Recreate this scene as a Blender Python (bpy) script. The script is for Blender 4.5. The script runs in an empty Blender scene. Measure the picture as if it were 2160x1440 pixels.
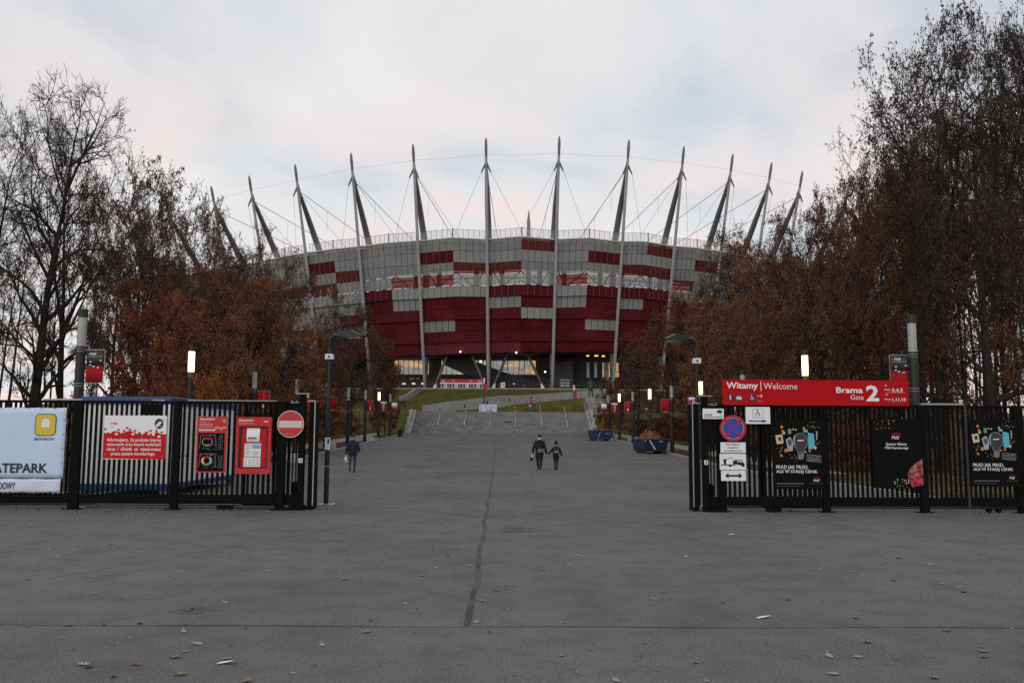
import bpy, math, random
from mathutils import Vector, Matrix

S = bpy.context.scene
COL = S.collection
R = math.radians
rnd = random.Random(7)

# ------------------------------------------------------------------ camera
EYE = Vector((0.0, 0.0, 1.75))
PITCH, YAW, ROLL, FPX = 6.0, 0.80, 0.3, 1850.0
cam_data = bpy.data.cameras.new('camera')
cam_data.sensor_width = 36.0
cam_data.lens = 36.0 * FPX / 2160.0
cam_data.clip_start = 0.1
cam_data.clip_end = 3000.0
cam = bpy.data.objects.new('camera', cam_data)
COL.objects.link(cam)
CAM_M = Matrix.Rotation(R(-YAW), 4, 'Z') @ Matrix.Rotation(R(90 + PITCH), 4, 'X') @ Matrix.Rotation(R(ROLL), 4, 'Z')
cam.matrix_world = Matrix.Translation(EYE) @ CAM_M
S.camera = cam

# ------------------------------------------------------------------ world: dull dusk overcast
world = bpy.data.worlds.new('World')
S.world = world
world.use_nodes = True
wn, wl = world.node_tree.nodes, world.node_tree.links
wn.clear()
SUN_EL, SUN_AZ = 22.0, 205.0         # veiled low sun behind the photographer
w_out = wn.new('ShaderNodeOutputWorld')
w_bg = wn.new('ShaderNodeBackground')
w_bg.inputs['Strength'].default_value = 0.12
sky = wn.new('ShaderNodeTexSky')
sky.sky_type = 'NISHITA'
sky.sun_disc = False
sky.sun_elevation = R(SUN_EL)
sky.sun_rotation = R(SUN_AZ)
w_tc = wn.new('ShaderNodeTexCoord')
w_sep = wn.new('ShaderNodeSeparateXYZ')
wl.new(w_tc.outputs['Generated'], w_sep.inputs[0])
# flatten the direction into a cloud layer: xy / (z + c)
w_add = wn.new('ShaderNodeMath'); w_add.operation = 'ADD'; w_add.inputs[1].default_value = 0.22
w_abs = wn.new('ShaderNodeMath'); w_abs.operation = 'ABSOLUTE'
wl.new(w_sep.outputs['Z'], w_abs.inputs[0]); wl.new(w_abs.outputs[0], w_add.inputs[0])
w_dx = wn.new('ShaderNodeMath'); w_dx.operation = 'DIVIDE'
w_dy = wn.new('ShaderNodeMath'); w_dy.operation = 'DIVIDE'
wl.new(w_sep.outputs['X'], w_dx.inputs[0]); wl.new(w_add.outputs[0], w_dx.inputs[1])
wl.new(w_sep.outputs['Y'], w_dy.inputs[0]); wl.new(w_add.outputs[0], w_dy.inputs[1])
w_com = wn.new('ShaderNodeCombineXYZ')
wl.new(w_dx.outputs[0], w_com.inputs['X']); wl.new(w_dy.outputs[0], w_com.inputs['Y'])
w_n1 = wn.new('ShaderNodeTexNoise'); w_n1.inputs['Scale'].default_value = 1.25
w_n1.inputs['Detail'].default_value = 7; w_n1.inputs['Roughness'].default_value = 0.52
w_n1.inputs['Distortion'].default_value = 0.35
w_n2 = wn.new('ShaderNodeTexNoise'); w_n2.inputs['Scale'].default_value = 2.3
w_n2.inputs['Detail'].default_value = 4; w_n2.inputs['Roughness'].default_value = 0.5
wl.new(w_com.outputs[0], w_n1.inputs['Vector']); wl.new(w_com.outputs[0], w_n2.inputs['Vector'])
# cloud colour: blue-grey gaps -> pale grey -> bright white
w_r1 = wn.new('ShaderNodeValToRGB')
cr = w_r1.color_ramp
cr.elements[0].position = 0.36; cr.elements[0].color = (0.585, 0.64, 0.71, 1)
cr.elements[1].position = 0.70; cr.elements[1].color = (0.96, 0.955, 0.945, 1)
e = cr.elements.new(0.45); e.color = (0.76, 0.778, 0.80, 1)
e = cr.elements.new(0.55); e.color = (0.842, 0.838, 0.838, 1)
wl.new(w_n1.outputs['Fac'], w_r1.inputs['Fac'])
# pink towards the horizon, broken up by the second noise
w_el = wn.new('ShaderNodeMapRange'); w_el.interpolation_type = 'SMOOTHSTEP'
w_el.inputs['From Min'].default_value = 0.52; w_el.inputs['From Max'].default_value = 0.05
wl.new(w_abs.outputs[0], w_el.inputs['Value'])
w_pn = wn.new('ShaderNodeMapRange'); w_pn.interpolation_type = 'SMOOTHSTEP'
w_pn.inputs['From Min'].default_value = 0.42; w_pn.inputs['From Max'].default_value = 0.62
wl.new(w_n2.outputs['Fac'], w_pn.inputs['Value'])
w_pm = wn.new('ShaderNodeMath'); w_pm.operation = 'MULTIPLY'
wl.new(w_el.outputs[0], w_pm.inputs[0]); wl.new(w_pn.outputs[0], w_pm.inputs[1])
w_ps = wn.new('ShaderNodeMath'); w_ps.operation = 'MULTIPLY'; w_ps.inputs[1].default_value = 0.95
wl.new(w_pm.outputs[0], w_ps.inputs[0])
w_mp = wn.new('ShaderNodeMixRGB'); w_mp.inputs['Color2'].default_value = (1.0, 0.80, 0.755, 1)
wl.new(w_ps.outputs[0], w_mp.inputs['Fac']); wl.new(w_r1.outputs['Color'], w_mp.inputs['Color1'])
w_sc = wn.new('ShaderNodeVectorMath'); w_sc.operation = 'SCALE'; w_sc.inputs['Scale'].default_value = 1.0 / 0.12
wl.new(w_mp.outputs[0], w_sc.inputs[0])
w_mx = wn.new('ShaderNodeMixRGB'); w_mx.inputs['Fac'].default_value = 0.94
wl.new(sky.outputs[0], w_mx.inputs['Color1']); wl.new(w_sc.outputs[0], w_mx.inputs['Color2'])
wl.new(w_mx.outputs[0], w_bg.inputs['Color'])
wl.new(w_bg.outputs[0], w_out.inputs['Surface'])

sun_data = bpy.data.lights.new('sun', 'SUN')
sun_data.energy = 0.85
sun_data.angle = R(55)
sun_data.color = (1.0, 0.93, 0.88)
sun = bpy.data.objects.new('sun', sun_data)
COL.objects.link(sun)
_s = Vector((math.sin(R(SUN_AZ)) * math.cos(R(SUN_EL)), math.cos(R(SUN_AZ)) * math.cos(R(SUN_EL)), math.sin(R(SUN_EL))))
sun.rotation_euler = (-_s).to_track_quat('-Z', 'Y').to_euler()

S.view_settings.view_transform = 'Standard'
S.view_settings.look = 'None'
S.view_settings.exposure = 0.0
S.view_settings.gamma = 1.0
S.view_settings.use_curve_mapping = False
S.render.engine = 'CYCLES'
S.cycles.use_denoising = False
S.cycles.sample_clamp_indirect = 3.0
S.cycles.max_bounces = 6
S.cycles.diffuse_bounces = 3
S.cycles.transparent_max_bounces = 12
S.cycles.caustics_reflective = False
S.cycles.caustics_refractive = False

# ------------------------------------------------------------------ measuring
def ray(px, py):
    d = Vector(((px - 1080.0) / FPX, -(py - 720.0) / FPX, -1.0))
    return (CAM_M.to_3x3() @ d)

def at(px, py, Y):
    d = ray(px, py)
    return EYE + d * (Y / d.y)

def on_ring(px, py, cx, cy, rad):
    """Where the sight line first meets an upright cylinder of radius rad about (cx, cy)."""
    d = ray(px, py)
    a = d.x ** 2 + d.y ** 2
    ox, oy = EYE.x - cx, EYE.y - cy
    b = 2 * (d.x * ox + d.y * oy)
    c = ox * ox + oy * oy - rad * rad
    q = max(b * b - 4 * a * c, 0.0)
    return EYE + d * ((-b - math.sqrt(q)) / (2 * a))

def interp(x, pts):
    if x <= pts[0][0]: return pts[0][1]
    for (x0, y0), (x1, y1) in zip(pts, pts[1:]):
        if x <= x1:
            return y0 + (y1 - y0) * (x - x0) / (x1 - x0)
    return pts[-1][1]

def sstep(a, b, x):
    t = min(1.0, max(0.0, (x - a) / (b - a)))
    return t * t * (3 - 2 * t)

# ------------------------------------------------------------------ materials
MATS = {}
def mat(name, col, rough=0.6, metal=0.0, var=0.0, scale=6.0, spec=0.4, bump=0.0, coords='Object', detail=4, tint=None):
    """A Principled material; var breaks the colour up with noise (wear, dirt)."""
    if name in MATS: return MATS[name]
    m = bpy.data.materials.new(name)
    m.use_nodes = True
    nt = m.node_tree
    b = nt.nodes['Principled BSDF']
    b.inputs['Base Color'].default_value = (*col, 1)
    b.inputs['Roughness'].default_value = rough
    b.inputs['Metallic'].default_value = metal
    b.inputs['Specular IOR Level'].default_value = spec
    if var or bump:
        tc = nt.nodes.new('ShaderNodeTexCoord')
        n = nt.nodes.new('ShaderNodeTexNoise')
        n.inputs['Scale'].default_value = scale
        n.inputs['Detail'].default_value = detail
        nt.links.new(tc.outputs[coords], n.inputs['Vector'])
        if var:
            r = nt.nodes.new('ShaderNodeValToRGB')
            lo = tuple(max(0, c * (1 - var)) for c in col)
            hi = tuple(min(1, c * (1 + var)) for c in col)
            if tint: lo = tint
            r.color_ramp.elements[0].position = 0.32; r.color_ramp.elements[0].color = (*lo, 1)
            r.color_ramp.elements[1].position = 0.68; r.color_ramp.elements[1].color = (*hi, 1)
            nt.links.new(n.outputs['Fac'], r.inputs['Fac'])
            nt.links.new(r.outputs['Color'], b.inputs['Base Color'])
        if bump:
            bp = nt.nodes.new('ShaderNodeBump')
            bp.inputs['Strength'].default_value = bump
            bp.inputs['Distance'].default_value = 0.02
            nt.links.new(n.outputs['Fac'], bp.inputs['Height'])
            nt.links.new(bp.outputs['Normal'], b.inputs['Normal'])
    MATS[name] = m
    return m

def mat_glow(name, col, strength):
    if name in MATS: return MATS[name]
    m = bpy.data.materials.new(name); m.use_nodes = True
    b = m.node_tree.nodes['Principled BSDF']
    b.inputs['Base Color'].default_value = (0.5, 0.45, 0.35, 1)
    b.inputs['Emission Color'].default_value = (*col, 1)
    b.inputs['Emission Strength'].default_value = strength
    MATS[name] = m
    return m

def mat_mesh(name, col, clear, tint=(1, 1, 1)):
    """Open expanded metal or fine netting: part of the light goes straight through."""
    if name in MATS: return MATS[name]
    m = mat(name, col, 0.55, 0.0, 0.12, 0.6)
    nt = m.node_tree
    b = nt.nodes['Principled BSDF']; o = nt.nodes['Material Output']
    t = nt.nodes.new('ShaderNodeBsdfTransparent')
    t.inputs['Color'].default_value = (*tint, 1)
    x = nt.nodes.new('ShaderNodeMixShader')
    x.inputs[0].default_value = clear
    nt.links.new(b.outputs[0], x.inputs[1]); nt.links.new(t.outputs[0], x.inputs[2])
    nt.links.new(x.outputs[0], o.inputs['Surface'])
    return m

# ------------------------------------------------------------------ mesh building
class MB:
    def __init__(self): self.v, self.f, self.m = [], [], []
    def add(self, vs, fs, mi=0):
        o = len(self.v)
        self.v += [tuple(p) for p in vs]
        self.f += [tuple(i + o for i in f) for f in fs]
        self.m += [mi] * len(fs)
        return self
    def box(self, x0, x1, y0, y1, z0, z1, mi=0):
        return self.add([(x0, y0, z0), (x1, y0, z0), (x1, y1, z0), (x0, y1, z0), (x0, y0, z1), (x1, y0, z1), (x1, y1, z1), (x0, y1, z1)],
                        [(0, 3, 2, 1), (4, 5, 6, 7), (0, 1, 5, 4), (1, 2, 6, 5), (2, 3, 7, 6), (3, 0, 4, 7)], mi)
    def bbox(self, x0, x1, y0, y1, z0, z1, b=0.01, mi=0):
        """A box with chamfered upright and top edges."""
        def ring(z, i):
            X0, X1, Y0, Y1 = x0 + i, x1 - i, y0 + i, y1 - i
            return [(X0 + b, Y0, z), (X1 - b, Y0, z), (X1, Y0 + b, z), (X1, Y1 - b, z), (X1 - b, Y1, z), (X0 + b, Y1, z), (X0, Y1 - b, z), (X0, Y0 + b, z)]
        vs = ring(z0, 0) + ring(z1 - b, 0) + ring(z1, b)
        fs = [tuple(range(7, -1, -1)), tuple(range(16, 24))]
        for k in (0, 8):
            fs += [(k + i, k + (i + 1) % 8, k + 8 + (i + 1) % 8, k + 8 + i) for i in range(8)]
        return self.add(vs, fs, mi)
    def tube(self, path, radii, n=8, mi=0, caps=True):
        path = [Vector(p) for p in path]
        if not hasattr(radii, '__len__'): radii = [radii] * len(path)
        vs, fs = [], []
        up = None
        for i, p in enumerate(path):
            d = (path[min(i + 1, len(path) - 1)] - path[max(i - 1, 0)])
            if d.length < 1e-9: d = Vector((0, 0, 1))
            d.normalize()
            if up is None: up = Vector((0, 1, 0)) if abs(d.y) < 0.8 else Vector((1, 0, 0))
            a = d.cross(up)
            if a.length < 1e-4: a = d.cross(Vector((1, 0.3, 0)))
            a.normalize(); b = d.cross(a)
            up = -b if False else up
            for k in range(n):
                t = 2 * math.pi * k / n
                vs.append(p + (a * math.cos(t) + b * math.sin(t)) * radii[i])
        for i in range(len(path) - 1):
            for k in range(n):
                k2 = (k + 1) % n
                fs.append((i * n + k, i * n + k2, (i + 1) * n + k2, (i + 1) * n + k))
        if caps:
            fs.append(tuple(range(n - 1, -1, -1)))
            fs.append(tuple((len(path) - 1) * n + k for k in range(n)))
        return self.add(vs, fs, mi)
    def cyl(self, x, y, z0, z1, r0, r1=None, n=16, mi=0):
        return self.tube([(x, y, z0), (x, y, z1)], [r0, r0 if r1 is None else r1], n, mi)
    def prism(self, poly, a, b, axis='y', mi=0):
        """poly in the plane across axis, swept from a to b."""
        def P(u, v, w):
            return {'y': (u, w, v), 'x': (w, u, v), 'z': (u, v, w)}[axis]
        n = len(poly)
        vs = [P(u, v, a) for u, v in poly] + [P(u, v, b) for u, v in poly]
        fs = [tuple(range(n)), tuple(range(2 * n - 1, n - 1, -1))]
        fs += [(i, n + i, n + (i + 1) % n, (i + 1) % n) for i in range(n)]
        return self.add(vs, fs, mi)
    def blob(self, c, r, n=10, m=6, mi=0, fn=None):
        vs, fs = [], []
        c = Vector(c); rx, ry, rz = r if hasattr(r, '__len__') else (r, r, r)
        for j in range(m + 1):
            t = math.pi * j / m
            for i in range(n):
                p = 2 * math.pi * i / n
                q = Vector((rx * math.sin(t) * math.cos(p), ry * math.sin(t) * math.sin(p), rz * math.cos(t)))
                if fn: q = fn(q)
                vs.append(c + q)
        for j in range(m):
            for i in range(n):
                a, b = j * n + i, j * n + (i + 1) % n
                fs.append((a, a + n, b + n, b))
        return self.add(vs, fs, mi)
    def mesh(self, name, mats):
        me = bpy.data.meshes.new(name)
        me.from_pydata(self.v, [], self.f)
        if not isinstance(mats, (list, tuple)): mats = [mats]
        for m in mats: me.materials.append(m)
        if len(mats) > 1: me.polygons.foreach_set('material_index', self.m)
        me.update()
        return me
    def build(self, name, mats, parent=None, smooth=False, loc=None, label=None):
        me = self.mesh(name, mats)
        if smooth: me.polygons.foreach_set('use_smooth', [True] * len(me.polygons))
        return link(name, me, parent, loc, label)

def link(name, data, parent=None, loc=None, label=None):
    o = bpy.data.objects.new(name, data)
    COL.objects.link(o)
    if parent: o.parent = parent
    if loc is not None: o.location = loc
    if label: o['label'] = label
    return o

def auto_smooth(o, ang=40):
    me = o.data
    me.polygons.foreach_set('use_smooth', [True] * len(me.polygons))
    try: me.set_sharp_from_angle(angle=R(ang))
    except Exception: pass
    return o

def tag(o, label, cat, group=None):
    o['label'] = label; o['category'] = cat
    if group: o['group'] = group
    return o

def thing(name, label, cat, loc=(0, 0, 0), rz=0.0, group=None):
    o = bpy.data.objects.new(name, None)
    COL.objects.link(o)
    o.empty_display_size = 0.2
    o.location = loc; o.rotation_euler = (0, 0, rz)
    return tag(o, label, cat, group)

def struct(o, label=None):
    o['kind'] = 'structure'
    if label: o['label'] = label
    return o

KIDS = {}
def kids(o):
    return [c for c in o.children]

def dup(root, loc=None, rz=None, label=None, group=None, scale=None):
    def cp(o, parent):
        c = o.copy(); COL.objects.link(c)
        if parent is not None: c.parent = parent
        for ch in o.children: cp(ch, c)
        return c
    r = cp(root, None)
    if loc is not None: r.location = loc
    if rz is not None: r.rotation_euler = (0, 0, rz)
    if scale is not None: r.scale = scale
    if label: r['label'] = label
    if group: r['group'] = group
    return r

# lettering: a filled text outline as a mesh in the x-z plane facing -y
def text_mesh(body, bold=0.0, shear=0.0, name='lettering'):
    cu = bpy.data.curves.new(name, 'FONT')
    cu.body = body; cu.size = 1.0; cu.resolution_u = 2
    cu.offset = bold * 0.6; cu.shear = shear
    o = bpy.data.objects.new(name, cu)
    me = bpy.data.meshes.new_from_object(o)
    bpy.data.objects.remove(o); bpy.data.curves.remove(cu)
    return me

def put_text(body, x0, x1, z0, z1, y, m, parent, bold=0.0, shear=0.0, name='lettering', turn=0):
    """Fit the words into the box x0..x1, z0..z1 (outline bounds); turn=90 reads upwards."""
    me = text_mesh(body, bold, shear, name)
    vs = [(v.co.x, v.co.y) for v in me.vertices]
    if not vs: return None
    if turn == 90: vs = [(-b, a) for a, b in vs]
    a0 = min(v[0] for v in vs); a1 = max(v[0] for v in vs)
    b0 = min(v[1] for v in vs); b1 = max(v[1] for v in vs)
    for v, (a, b) in zip(me.vertices, vs):
        v.co = (x0 + (a - a0) / (a1 - a0) * (x1 - x0), y, z0 + (b - b0) / (b1 - b0) * (z1 - z0))
    me.materials.clear(); me.materials.append(m)
    me.update()
    return link(name, me, parent)

class Sign:
    """A board hung at distance Y whose face is laid out in the photograph's pixels (a working unit only)."""
    def __init__(self, name, label, cat, px, Y, group=None, thick=0.02, board=None, board_name='board', round_=False):
        x0, y0, x1, y1 = px
        c = at((x0 + x1) / 2, (y0 + y1) / 2, Y)
        self.k = (at(x1, (y0 + y1) / 2, Y).x - at(x0, (y0 + y1) / 2, Y).x) / (x1 - x0)
        self.kz = (at((x0 + x1) / 2, y0, Y).z - at((x0 + x1) / 2, y1, Y).z) / (y1 - y0)
        self.cx, self.cy = (x0 + x1) / 2, (y0 + y1) / 2
        self.h = (y1 - y0) * self.kz; self.w = (x1 - x0) * self.k
        self.t = thick
        self.root = thing(name, label, cat, c, 0, group)
        self.layer = 0
        if board is not None:
            b = MB()
            if round_:
                b.prism([(math.cos(a) * self.w / 2, math.sin(a) * self.h / 2) for a in [2 * math.pi * i / 40 for i in range(40)]], -thick, 0)
            else:
                rr = min(self.w, self.h) * 0.03
                b.prism(rrect(-self.w / 2, self.w / 2, -self.h / 2, self.h / 2, rr), -thick, 0)
            self.board = b.build(board_name, board, self.root)
    def p(self, x, y): return ((x - self.cx) * self.k, -(y - self.cy) * self.kz)
    def face_y(self, layer): return -self.t - 0.002 * layer
    def poly(self, name, polys, m, layer=1, th=0.0015):
        """Flat printed areas: each polygon a thin film on the board."""
        b = MB(); y = self.face_y(layer)
        for pts in polys:
            q = [self.p(*a) for a in pts]
            b.prism(q, y, y + th)
        return b.build(name, m, self.root)
    def text(self, body, x0, y0, x1, y1, m, layer=2, bold=0.0, name='lettering', turn=0, shear=0.0):
        a, b = self.p(x0, y1), self.p(x1, y0)
        return put_text(body, a[0], b[0], a[1], b[1], self.face_y(layer), m, self.root, bold, shear, name, turn)

def rrect(x0, x1, z0, z1, r, n=4):
    pts = []
    for cx, cz, a0 in ((x1 - r, z0 + r, -90), (x1 - r, z1 - r, 0), (x0 + r, z1 - r, 90), (x0 + r, z0 + r, 180)):
        for i in range(n + 1):
            a = R(a0 + 90 * i / n)
            pts.append((cx + r * math.cos(a), cz + r * math.sin(a)))
    return pts

def disc(cx, cy, rx, ry=None, n=24, a0=0.0, a1=360.0):
    ry = rx if ry is None else ry
    k = n if abs(a1 - a0 - 360) < 1e-6 else n + 1
    return [(cx + rx * math.cos(R(a0 + (a1 - a0) * i / n)), cy - ry * math.sin(R(a0 + (a1 - a0) * i / n))) for i in range(k)]

def rect(x0, y0, x1, y1): return [(x0, y0), (x1, y0), (x1, y1), (x0, y1)]
def bar(x0, y0, x1, y1, w):
    dx, dy = x1 - x0, y1 - y0; L = math.hypot(dx, dy); nx, ny = -dy / L * w / 2, dx / L * w / 2
    return [(x0 + nx, y0 + ny), (x1 + nx, y1 + ny), (x1 - nx, y1 - ny), (x0 - nx, y0 - ny)]
# ------------------------------------------------------------------ the ground
CX, CY = 4.0, 259.0
def base_z(y):
    if y < 40: return 0.0
    if y < 50: return 0.025 * (y - 40) ** 2 / 20
    return 0.025 * (min(y, 115.0) - 45)
RHO_P, RHO_S, RHO_F = 117.5, 136.5, 143.5
def ground_z(x, y):
    rho = math.hypot(x - CX, y - CY)
    if rho <= RHO_P: return 9.0
    if rho <= RHO_S: return 9.0 - (rho - RHO_P) / (RHO_S - RHO_P) * 4.25
    b = base_z(y)
    if rho <= RHO_F: return 4.75 + (rho - RHO_S) / (RHO_F - RHO_S) * (b - 4.75)
    return b
def ground_at(px, py, y0=60.0, y1=141.0):
    """Where a sight line meets the ground."""
    last = y0
    y = y0
    while y < y1:
        p = at(px, py, y)
        if p.z <= ground_z(p.x, p.y): break
        y += 0.1
    p = at(px, py, y)
    return p
def flat_at(px, py):
    d = ray(px, py); return EYE + d * (-EYE.z / d.z)

def mat_ground():
    m = bpy.data.materials.new('soil_and_leaf_litter'); m.use_nodes = True
    nt = m.node_tree; b = nt.nodes['Principled BSDF']; L = nt.links
    b.inputs['Roughness'].default_value = 0.95; b.inputs['Specular IOR Level'].default_value = 0.1
    tc = nt.nodes.new('ShaderNodeTexCoord')
    n1 = nt.nodes.new('ShaderNodeTexNoise'); n1.inputs['Scale'].default_value = 0.16; n1.inputs['Detail'].default_value = 5
    n2 = nt.nodes.new('ShaderNodeTexNoise'); n2.inputs['Scale'].default_value = 5.0; n2.inputs['Detail'].default_value = 6
    for n in (n1, n2): L.new(tc.outputs['Object'], n.inputs['Vector'])
    r1 = nt.nodes.new('ShaderNodeValToRGB')
    r1.color_ramp.elements[0].position = 0.35; r1.color_ramp.elements[0].color = (0.036, 0.022, 0.014, 1)
    r1.color_ramp.elements[1].position = 0.66; r1.color_ramp.elements[1].color = (0.085, 0.045, 0.026, 1)
    r2 = nt.nodes.new('ShaderNodeValToRGB')
    r2.color_ramp.elements[0].position = 0.3; r2.color_ramp.elements[0].color = (0.045, 0.05, 0.014, 1)
    r2.color_ramp.elements[1].position = 0.7; r2.color_ramp.elements[1].color = (0.11, 0.105, 0.03, 1)
    L.new(n2.outputs['Fac'], r1.inputs['Fac']); L.new(n2.outputs['Fac'], r2.inputs['Fac'])
    mr = nt.nodes.new('ShaderNodeMapRange'); mr.inputs['From Min'].default_value = 0.50; mr.inputs['From Max'].default_value = 0.60
    L.new(n1.outputs['Fac'], mr.inputs['Value'])
    mx = nt.nodes.new('ShaderNodeMixRGB'); L.new(mr.outputs[0], mx.inputs['Fac'])
    L.new(r1.outputs[0], mx.inputs['Color1']); L.new(r2.outputs[0], mx.inputs['Color2'])
    L.new(mx.outputs[0], b.inputs['Base Color'])
    bp = nt.nodes.new('ShaderNodeBump'); bp.inputs['Strength'].default_value = 0.7; bp.inputs['Distance'].default_value = 0.05
    L.new(n2.outputs['Fac'], bp.inputs['Height']); L.new(bp.outputs[0], b.inputs['Normal'])
    return m

def mat_grass():
    m = bpy.data.materials.new('autumn_turf'); m.use_nodes = True
    nt = m.node_tree; b = nt.nodes['Principled BSDF']; L = nt.links
    b.inputs['Roughness'].default_value = 0.95; b.inputs['Specular IOR Level'].default_value = 0.1
    tc = nt.nodes.new('ShaderNodeTexCoord')
    n1 = nt.nodes.new('ShaderNodeTexNoise'); n1.inputs['Scale'].default_value = 0.35; n1.inputs['Detail'].default_value = 8; n1.inputs['Roughness'].default_value = 0.65
    L.new(tc.outputs['Object'], n1.inputs['Vector'])
    r = nt.nodes.new('ShaderNodeValToRGB')
    r.color_ramp.elements[0].position = 0.3; r.color_ramp.elements[0].color = (0.05, 0.052, 0.012, 1)
    r.color_ramp.elements[1].position = 0.72; r.color_ramp.elements[1].color = (0.125, 0.105, 0.028, 1)
    e = r.color_ramp.elements.new(0.5); e.color = (0.080, 0.078, 0.020, 1)
    L.new(n1.outputs['Fac'], r.inputs['Fac']); L.new(r.outputs[0], b.inputs['Base Color'])
    return m
M_SOIL, M_TURF = mat_ground(), mat_grass()

def frange(a, b, s):
    out = []; x = a
    while x < b - 1e-6: out.append(x); x += s
    out.append(b); return out
xs = [-500, -300, -200, -140, -110, -90, -75] + frange(-64, 64, 2.0) + [75, 90, 110, 140, 200, 300, 500]
ys = [-60, -20, 0] + frange(16, 40, 4) + frange(42, 52, 2) + frange(54, 112, 4) + frange(113, 160, 1.0) + [170, 190, 230, 300, 450, 900]
g = MB()
g.v = [(x, y, ground_z(x, y) - (0.35 if (y < 115.5 or (y < 124 and -11.6 < x < 12.2)) and abs(x) < 12.3 else 0.03)) for y in ys for x in xs]
nx = len(xs)
for j in range(len(ys) - 1):
    for i in range(nx - 1):
        g.f.append((j * nx + i, j * nx + i + 1, (j + 1) * nx + i + 1, (j + 1) * nx + i))
        xc, yc = (xs[i] + xs[i + 1]) / 2, (ys[j] + ys[j + 1]) / 2
        g.m.append(1 if math.hypot(xc - CX, yc - CY) < RHO_F and -17 < xc < 17 else 0)
struct(g.build('terrain', [M_SOIL, M_TURF], smooth=False))

# asphalt: worn, speckled with stone, with big soft patches
def mat_asphalt(name='asphalt', k=1.0):
    m = bpy.data.materials.new(name); m.use_nodes = True
    nt = m.node_tree; b = nt.nodes['Principled BSDF']; L = nt.links
    b.inputs['Roughness'].default_value = 0.9; b.inputs['Specular IOR Level'].default_value = 0.12
    tc = nt.nodes.new('ShaderNodeTexCoord')
    def noise(scale, detail=3, rough=0.5):
        n = nt.nodes.new('ShaderNodeTexNoise'); n.inputs['Scale'].default_value = scale
        n.inputs['Detail'].default_value = detail; n.inputs['Roughness'].default_value = rough
        L.new(tc.outputs['Object'], n.inputs['Vector']); return n
    big, mid, fine = noise(0.22, 5, 0.6), noise(1.6, 6, 0.65), noise(48, 4, 0.75)
    v = nt.nodes.new('ShaderNodeTexVoronoi'); v.inputs['Scale'].default_value = 42
    L.new(tc.outputs['Object'], v.inputs['Vector'])
    def ramp(src, stops):
        r = nt.nodes.new('ShaderNodeValToRGB')
        r.color_ramp.elements[0].position, r.color_ramp.elements[0].color = stops[0][0], (*[stops[0][1]] * 3, 1)
        r.color_ramp.elements[1].position, r.color_ramp.elements[1].color = stops[-1][0], (*[stops[-1][1]] * 3, 1)
        for p, c in stops[1:-1]:
            e = r.color_ramp.elements.new(p); e.color = (c, c, c, 1)
        L.new(src, r.inputs['Fac']); return r.outputs[0]
    def mul(a, c):
        x = nt.nodes.new('ShaderNodeMixRGB'); x.blend_type = 'MULTIPLY'; x.inputs['Fac'].default_value = 1
        L.new(a, x.inputs['Color1']); L.new(c, x.inputs['Color2']); return x.outputs[0]
    base = nt.nodes.new('ShaderNodeRGB'); base.outputs[0].default_value = (0.133 * k, 0.132 * k, 0.130 * k, 1)
    c = mul(base.outputs[0], ramp(big.outputs['Fac'], [(0.3, 0.78), (0.5, 1.0), (0.7, 1.12)]))
    c = mul(c, ramp(mid.outputs['Fac'], [(0.26, 0.72), (0.5, 1.0), (0.74, 1.16)]))
    c = mul(c, ramp(fine.outputs['Fac'], [(0.32, 0.6), (0.5, 1.0), (0.68, 1.42)]))
    c = mul(c, ramp(v.outputs['Distance'], [(0.0, 2.4), (0.2, 1.0), (1.0, 0.85)]))
    L.new(c, b.inputs['Base Color'])
    bp = nt.nodes.new('ShaderNodeBump'); bp.inputs['Strength'].default_value = 0.5; bp.inputs['Distance'].default_value = 0.006
    L.new(fine.outputs['Fac'], bp.inputs['Height']); L.new(bp.outputs[0], b.inputs['Normal'])
    return m
M_ASPH = mat_asphalt()
M_TAR = mat('tar_joint', (0.082, 0.082, 0.082), 0.9, 0, 0.3, 2.0, 0.08)
M_PATCH = mat_asphalt('asphalt_patch', 0.9)

AVX = 11.75
r_ = MB()
r_.add([(-120, -60, 0), (120, -60, 0), (120, 20.9, 0), (-120, 20.9, 0)], [(0, 1, 2, 3)])
yy = frange(20.9, 40, 19.1) + frange(41, 52, 1) + frange(54, 115, 3) + [115.3]
yy = sorted(set(round(y, 3) for y in yy))
o = len(r_.v)
for y in yy: r_.v += [(-AVX, y, base_z(y)), (AVX, y, base_z(y))]
for i in range(len(yy) - 1):
    r_.f.append((o + 2 * i, o + 2 * i + 1, o + 2 * i + 3, o + 2 * i + 2)); r_.m.append(0)
struct(r_.build('road', M_ASPH))

# tar seams in the asphalt
def strip(pts, w, z=0.004):
    b = MB(); pts = [Vector((p[0], p[1], 0)) for p in pts]; ws = w if hasattr(w, '__len__') else [w] * len(pts)
    for i, p in enumerate(pts):
        d = (pts[min(i + 1, len(pts) - 1)] - pts[max(0, i - 1)]).normalized()
        n = Vector((-d.y, d.x, 0)) * ws[i] / 2
        b.v += [(p.x + n.x, p.y + n.y, base_z(p.y) + z), (p.x - n.x, p.y - n.y, base_z(p.y) + z)]
    for i in range(len(pts) - 1):
        b.f.append((2 * i + 1, 2 * i + 3, 2 * i + 2, 2 * i)); b.m.append(0)
    return b
pts = []
y = 8.25
while y < 112:
    pts.append((-0.27 + 0.02 * math.sin(y * 1.3) + 0.015 * math.sin(y * 3.1), y)); y += 0.8 if y < 50 else 2.0
struct(strip(pts, [(0.060 + 0.010 * math.sin(p[1] * 2.3)) if p[1] < 24 else 0.055 for p in pts]).build('tar_seam', M_TAR))
pts = [(x, 8.22 + 0.00075 * (x - 1) ** 2 * (2.1 if x < 0 else 1) + 0.02 * math.sin(x * 2.1)) for x in frange(-24, 24, 0.5)]
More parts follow.
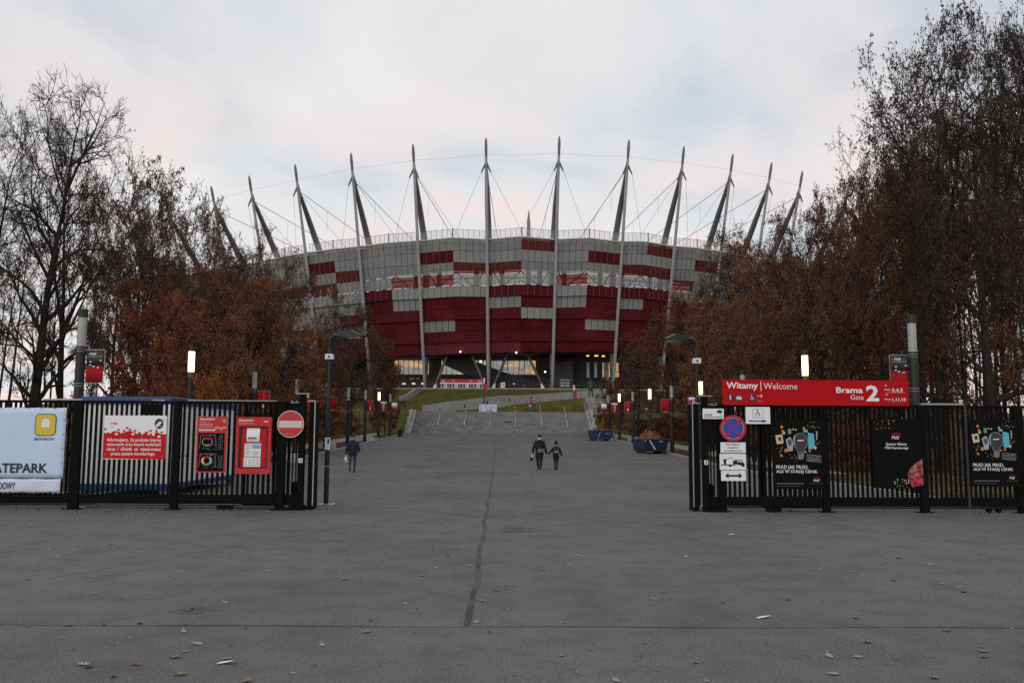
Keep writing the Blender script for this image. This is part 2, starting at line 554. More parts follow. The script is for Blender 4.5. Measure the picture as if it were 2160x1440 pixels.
struct(strip(pts, [0.02 + 0.01 * math.sin(i * 0.9) for i in range(len(pts))]).build('tar_seam', M_TAR))
pts = [(-6.2 + i * 0.235, 8.9 + i * 0.55 + 0.05 * math.sin(i)) for i in range(20)]
struct(strip(pts, [0.009 + 0.006 * math.sin(i * 1.7) for i in range(20)]).build('road_crack', M_TAR))
# repair patches
for px, py, rx, ry in ((400, 1288, 0.22, 0.16), (880, 985, 0.9, 1.2)):
    c = flat_at(px, py)
    b = MB(); n = 18; rr = random.Random(px)
    b.add([(c.x + rx * math.cos(2 * math.pi * i / n) * rr.uniform(0.6, 1.1), c.y + ry * math.sin(2 * math.pi * i / n) * rr.uniform(0.6, 1.1), base_z(c.y) + 0.0025) for i in range(n)], [tuple(range(n))])
    struct(b.build('road_patch', M_PATCH))
# manhole
c = flat_at(1092, 1117)
mh = thing('manhole_cover', 'round iron manhole cover set in the asphalt before the gate', 'manhole cover', (c.x, c.y, 0))
b = MB(); n = 32
b.add([(0.42 * math.cos(2 * math.pi * i / n), 0.42 * math.sin(2 * math.pi * i / n), 0.006) for i in range(n)] + [(0.34 * math.cos(2 * math.pi * i / n), 0.34 * math.sin(2 * math.pi * i / n), 0.006) for i in range(n)],
      [(i, (i + 1) % n, n + (i + 1) % n, n + i) for i in range(n)])
b.build('ring', mat('manhole_iron', (0.075, 0.075, 0.08), 0.55, 0.4, 0.25, 9), mh)
b = MB(); b.add([(0.335 * math.cos(2 * math.pi * i / n), 0.335 * math.sin(2 * math.pi * i / n), 0.004) for i in range(n)], [tuple(range(n))])
for i in range(-3, 4):
    w = math.sqrt(max(0.02, 0.30 ** 2 - (i * 0.09) ** 2))
    b.box(-w, w, i * 0.09 - 0.015, i * 0.09 + 0.015, 0.004, 0.009)
b.build('lid', mat('manhole_lid', (0.10, 0.10, 0.104), 0.6, 0.3, 0.3, 9), mh)

# kerbs and pale paved strips beside the avenue
M_CONC = mat('concrete', (0.27, 0.268, 0.262), 0.85, 0, 0.16, 1.3, 0.2, 0.15)
M_CONC_D = mat('concrete_dark', (0.17, 0.17, 0.17), 0.9, 0, 0.2, 0.9, 0.2, 0.15)
M_CONC_L = mat('concrete_light', (0.42, 0.42, 0.415), 0.8, 0, 0.1, 1.1, 0.2)
for s in (-1, 1):
    b = MB(); x0, x1 = (AVX, AVX + 0.18) if s > 0 else (-AVX - 0.18, -AVX)
    ks = frange(21.2, 114.2, 1.0)
    for a, c in zip(ks, ks[1:]):
        j = 0.012
        za, zc = base_z(a), base_z(c)
        b.add([(x0, a + j, za - 0.2), (x1, a + j, za - 0.2), (x1, c - j, zc - 0.2), (x0, c - j, zc - 0.2), (x0, a + j, za + 0.11), (x1, a + j, za + 0.11), (x1, c - j, zc + 0.11), (x0, c - j, zc + 0.11)],
              [(0, 3, 2, 1), (4, 5, 6, 7), (0, 1, 5, 4), (1, 2, 6, 5), (2, 3, 7, 6), (3, 0, 4, 7)])
    struct(b.build('kerb', M_CONC))
    b = MB()
    x0, x1 = (14.2, 16.2) if s > 0 else (-16.4, -14.4)
    for a, c in zip(yy, yy[1:]):
        if a < 33: continue
        b.add([(x0, a, base_z(a) + 0.012), (x1, a, base_z(a) + 0.012), (x1, c, base_z(c) + 0.012), (x0, c, base_z(c) + 0.012)], [(0, 1, 2, 3)])
    struct(b.build('path', mat('path_paving', (0.2, 0.195, 0.185), 0.9, 0, 0.2, 1.0)))

# ------------------------------------------------------------------ the flight of steps
SX0, SX1 = -11.45, 11.95
NST = 18
b = MB()
prof = [(115.0, 1.40)]
for i in range(NST):
    y0 = 115.0 + i * 7.0 / NST; z1 = 1.75 + (i + 1) * 3.0 / NST
    prof += [(y0, z1 - 3.0 / NST), (y0, z1 - 0.03), (y0 - 0.03, z1 - 0.03), (y0 - 0.03, z1)]
prof += [(123.2, 4.75), (123.2, 1.4)]
b.prism(prof, SX0, SX1, 'x')
struct(b.build('stairs', mat('step_granite', (0.25, 0.252, 0.255), 0.85, 0, 0.16, 0.8, 0.1, 0, 'Object', 8)))
b = MB()
for _ in range(26):
    i = rnd.randrange(NST); x = rnd.uniform(-10.5, 9.5); w = rnd.uniform(0.5, 1.8)
    y0 = 115.0 + i * 7.0 / NST; z0 = 1.75 + i * 3.0 / NST
    b.box(x, x + w, y0 - 0.006, y0 + 0.02, z0 + 0.01, z0 + 0.12)
o = b.build('stair_riser_repairs', mat('riser_pale', (0.31, 0.31, 0.31), 0.8, 0, 0.2, 2)); struct(o)

# stair cheek walls in three stepped white blocks with a dark sloping handrail
M_RAIL_D = mat('rail_dark', (0.03, 0.03, 0.033), 0.45, 0.6)
M_STEEL = mat('brushed_steel', (0.62, 0.62, 0.63), 0.32, 0.9, 0.1, 8)
for s, lab in ((-1, 'stepped white concrete wall on the left edge of the steps'), (1, 'stepped white concrete wall on the right edge of the steps below the statue')):
    xx = (SX0 - 0.8, SX0 - 0.01) if s < 0 else (SX1 + 0.01, SX1 + 0.8)
    t = thing('stair_wall', lab, 'wall', ((xx[0] + xx[1]) / 2, 115, 1.75), group='walls beside the steps')
    hw = (xx[1] - xx[0]) / 2
    for k in range(3):
        q = MB(); q.bbox(-hw, hw, k * 2.4 - 0.3, k * 2.4 + 2.08, -0.5, 1.15 + k * 1.02, 0.03)
        q.build('block', M_CONC_L, t)
    q = MB(); xr = hw - 0.1 if s < 0 else -hw + 0.1
    q.tube([(xr, -0.3, 1.5), (xr, 7.0, 4.5), (xr, 7.9, 4.5)], 0.035, 6)
    for k in range(5): q.tube([(xr, 0.1 + k * 1.7, 0.9 + k * 0.7), (xr, 0.1 + k * 1.7, 1.65 + k * 0.73)], 0.025, 6)
    q.build('handrail', M_RAIL_D, t)

# six slim steel handrails on the steps
hr = None
for i, px in enumerate((924.5, 980, 1034, 1087.5, 1142.5, 1196)):
    X = at(px, 900, 116.6).x
    where = ['first handrail from the left on the steps', 'second handrail from the left on the steps', 'third handrail from the left on the steps, below the white arrow board',
             'fourth handrail from the left, in the middle of the steps', 'fifth handrail from the left, beside the red info sign', 'rightmost handrail on the steps'][i]
    lab = 'slim steel handrail, ' + where
    if hr is None:
        hr = thing('handrail', lab, 'handrail', (X, 116.2, 2.26), group='steel handrails on the steps')
        q = MB(); sl = 3.0 / 7.0
        q.tube([(0, -0.3, 0.62), (0, 0, 0.92), (0, 2.6, 0.92 + 2.6 * sl), (0, 5.2, 0.92 + 5.2 * sl), (0, 6.0, 0.92 + 5.6 * sl), (0, 6.2, 0.4 + 5.6 * sl)], 0.028, 8)
        q.build('rail', M_STEEL, hr, True)
        for k in range(4):
            q = MB(); q.tube([(0, k * 1.8, k * 1.8 * sl - 0.1), (0, k * 1.8, 0.92 + k * 1.8 * sl)], 0.022, 8)
            q.tube([(0, k * 1.8, k * 1.8 * sl + 0.84), (0, k * 1.8, k * 1.8 * sl + 1.0)], 0.05, 8)
            q.build('post', M_STEEL, hr, True)
    else:
        dup(hr, (X, 116.2, 2.26), 0, lab)

# concrete ramp wall climbing the bank, pedestal and side walls
def wall_on_bank(name, label, pts, thick=0.35, extra=0.0):
    """pts: (px, py_top, py_base); base on the bank where the sight line meets it."""
    bs = []
    for px, pt, pb in pts:
        p = ground_at(px, pb, 121.5, 141.2)
        bs.append((p, at(px, pt, p.y).z))
    t = thing(name, label, 'wall', (bs[0][0].x, bs[0][0].y, bs[0][0].z))
    o0 = Vector(bs[0][0])
    q = MB()
    for (a, za), (c, zc) in zip(bs, bs[1:]):
        d = Vector((c.x - a.x, c.y - a.y, 0)).normalized(); n = Vector((-d.y, d.x, 0)) * thick
        vs = [(a.x, a.y, a.z - 1.2), (c.x, c.y, c.z - 1.2), (c.x + n.x, c.y + n.y, c.z - 1.2), (a.x + n.x, a.y + n.y, a.z - 1.2),
              (a.x, a.y, za), (c.x, c.y, zc), (c.x + n.x, c.y + n.y, zc), (a.x + n.x, a.y + n.y, za)]
        q.add([Vector(v) - o0 for v in vs], [(0, 3, 2, 1), (4, 5, 6, 7), (0, 1, 5, 4), (1, 2, 6, 5), (2, 3, 7, 6), (3, 0, 4, 7)])
    q.build('wall_body', M_CONC, t)
    return t, bs, o0
t, bs, o0 = wall_on_bank('ramp_wall', 'long bare concrete ramp wall rising to the right across the grass bank', [(891, 855, 866.6), (948, 846.5, 866.4), (1056, 834, 858.5), (1092, 834, 852), (1160, 829.5, 845), (1240, 823, 838), (1310, 822, 836)])
for px, py in ((929, 863), (980, 856), (1027, 849), (1074, 842.5), (1120, 838)):
    k = min(range(len(bs) - 1), key=lambda i: abs((bs[i][0].x + bs[i + 1][0].x) / 2 - at(px, py, 126).x))
    a, c = bs[k][0], bs[k + 1][0]
    X = at(px, py, (a.y + c.y) / 2).x; f = (X - a.x) / (c.x - a.x); Y = a.y + (c.y - a.y) * f
    p = at(px, py, Y)
    q = MB(); q.tube([p - o0 + Vector((0, -0.03, 0)), p - o0 + Vector((0, 0.05, 0))], 0.2, 12)
    q.build('wall_lamp', M_RAIL_D, t)
wall_on_bank('retaining_wall', 'pale concrete retaining wall climbing the bank left of the steps', [(846, 836, 846), (860, 832, 842), (874, 822, 836), (888, 815.5, 826)])
q = MB(); X0 = at(1237, 850, 122.4).x; zt = at(1237, 838, 122.4).z
q.bbox(X0, X0 + 3.6, 122.4, 126.5, 3.0, zt, 0.04)
tag(q.build('concrete_plinth', M_CONC), 'tall bare concrete plinth under the statue at the top of the steps', 'plinth')
# ------------------------------------------------------------------ the stadium
def pol(rad, az, z): return Vector((CX + rad * math.sin(az), CY - rad * math.cos(az), z))
stadium = thing('stadium', 'huge round stadium with red and grey panelled facade and leaning masts', 'stadium', (0, 0, 0))

M_MAST = mat('mast_paint', (0.33, 0.34, 0.348), 0.5, 0.2, 0.08, 0.5)
M_STRUT = mat('strut_paint', (0.10, 0.105, 0.105), 0.5, 0.2, 0.1, 0.4)
M_SPIRE = mat('spire_paint', (0.16, 0.165, 0.175), 0.5, 0.2)
M_CABLE = mat('cable_steel', (0.12, 0.12, 0.125), 0.7)
M_CABLE_L = mat('cable_pale', (0.5, 0.5, 0.51), 0.7)
M_PG = mat('panel_grey', (0.225, 0.237, 0.238), 0.75, 0, 0.1, 0.3, 0.1)
M_PR = mat('panel_red', (0.083, 0.0085, 0.0145), 0.8, 0, 0.3, 0.3, 0.06)
M_SEAM = mat('panel_seam', (0.085, 0.087, 0.087), 0.8)
M_SEAM_L = mat('panel_seam_low', (0.055, 0.014, 0.017), 0.8)
M_PGT = mat_mesh('panel_grey_mesh', (0.27, 0.282, 0.278), 0.36, (0.93, 0.95, 0.95))
M_PRT = mat_mesh('panel_red_mesh', (0.15, 0.022, 0.02), 0.50, (0.70, 0.46, 0.42))
M_PRP = mat_mesh('panel_red_open', (0.14, 0.012, 0.030), 0.15)
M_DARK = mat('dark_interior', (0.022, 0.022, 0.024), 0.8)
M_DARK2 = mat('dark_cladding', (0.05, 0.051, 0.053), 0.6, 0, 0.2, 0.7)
M_INW = mat('inner_wall', (0.52, 0.515, 0.50), 0.9, 0, 0.12, 0.25)
M_INS = mat('inner_steel', (0.13, 0.13, 0.135), 0.7)
M_ROOF = mat('roof_membrane', (0.70, 0.74, 0.76), 0.5)

TIPS = [(445, 392), (525, 370), (622, 346), (740, 322), (871, 303), (1025, 290), (1180, 287), (1327, 294), (1443, 308), (1546, 324), (1628, 342), (1693, 360)]
R_TIP, R_BASE, R_BOT, R_TOP = 127.0, 116.0, 117.0, 122.2
AZ, ZT = [], []
for px, py in TIPS:
    p = on_ring(px, py, CX, CY, R_TIP)
    AZ.append(math.atan2(p.x - CX, CY - p.y)); ZT.append(p.z)
for _ in range(2):                                  # carry on round both sides behind the trees
    AZ.insert(0, AZ[0] - R(4.6)); ZT.insert(0, ZT[0] - 1.0)
    AZ.append(AZ[-1] + R(4.6)); ZT.append(ZT[-1] - 1.0)
M0 = 2                                              # index of the first mast that shows
RIM = [(540, 556), (600, 543), (648, 535), (700, 527.5), (768, 521), (815, 514), (887, 509.5), (957, 503), (1028, 507), (1098, 500.5), (1172, 507), (1240, 503.5), (1304, 511.5), (1360, 511), (1413, 521), (1462, 524), (1520, 533), (1600, 549)]
rim = []
for px, py in RIM:
    p = on_ring(px, py, CX, CY, R_TOP); rim.append((math.atan2(p.x - CX, CY - p.y), p.z))
def z_top(az):
    if az < rim[0][0]: return rim[0][1] - (rim[0][0] - az) * 9
    if az > rim[-1][0]: return rim[-1][1] - (az - rim[-1][0]) * 9
    return interp(az, rim)
BOTP = [(700, 762), (801, 752), (899, 749), (1030, 744), (1160, 742.5), (1275, 742), (1400, 748)]
bot = []
for px, py in BOTP:
    p = on_ring(px, py, CX, CY, R_BOT); bot.append((math.atan2(p.x - CX, CY - p.y), p.z))
def z_bot(az): return interp(az, bot)
def fac(az, t, off=0.0):
    """Point of the facade: t = 0 at the lower edge, 1 at the rim."""
    return pol(R_BOT + (R_TOP - R_BOT) * t + off, az, z_bot(az) + (z_top(az) - z_bot(az)) * t)

# rows from the top, left and right half of each bay; g grey, G grey mesh, r red, R red mesh, P open red
BAYS = {
    1: ['GG', 'gg', 'GG', 'RR', 'gg', 'gg', 'gg', 'gr', 'gg', 'gg'],
    2: ['GG', 'rg', 'GR', 'Rg', 'gg', 'gg', 'gr', 'gg', 'rr', 'rr'],
    3: ['GG', 'gg', 'GG', 'gR', 'rg', 'rg', 'rr', 'rr', 'rr', 'rr'],
    4: ['GG', 'rg', 'GR', 'RG', 'gg', 'rr', 'rr', 'gr', 'rr', 'PP'],
    5: ['GR', 'gg', 'RG', 'GG', 'rr', 'gr', 'rg', 'rr', 'rr', 'Pr'],
    6: ['GG', 'gr', 'GG', 'RG', 'gr', 'gr', 'rr', 'rg', 'rr', 'rr'],
    7: ['GR', 'gg', 'RR', 'GG', 'rr', 'gr', 'rr', 'rr', 'rr', 'rr'],
    8: ['GG', 'gr', 'GG', 'RG', 'gg', 'rr', 'rr', 'rr', 'rr', 'rr'],
    9: ['GG', 'gg', 'GR', 'GG', 'gr', 'rr', 'gr', 'rr', 'rr', 'rr'],
    10: ['GG', 'gr', 'GG', 'RG', 'gg', 'gr', 'rr', 'rr', 'rr', 'rr'],
    0: ['GG', 'gg', 'GR', 'GG', 'gg', 'rg', 'gg', 'rr', 'rr', 'rr'],
}
PM = {'g': M_PG, 'G': M_PGT, 'r': M_PR, 'R': M_PRT, 'P': M_PRP}
def panel_mb(mb, a0, a1, k, mi=0, rr=None, ri=1):
    """One half-bay field of five sheets, tipped out a little at its foot, with open joints."""
    t1, t0 = 1 - k / 10 - 0.0012, 1 - (k + 1) / 10 + 0.0012
    n = 5
    lean = 0.02 + (0.08 if k == 3 else 0.26 if k in (4, 6, 8) else 0.0)
    for i in range(n):
        b0 = a0 + (a1 - a0) * (i / n) + (0 if i else 0.0001)
        b1 = a0 + (a1 - a0) * ((i + 1) / n) - (0 if i < n - 1 else 0.0001)
        j = rr.uniform(-0.012, 0.012) if rr else 0
        out = [fac(b0, t0, lean + j), fac(b1, t0, lean + j), fac(b1, t1, -0.03 + j), fac(b0, t1, -0.03 + j)]
        inn = [fac(b0, t0, lean + j - 0.05), fac(b1, t0, lean + j - 0.05), fac(b1, t1, -0.08 + j), fac(b0, t1, -0.08 + j)]
        mb.add(out + inn, [(0, 1, 2, 3), (7, 6, 5, 4), (0, 4, 5, 1), (2, 6, 7, 3)] + ([(1, 5, 6, 2)] if i == n - 1 else []) + ([(3, 7, 4, 0)] if i == 0 else []), mi)
        w = 0.00028
        if i: mb.add([fac(b0 - w, t0, lean + 0.04), fac(b0 + w, t0, lean + 0.04), fac(b0 + w, t1, 0.01), fac(b0 - w, t1, 0.01)], [(0, 1, 2, 3)], ri)
rest = MB()
rp = random.Random(3)
for i in range(len(AZ) - 1):
    bay = i - M0
    a0, a1 = AZ[i], AZ[i + 1]; am = (a0 + a1) / 2
    g_ = 0.0008
    for k in range(10):
        for h, (b0, b1) in enumerate(((a0 + g_, am), (am, a1 - g_))):
            if bay in BAYS:
                mb = MB(); panel_mb(mb, b0, b1, k, 0, rp)
                mb.build('facade_panel', [PM[BAYS[bay][k][h]], M_SEAM_L if k > 4 else M_SEAM], stadium)
            else:
                panel_mb(rest, b0, b1, k, (0 if rp.random() < (0.75 if k < 5 else 0.35) else 1), rp, 2)
ro = rest.build('facade_panels_far', [M_PG, M_PR, M_SEAM], stadium); ro['kind'] = 'stuff'

# roof edge trim and the roof skin behind it
seg = []
for i in range(len(AZ) - 1):
    for k in range(6): seg.append(AZ[i] + (AZ[i + 1] - AZ[i]) * k / 6)
seg.append(AZ[-1])
def ringband(mb, azs, prof, mi=0):
    """prof: list of functions az -> (radius, z), closed cross-section."""
    n = len(prof); o = len(mb.v)
    for a in azs:
        for f in prof:
            r0, z0 = f(a); mb.v.append(tuple(pol(r0, a, z0)))
    for i in range(len(azs) - 1):
        for k in range(n):
            k2 = (k + 1) % n
            mb.f.append((o + i * n + k, o + (i + 1) * n + k, o + (i + 1) * n + k2, o + i * n + k2)); mb.m.append(mi)
b = MB()
ringband(b, seg, [lambda a: (R_TOP + 0.25, z_top(a) - 0.02), lambda a: (R_TOP + 0.25, z_top(a) + 0.16), lambda a: (R_TOP - 0.3, z_top(a) + 0.16), lambda a: (R_TOP - 0.3, z_top(a) - 0.02)])
b.build('roof_edge', mat('edge_metal', (0.34, 0.345, 0.35), 0.5, 0.3), stadium)
b = MB()
n0 = len(seg)
for j, (rr_, dz) in enumerate(((R_TOP - 0.4, 0.1), (118.5, 0.75), (113, 1.0), (105, 1.15), (95, 1.0))):
    for i, a in enumerate(seg):
        k = (i % 6) / 6
        bump = math.sin(math.pi * k) * (0.45 if 0 < j < 4 else 0)
        b.v.append(tuple(pol(rr_, a, z_top(a) + dz + bump - 0.35)))
for j in range(4):
    for i in range(n0 - 1):
        b.f.append((j * n0 + i, j * n0 + i + 1, (j + 1) * n0 + i + 1, (j + 1) * n0 + i)); b.m.append(0)
b.build('roof', M_ROOF, stadium, True)

# clear screen along the roof edge
M_SCREEN = mat_mesh('roof_screen_net', (0.45, 0.43, 0.43), 0.72)
for i in range(len(AZ) - 1):
    a0, a1 = AZ[i] + 0.003, AZ[i + 1] - 0.003
    sc = MB(); ns = 12
    for k in range(ns):
        b0, b1 = a0 + (a1 - a0) * k / ns, a0 + (a1 - a0) * (k + 1) / ns
        q = [pol(R_TOP + 0.1, b0, z_top(b0) + 0.2), pol(R_TOP + 0.1, b1, z_top(b1) + 0.2), pol(R_TOP + 0.1, b1, z_top(b1) + 1.5), pol(R_TOP + 0.1, b0, z_top(b0) + 1.5)]
        sc.add(q, [(0, 1, 2, 3)])
    so = sc.build('roof_screen', M_SCREEN, stadium)
    pp = MB()
    for k in range(ns + 1):
        a = a0 + (a1 - a0) * k / ns
        w = 0.09 if k == ns // 2 else 0.028
        pp.tube([pol(R_TOP + 0.14, a, z_top(a) + 0.15), pol(R_TOP + 0.14, a, z_top(a) + 1.52 + (0.1 if k == 6 else 0))], w, 4)
    pth = [pol(R_TOP + 0.14, a0 + (a1 - a0) * k / 6, z_top(a0 + (a1 - a0) * k / 6) + 1.51) for k in range(7)]
    pp.tube(pth, 0.025, 4)
    pp.build('screen_posts', M_INS, so)

# masts: outer pole, spire blade, node, thick inner strut, stays
for i in range(len(AZ)):
    a, zt = AZ[i], ZT[i]
    foot = pol(R_BASE, a, 9.0); tip = pol(R_TIP, a, zt)
    d = tip - foot
    def along(t): return foot + d * t
    mb = MB(); mb.tube([along(0), along(0.03), along(0.12), along(0.5), along(0.86), along(0.93)], [0.15, 0.22, 0.27, 0.265, 0.215, 0.2], 12)
    mast = auto_smooth(mb.build('mast', M_MAST, stadium))
    sp = MB(); sp.tube([along(0.925), along(0.945), along(0.965), along(0.985), along(0.996), along(1.0)], [0.2, 0.215, 0.235, 0.2, 0.12, 0.02], 10)
    auto_smooth(sp.build('spire', M_SPIRE, mast))
    j = along(0.90)                                        # where the strut and the stays meet the pole
    jn = pol(R_TIP - 1.6, a, j.z - 0.5)
    nb = MB(); nb.tube([j + Vector((0, 0, 0.5)), (j + jn) / 2, jn + Vector((0, 0, -0.8))], [0.2, 0.27, 0.18], 8)
    side = Vector((math.cos(a), math.sin(a), 0))
    for s in (-1, 1): nb.tube([j + Vector((0, 0, 0.2)), j + side * s * 0.75 + Vector((0, 0, -1.4))], [0.2, 0.1], 6)
    auto_smooth(nb.build('node', M_STRUT, mast))
    zi = z_top(a)
    inner = pol(116.4, a, zi - 0.8)
    dd = inner - j
    st = MB(); base_in = pol(R_BASE - 0.5, a, 9.1)
    st.tube([j + dd * 0.02, j + dd * 0.12, j + dd * 0.45, j + dd * 0.8, inner, inner + (base_in - inner) * 0.5, inner + (base_in - inner) * 0.82, base_in], [0.18, 0.3, 0.46, 0.53, 0.55, 0.54, 0.45, 0.22], 14)
    auto_smooth(st.build('inner_strut', M_STRUT, mast))
    if True:
        cb = MB(); e = pol(45, a, j.z - 8.6); q = (e - jn)
        cb.tube([jn, jn + q], 0.05, 5)
        for f in (0.12, 0.27, 0.42): cb.tube([jn + q * f, jn + q * f + Vector((0, 0, -(3 + f * 5)))], 0.018, 4)
        cb.build('spoke_cable', M_CABLE, mast)
        tc = MB()
        for s in (-1, 1):
            i2 = min(max(i + s, 0), len(AZ) - 1)
            ae = a + (AZ[i2] - a) * 0.62
            tc.tube([j + side * s * 0.72 + Vector((0, 0, -1.3)), pol(117, ae, z_top(ae))], 0.022, 4)
        tc.build('stay_cable', M_CABLE, mast)
        if i + 1 < len(AZ):
            rc = MB(); n_ = along(0.935)
            f2 = pol(R_BASE, AZ[i + 1], 9.0); n2 = f2 + (pol(R_TIP, AZ[i + 1], ZT[i + 1]) - f2) * 0.935
            rc.tube([n_, (n_ + n2) / 2 + Vector((0, 0, -0.12)), n2], 0.017, 4)
            rc.build('ring_cable', M_CABLE_L, mast)
        # hoops tying the pole to the facade
        for t in (0.3, 0.5, 0.7, 0.985):
            ht = MB()
            p = fac(a, t, -0.4); zz = (p.z - foot.z) / d.z
            ht.tube([along(zz), p], 0.07, 5)
            ht.build('bracket', M_INS, mast)

# needle over the pitch
nd = MB(); p0 = at(1115, 520, 259); p1 = at(1115, 441, 259)
nd.tube([(p0.x, p0.y, 38), (p0.x, p0.y, p0.z), (p0.x, p0.y, p1.z - 4), (p0.x, p0.y, p1.z)], [0.9, 0.75, 0.5, 0.05], 8)
nd.build('needle', M_SPIRE, stadium)

# what stands behind the mesh: decks, columns, trusses, pale inner wall
b = MB()
def deck(mb, r0, r1, t, th, mi=0):
    ringband(mb, seg, [lambda a: (r0, fac(a, t).z), lambda a: (r0, fac(a, t).z - th), lambda a: (r1, fac(a, t).z - th), lambda a: (r1, fac(a, t).z)], mi)
for t, r1_ in ((0.12, 100), (0.50, 100), (0.79, 117.2)): deck(b, 116.6 + 3.5 * t, r1_, t, 0.45)
b.build('deck', M_INS, stadium)
b = MB()
ringband(b, seg, [lambda a: (108, 9.0), lambda a: (110, fac(a, 0.5).z - 0.2), lambda a: (109.6, fac(a, 0.5).z - 0.2), lambda a: (107.6, 9.0)])
b.build('inner_wall_low', M_DARK2, stadium)
b = MB()
b = None
for i in range(len(AZ) - 1):
    a0, a1 = AZ[i], AZ[i + 1]; am = (a0 + a1) / 2
    c_ = MB()
    for a in (a0 + (a1 - a0) * 0.2, a0 + (a1 - a0) * 0.8):
        c_.tube([pol(114.6, a, z_bot(a) + 0.2), pol(116.2, a, fac(a, 0.96).z)], 0.42, 8)
    c_.build('column', M_INS, stadium)
    tr = MB()
    for f0, f1, t0, t1 in ((0.2, 0.5, 0.60, 0.74), (0.8, 0.5, 0.60, 0.74), (0.2, 0.03, 0.62, 0.8), (0.8, 0.97, 0.62, 0.8), (0.0, 0.3, 0.98, 0.86), (1.0, 0.7, 0.98, 0.86), (0.2, 0.8, 0.69, 0.69), (0.35, 0.2, 0.88, 0.98)):
        aa, ab = a0 + (a1 - a0) * f0, a0 + (a1 - a0) * f1
        tr.tube([pol(117.6, aa, fac(aa, t0).z), pol(118.2, ab, fac(ab, t1).z)], 0.13, 5)
    tr.tube([pol(117.0, a0 + (a1 - a0) * 0.15, fac(a0, 0.55).z), pol(117.4, am, fac(am, 0.66).z), pol(117.0, a0 + (a1 - a0) * 0.85, fac(a1, 0.55).z)], 0.1, 5)
    tr.build('truss', M_INS, stadium)
# far stand so that one does not look out through the bowl
b = MB(); azr = [R(x) for x in range(130, 231, 5)]
ringband(b, azr, [lambda a: (120, 9), lambda a: (120, 30), lambda a: (95, 30), lambda a: (95, 9)])
b.build('far_stand', M_INS, stadium)
b = MB(); ringband(b, seg, [lambda a: (99.9, 9), lambda a: (99.9, fac(a, 0.79).z), lambda a: (99, fac(a, 0.79).z), lambda a: (99, 9)])
b.build('stand_back', M_INS, stadium)
for a, nm in ((seg[0], 'end_wall'), (seg[-1], 'end_wall')):
    q = MB(); q.add([pol(99, a, 9), pol(R_BOT - 0.4, a, 9), pol(R_TOP - 0.5, a, z_top(a)), pol(99, a, z_top(a))], [(0, 1, 2, 3)]); q.build(nm, M_DARK2, stadium)

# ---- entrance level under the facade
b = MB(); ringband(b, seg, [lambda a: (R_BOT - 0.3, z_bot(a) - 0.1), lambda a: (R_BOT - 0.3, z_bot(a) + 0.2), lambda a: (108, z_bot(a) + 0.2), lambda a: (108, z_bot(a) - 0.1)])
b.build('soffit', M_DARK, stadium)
def mat_window(name, warm, cool, seed, strength):
    m = bpy.data.materials.new(name); m.use_nodes = True
    nt = m.node_tree; b = nt.nodes['Principled BSDF']; L = nt.links
    b.inputs['Base Color'].default_value = (0.03, 0.03, 0.035, 1); b.inputs['Roughness'].default_value = 0.08
    tc = nt.nodes.new('ShaderNodeTexCoord'); mp = nt.nodes.new('ShaderNodeMapping')
    mp.inputs['Location'].default_value = (seed * 3.7, seed, seed * 1.3); mp.inputs['Scale'].default_value = (0.25, 0.25, 0.9)
    L.new(tc.outputs['Object'], mp.inputs['Vector'])
    n = nt.nodes.new('ShaderNodeTexNoise'); n.inputs['Scale'].default_value = 1.0; n.inputs['Detail'].default_value = 3
    L.new(mp.outputs[0], n.inputs['Vector'])
    r = nt.nodes.new('ShaderNodeValToRGB')
    r.color_ramp.elements[0].position = 0.5; r.color_ramp.elements[0].color = (*cool, 1)
    r.color_ramp.elements[1].position = 0.7; r.color_ramp.elements[1].color = (*warm, 1)
    L.new(n.outputs['Fac'], r.inputs['Fac']); L.new(r.outputs[0], b.inputs['Emission Color'])
    b.inputs['Emission Strength'].default_value = strength
    return m
M_WIN = mat_window('lit_window', (0.95, 0.55, 0.16), (0.30, 0.30, 0.29), 1.0, 0.75)
M_WIN_W = mat_window('lit_window_warm', (1.0, 0.62, 0.14), (0.62, 0.33, 0.10), 2.0, 0.8)
M_FRAME = mat('window_frame', (0.012, 0.012, 0.013), 0.4)
R_WIN = 110.6
def ring_pt(px, py, rad):
    return on_ring(px, py, CX, CY, rad)
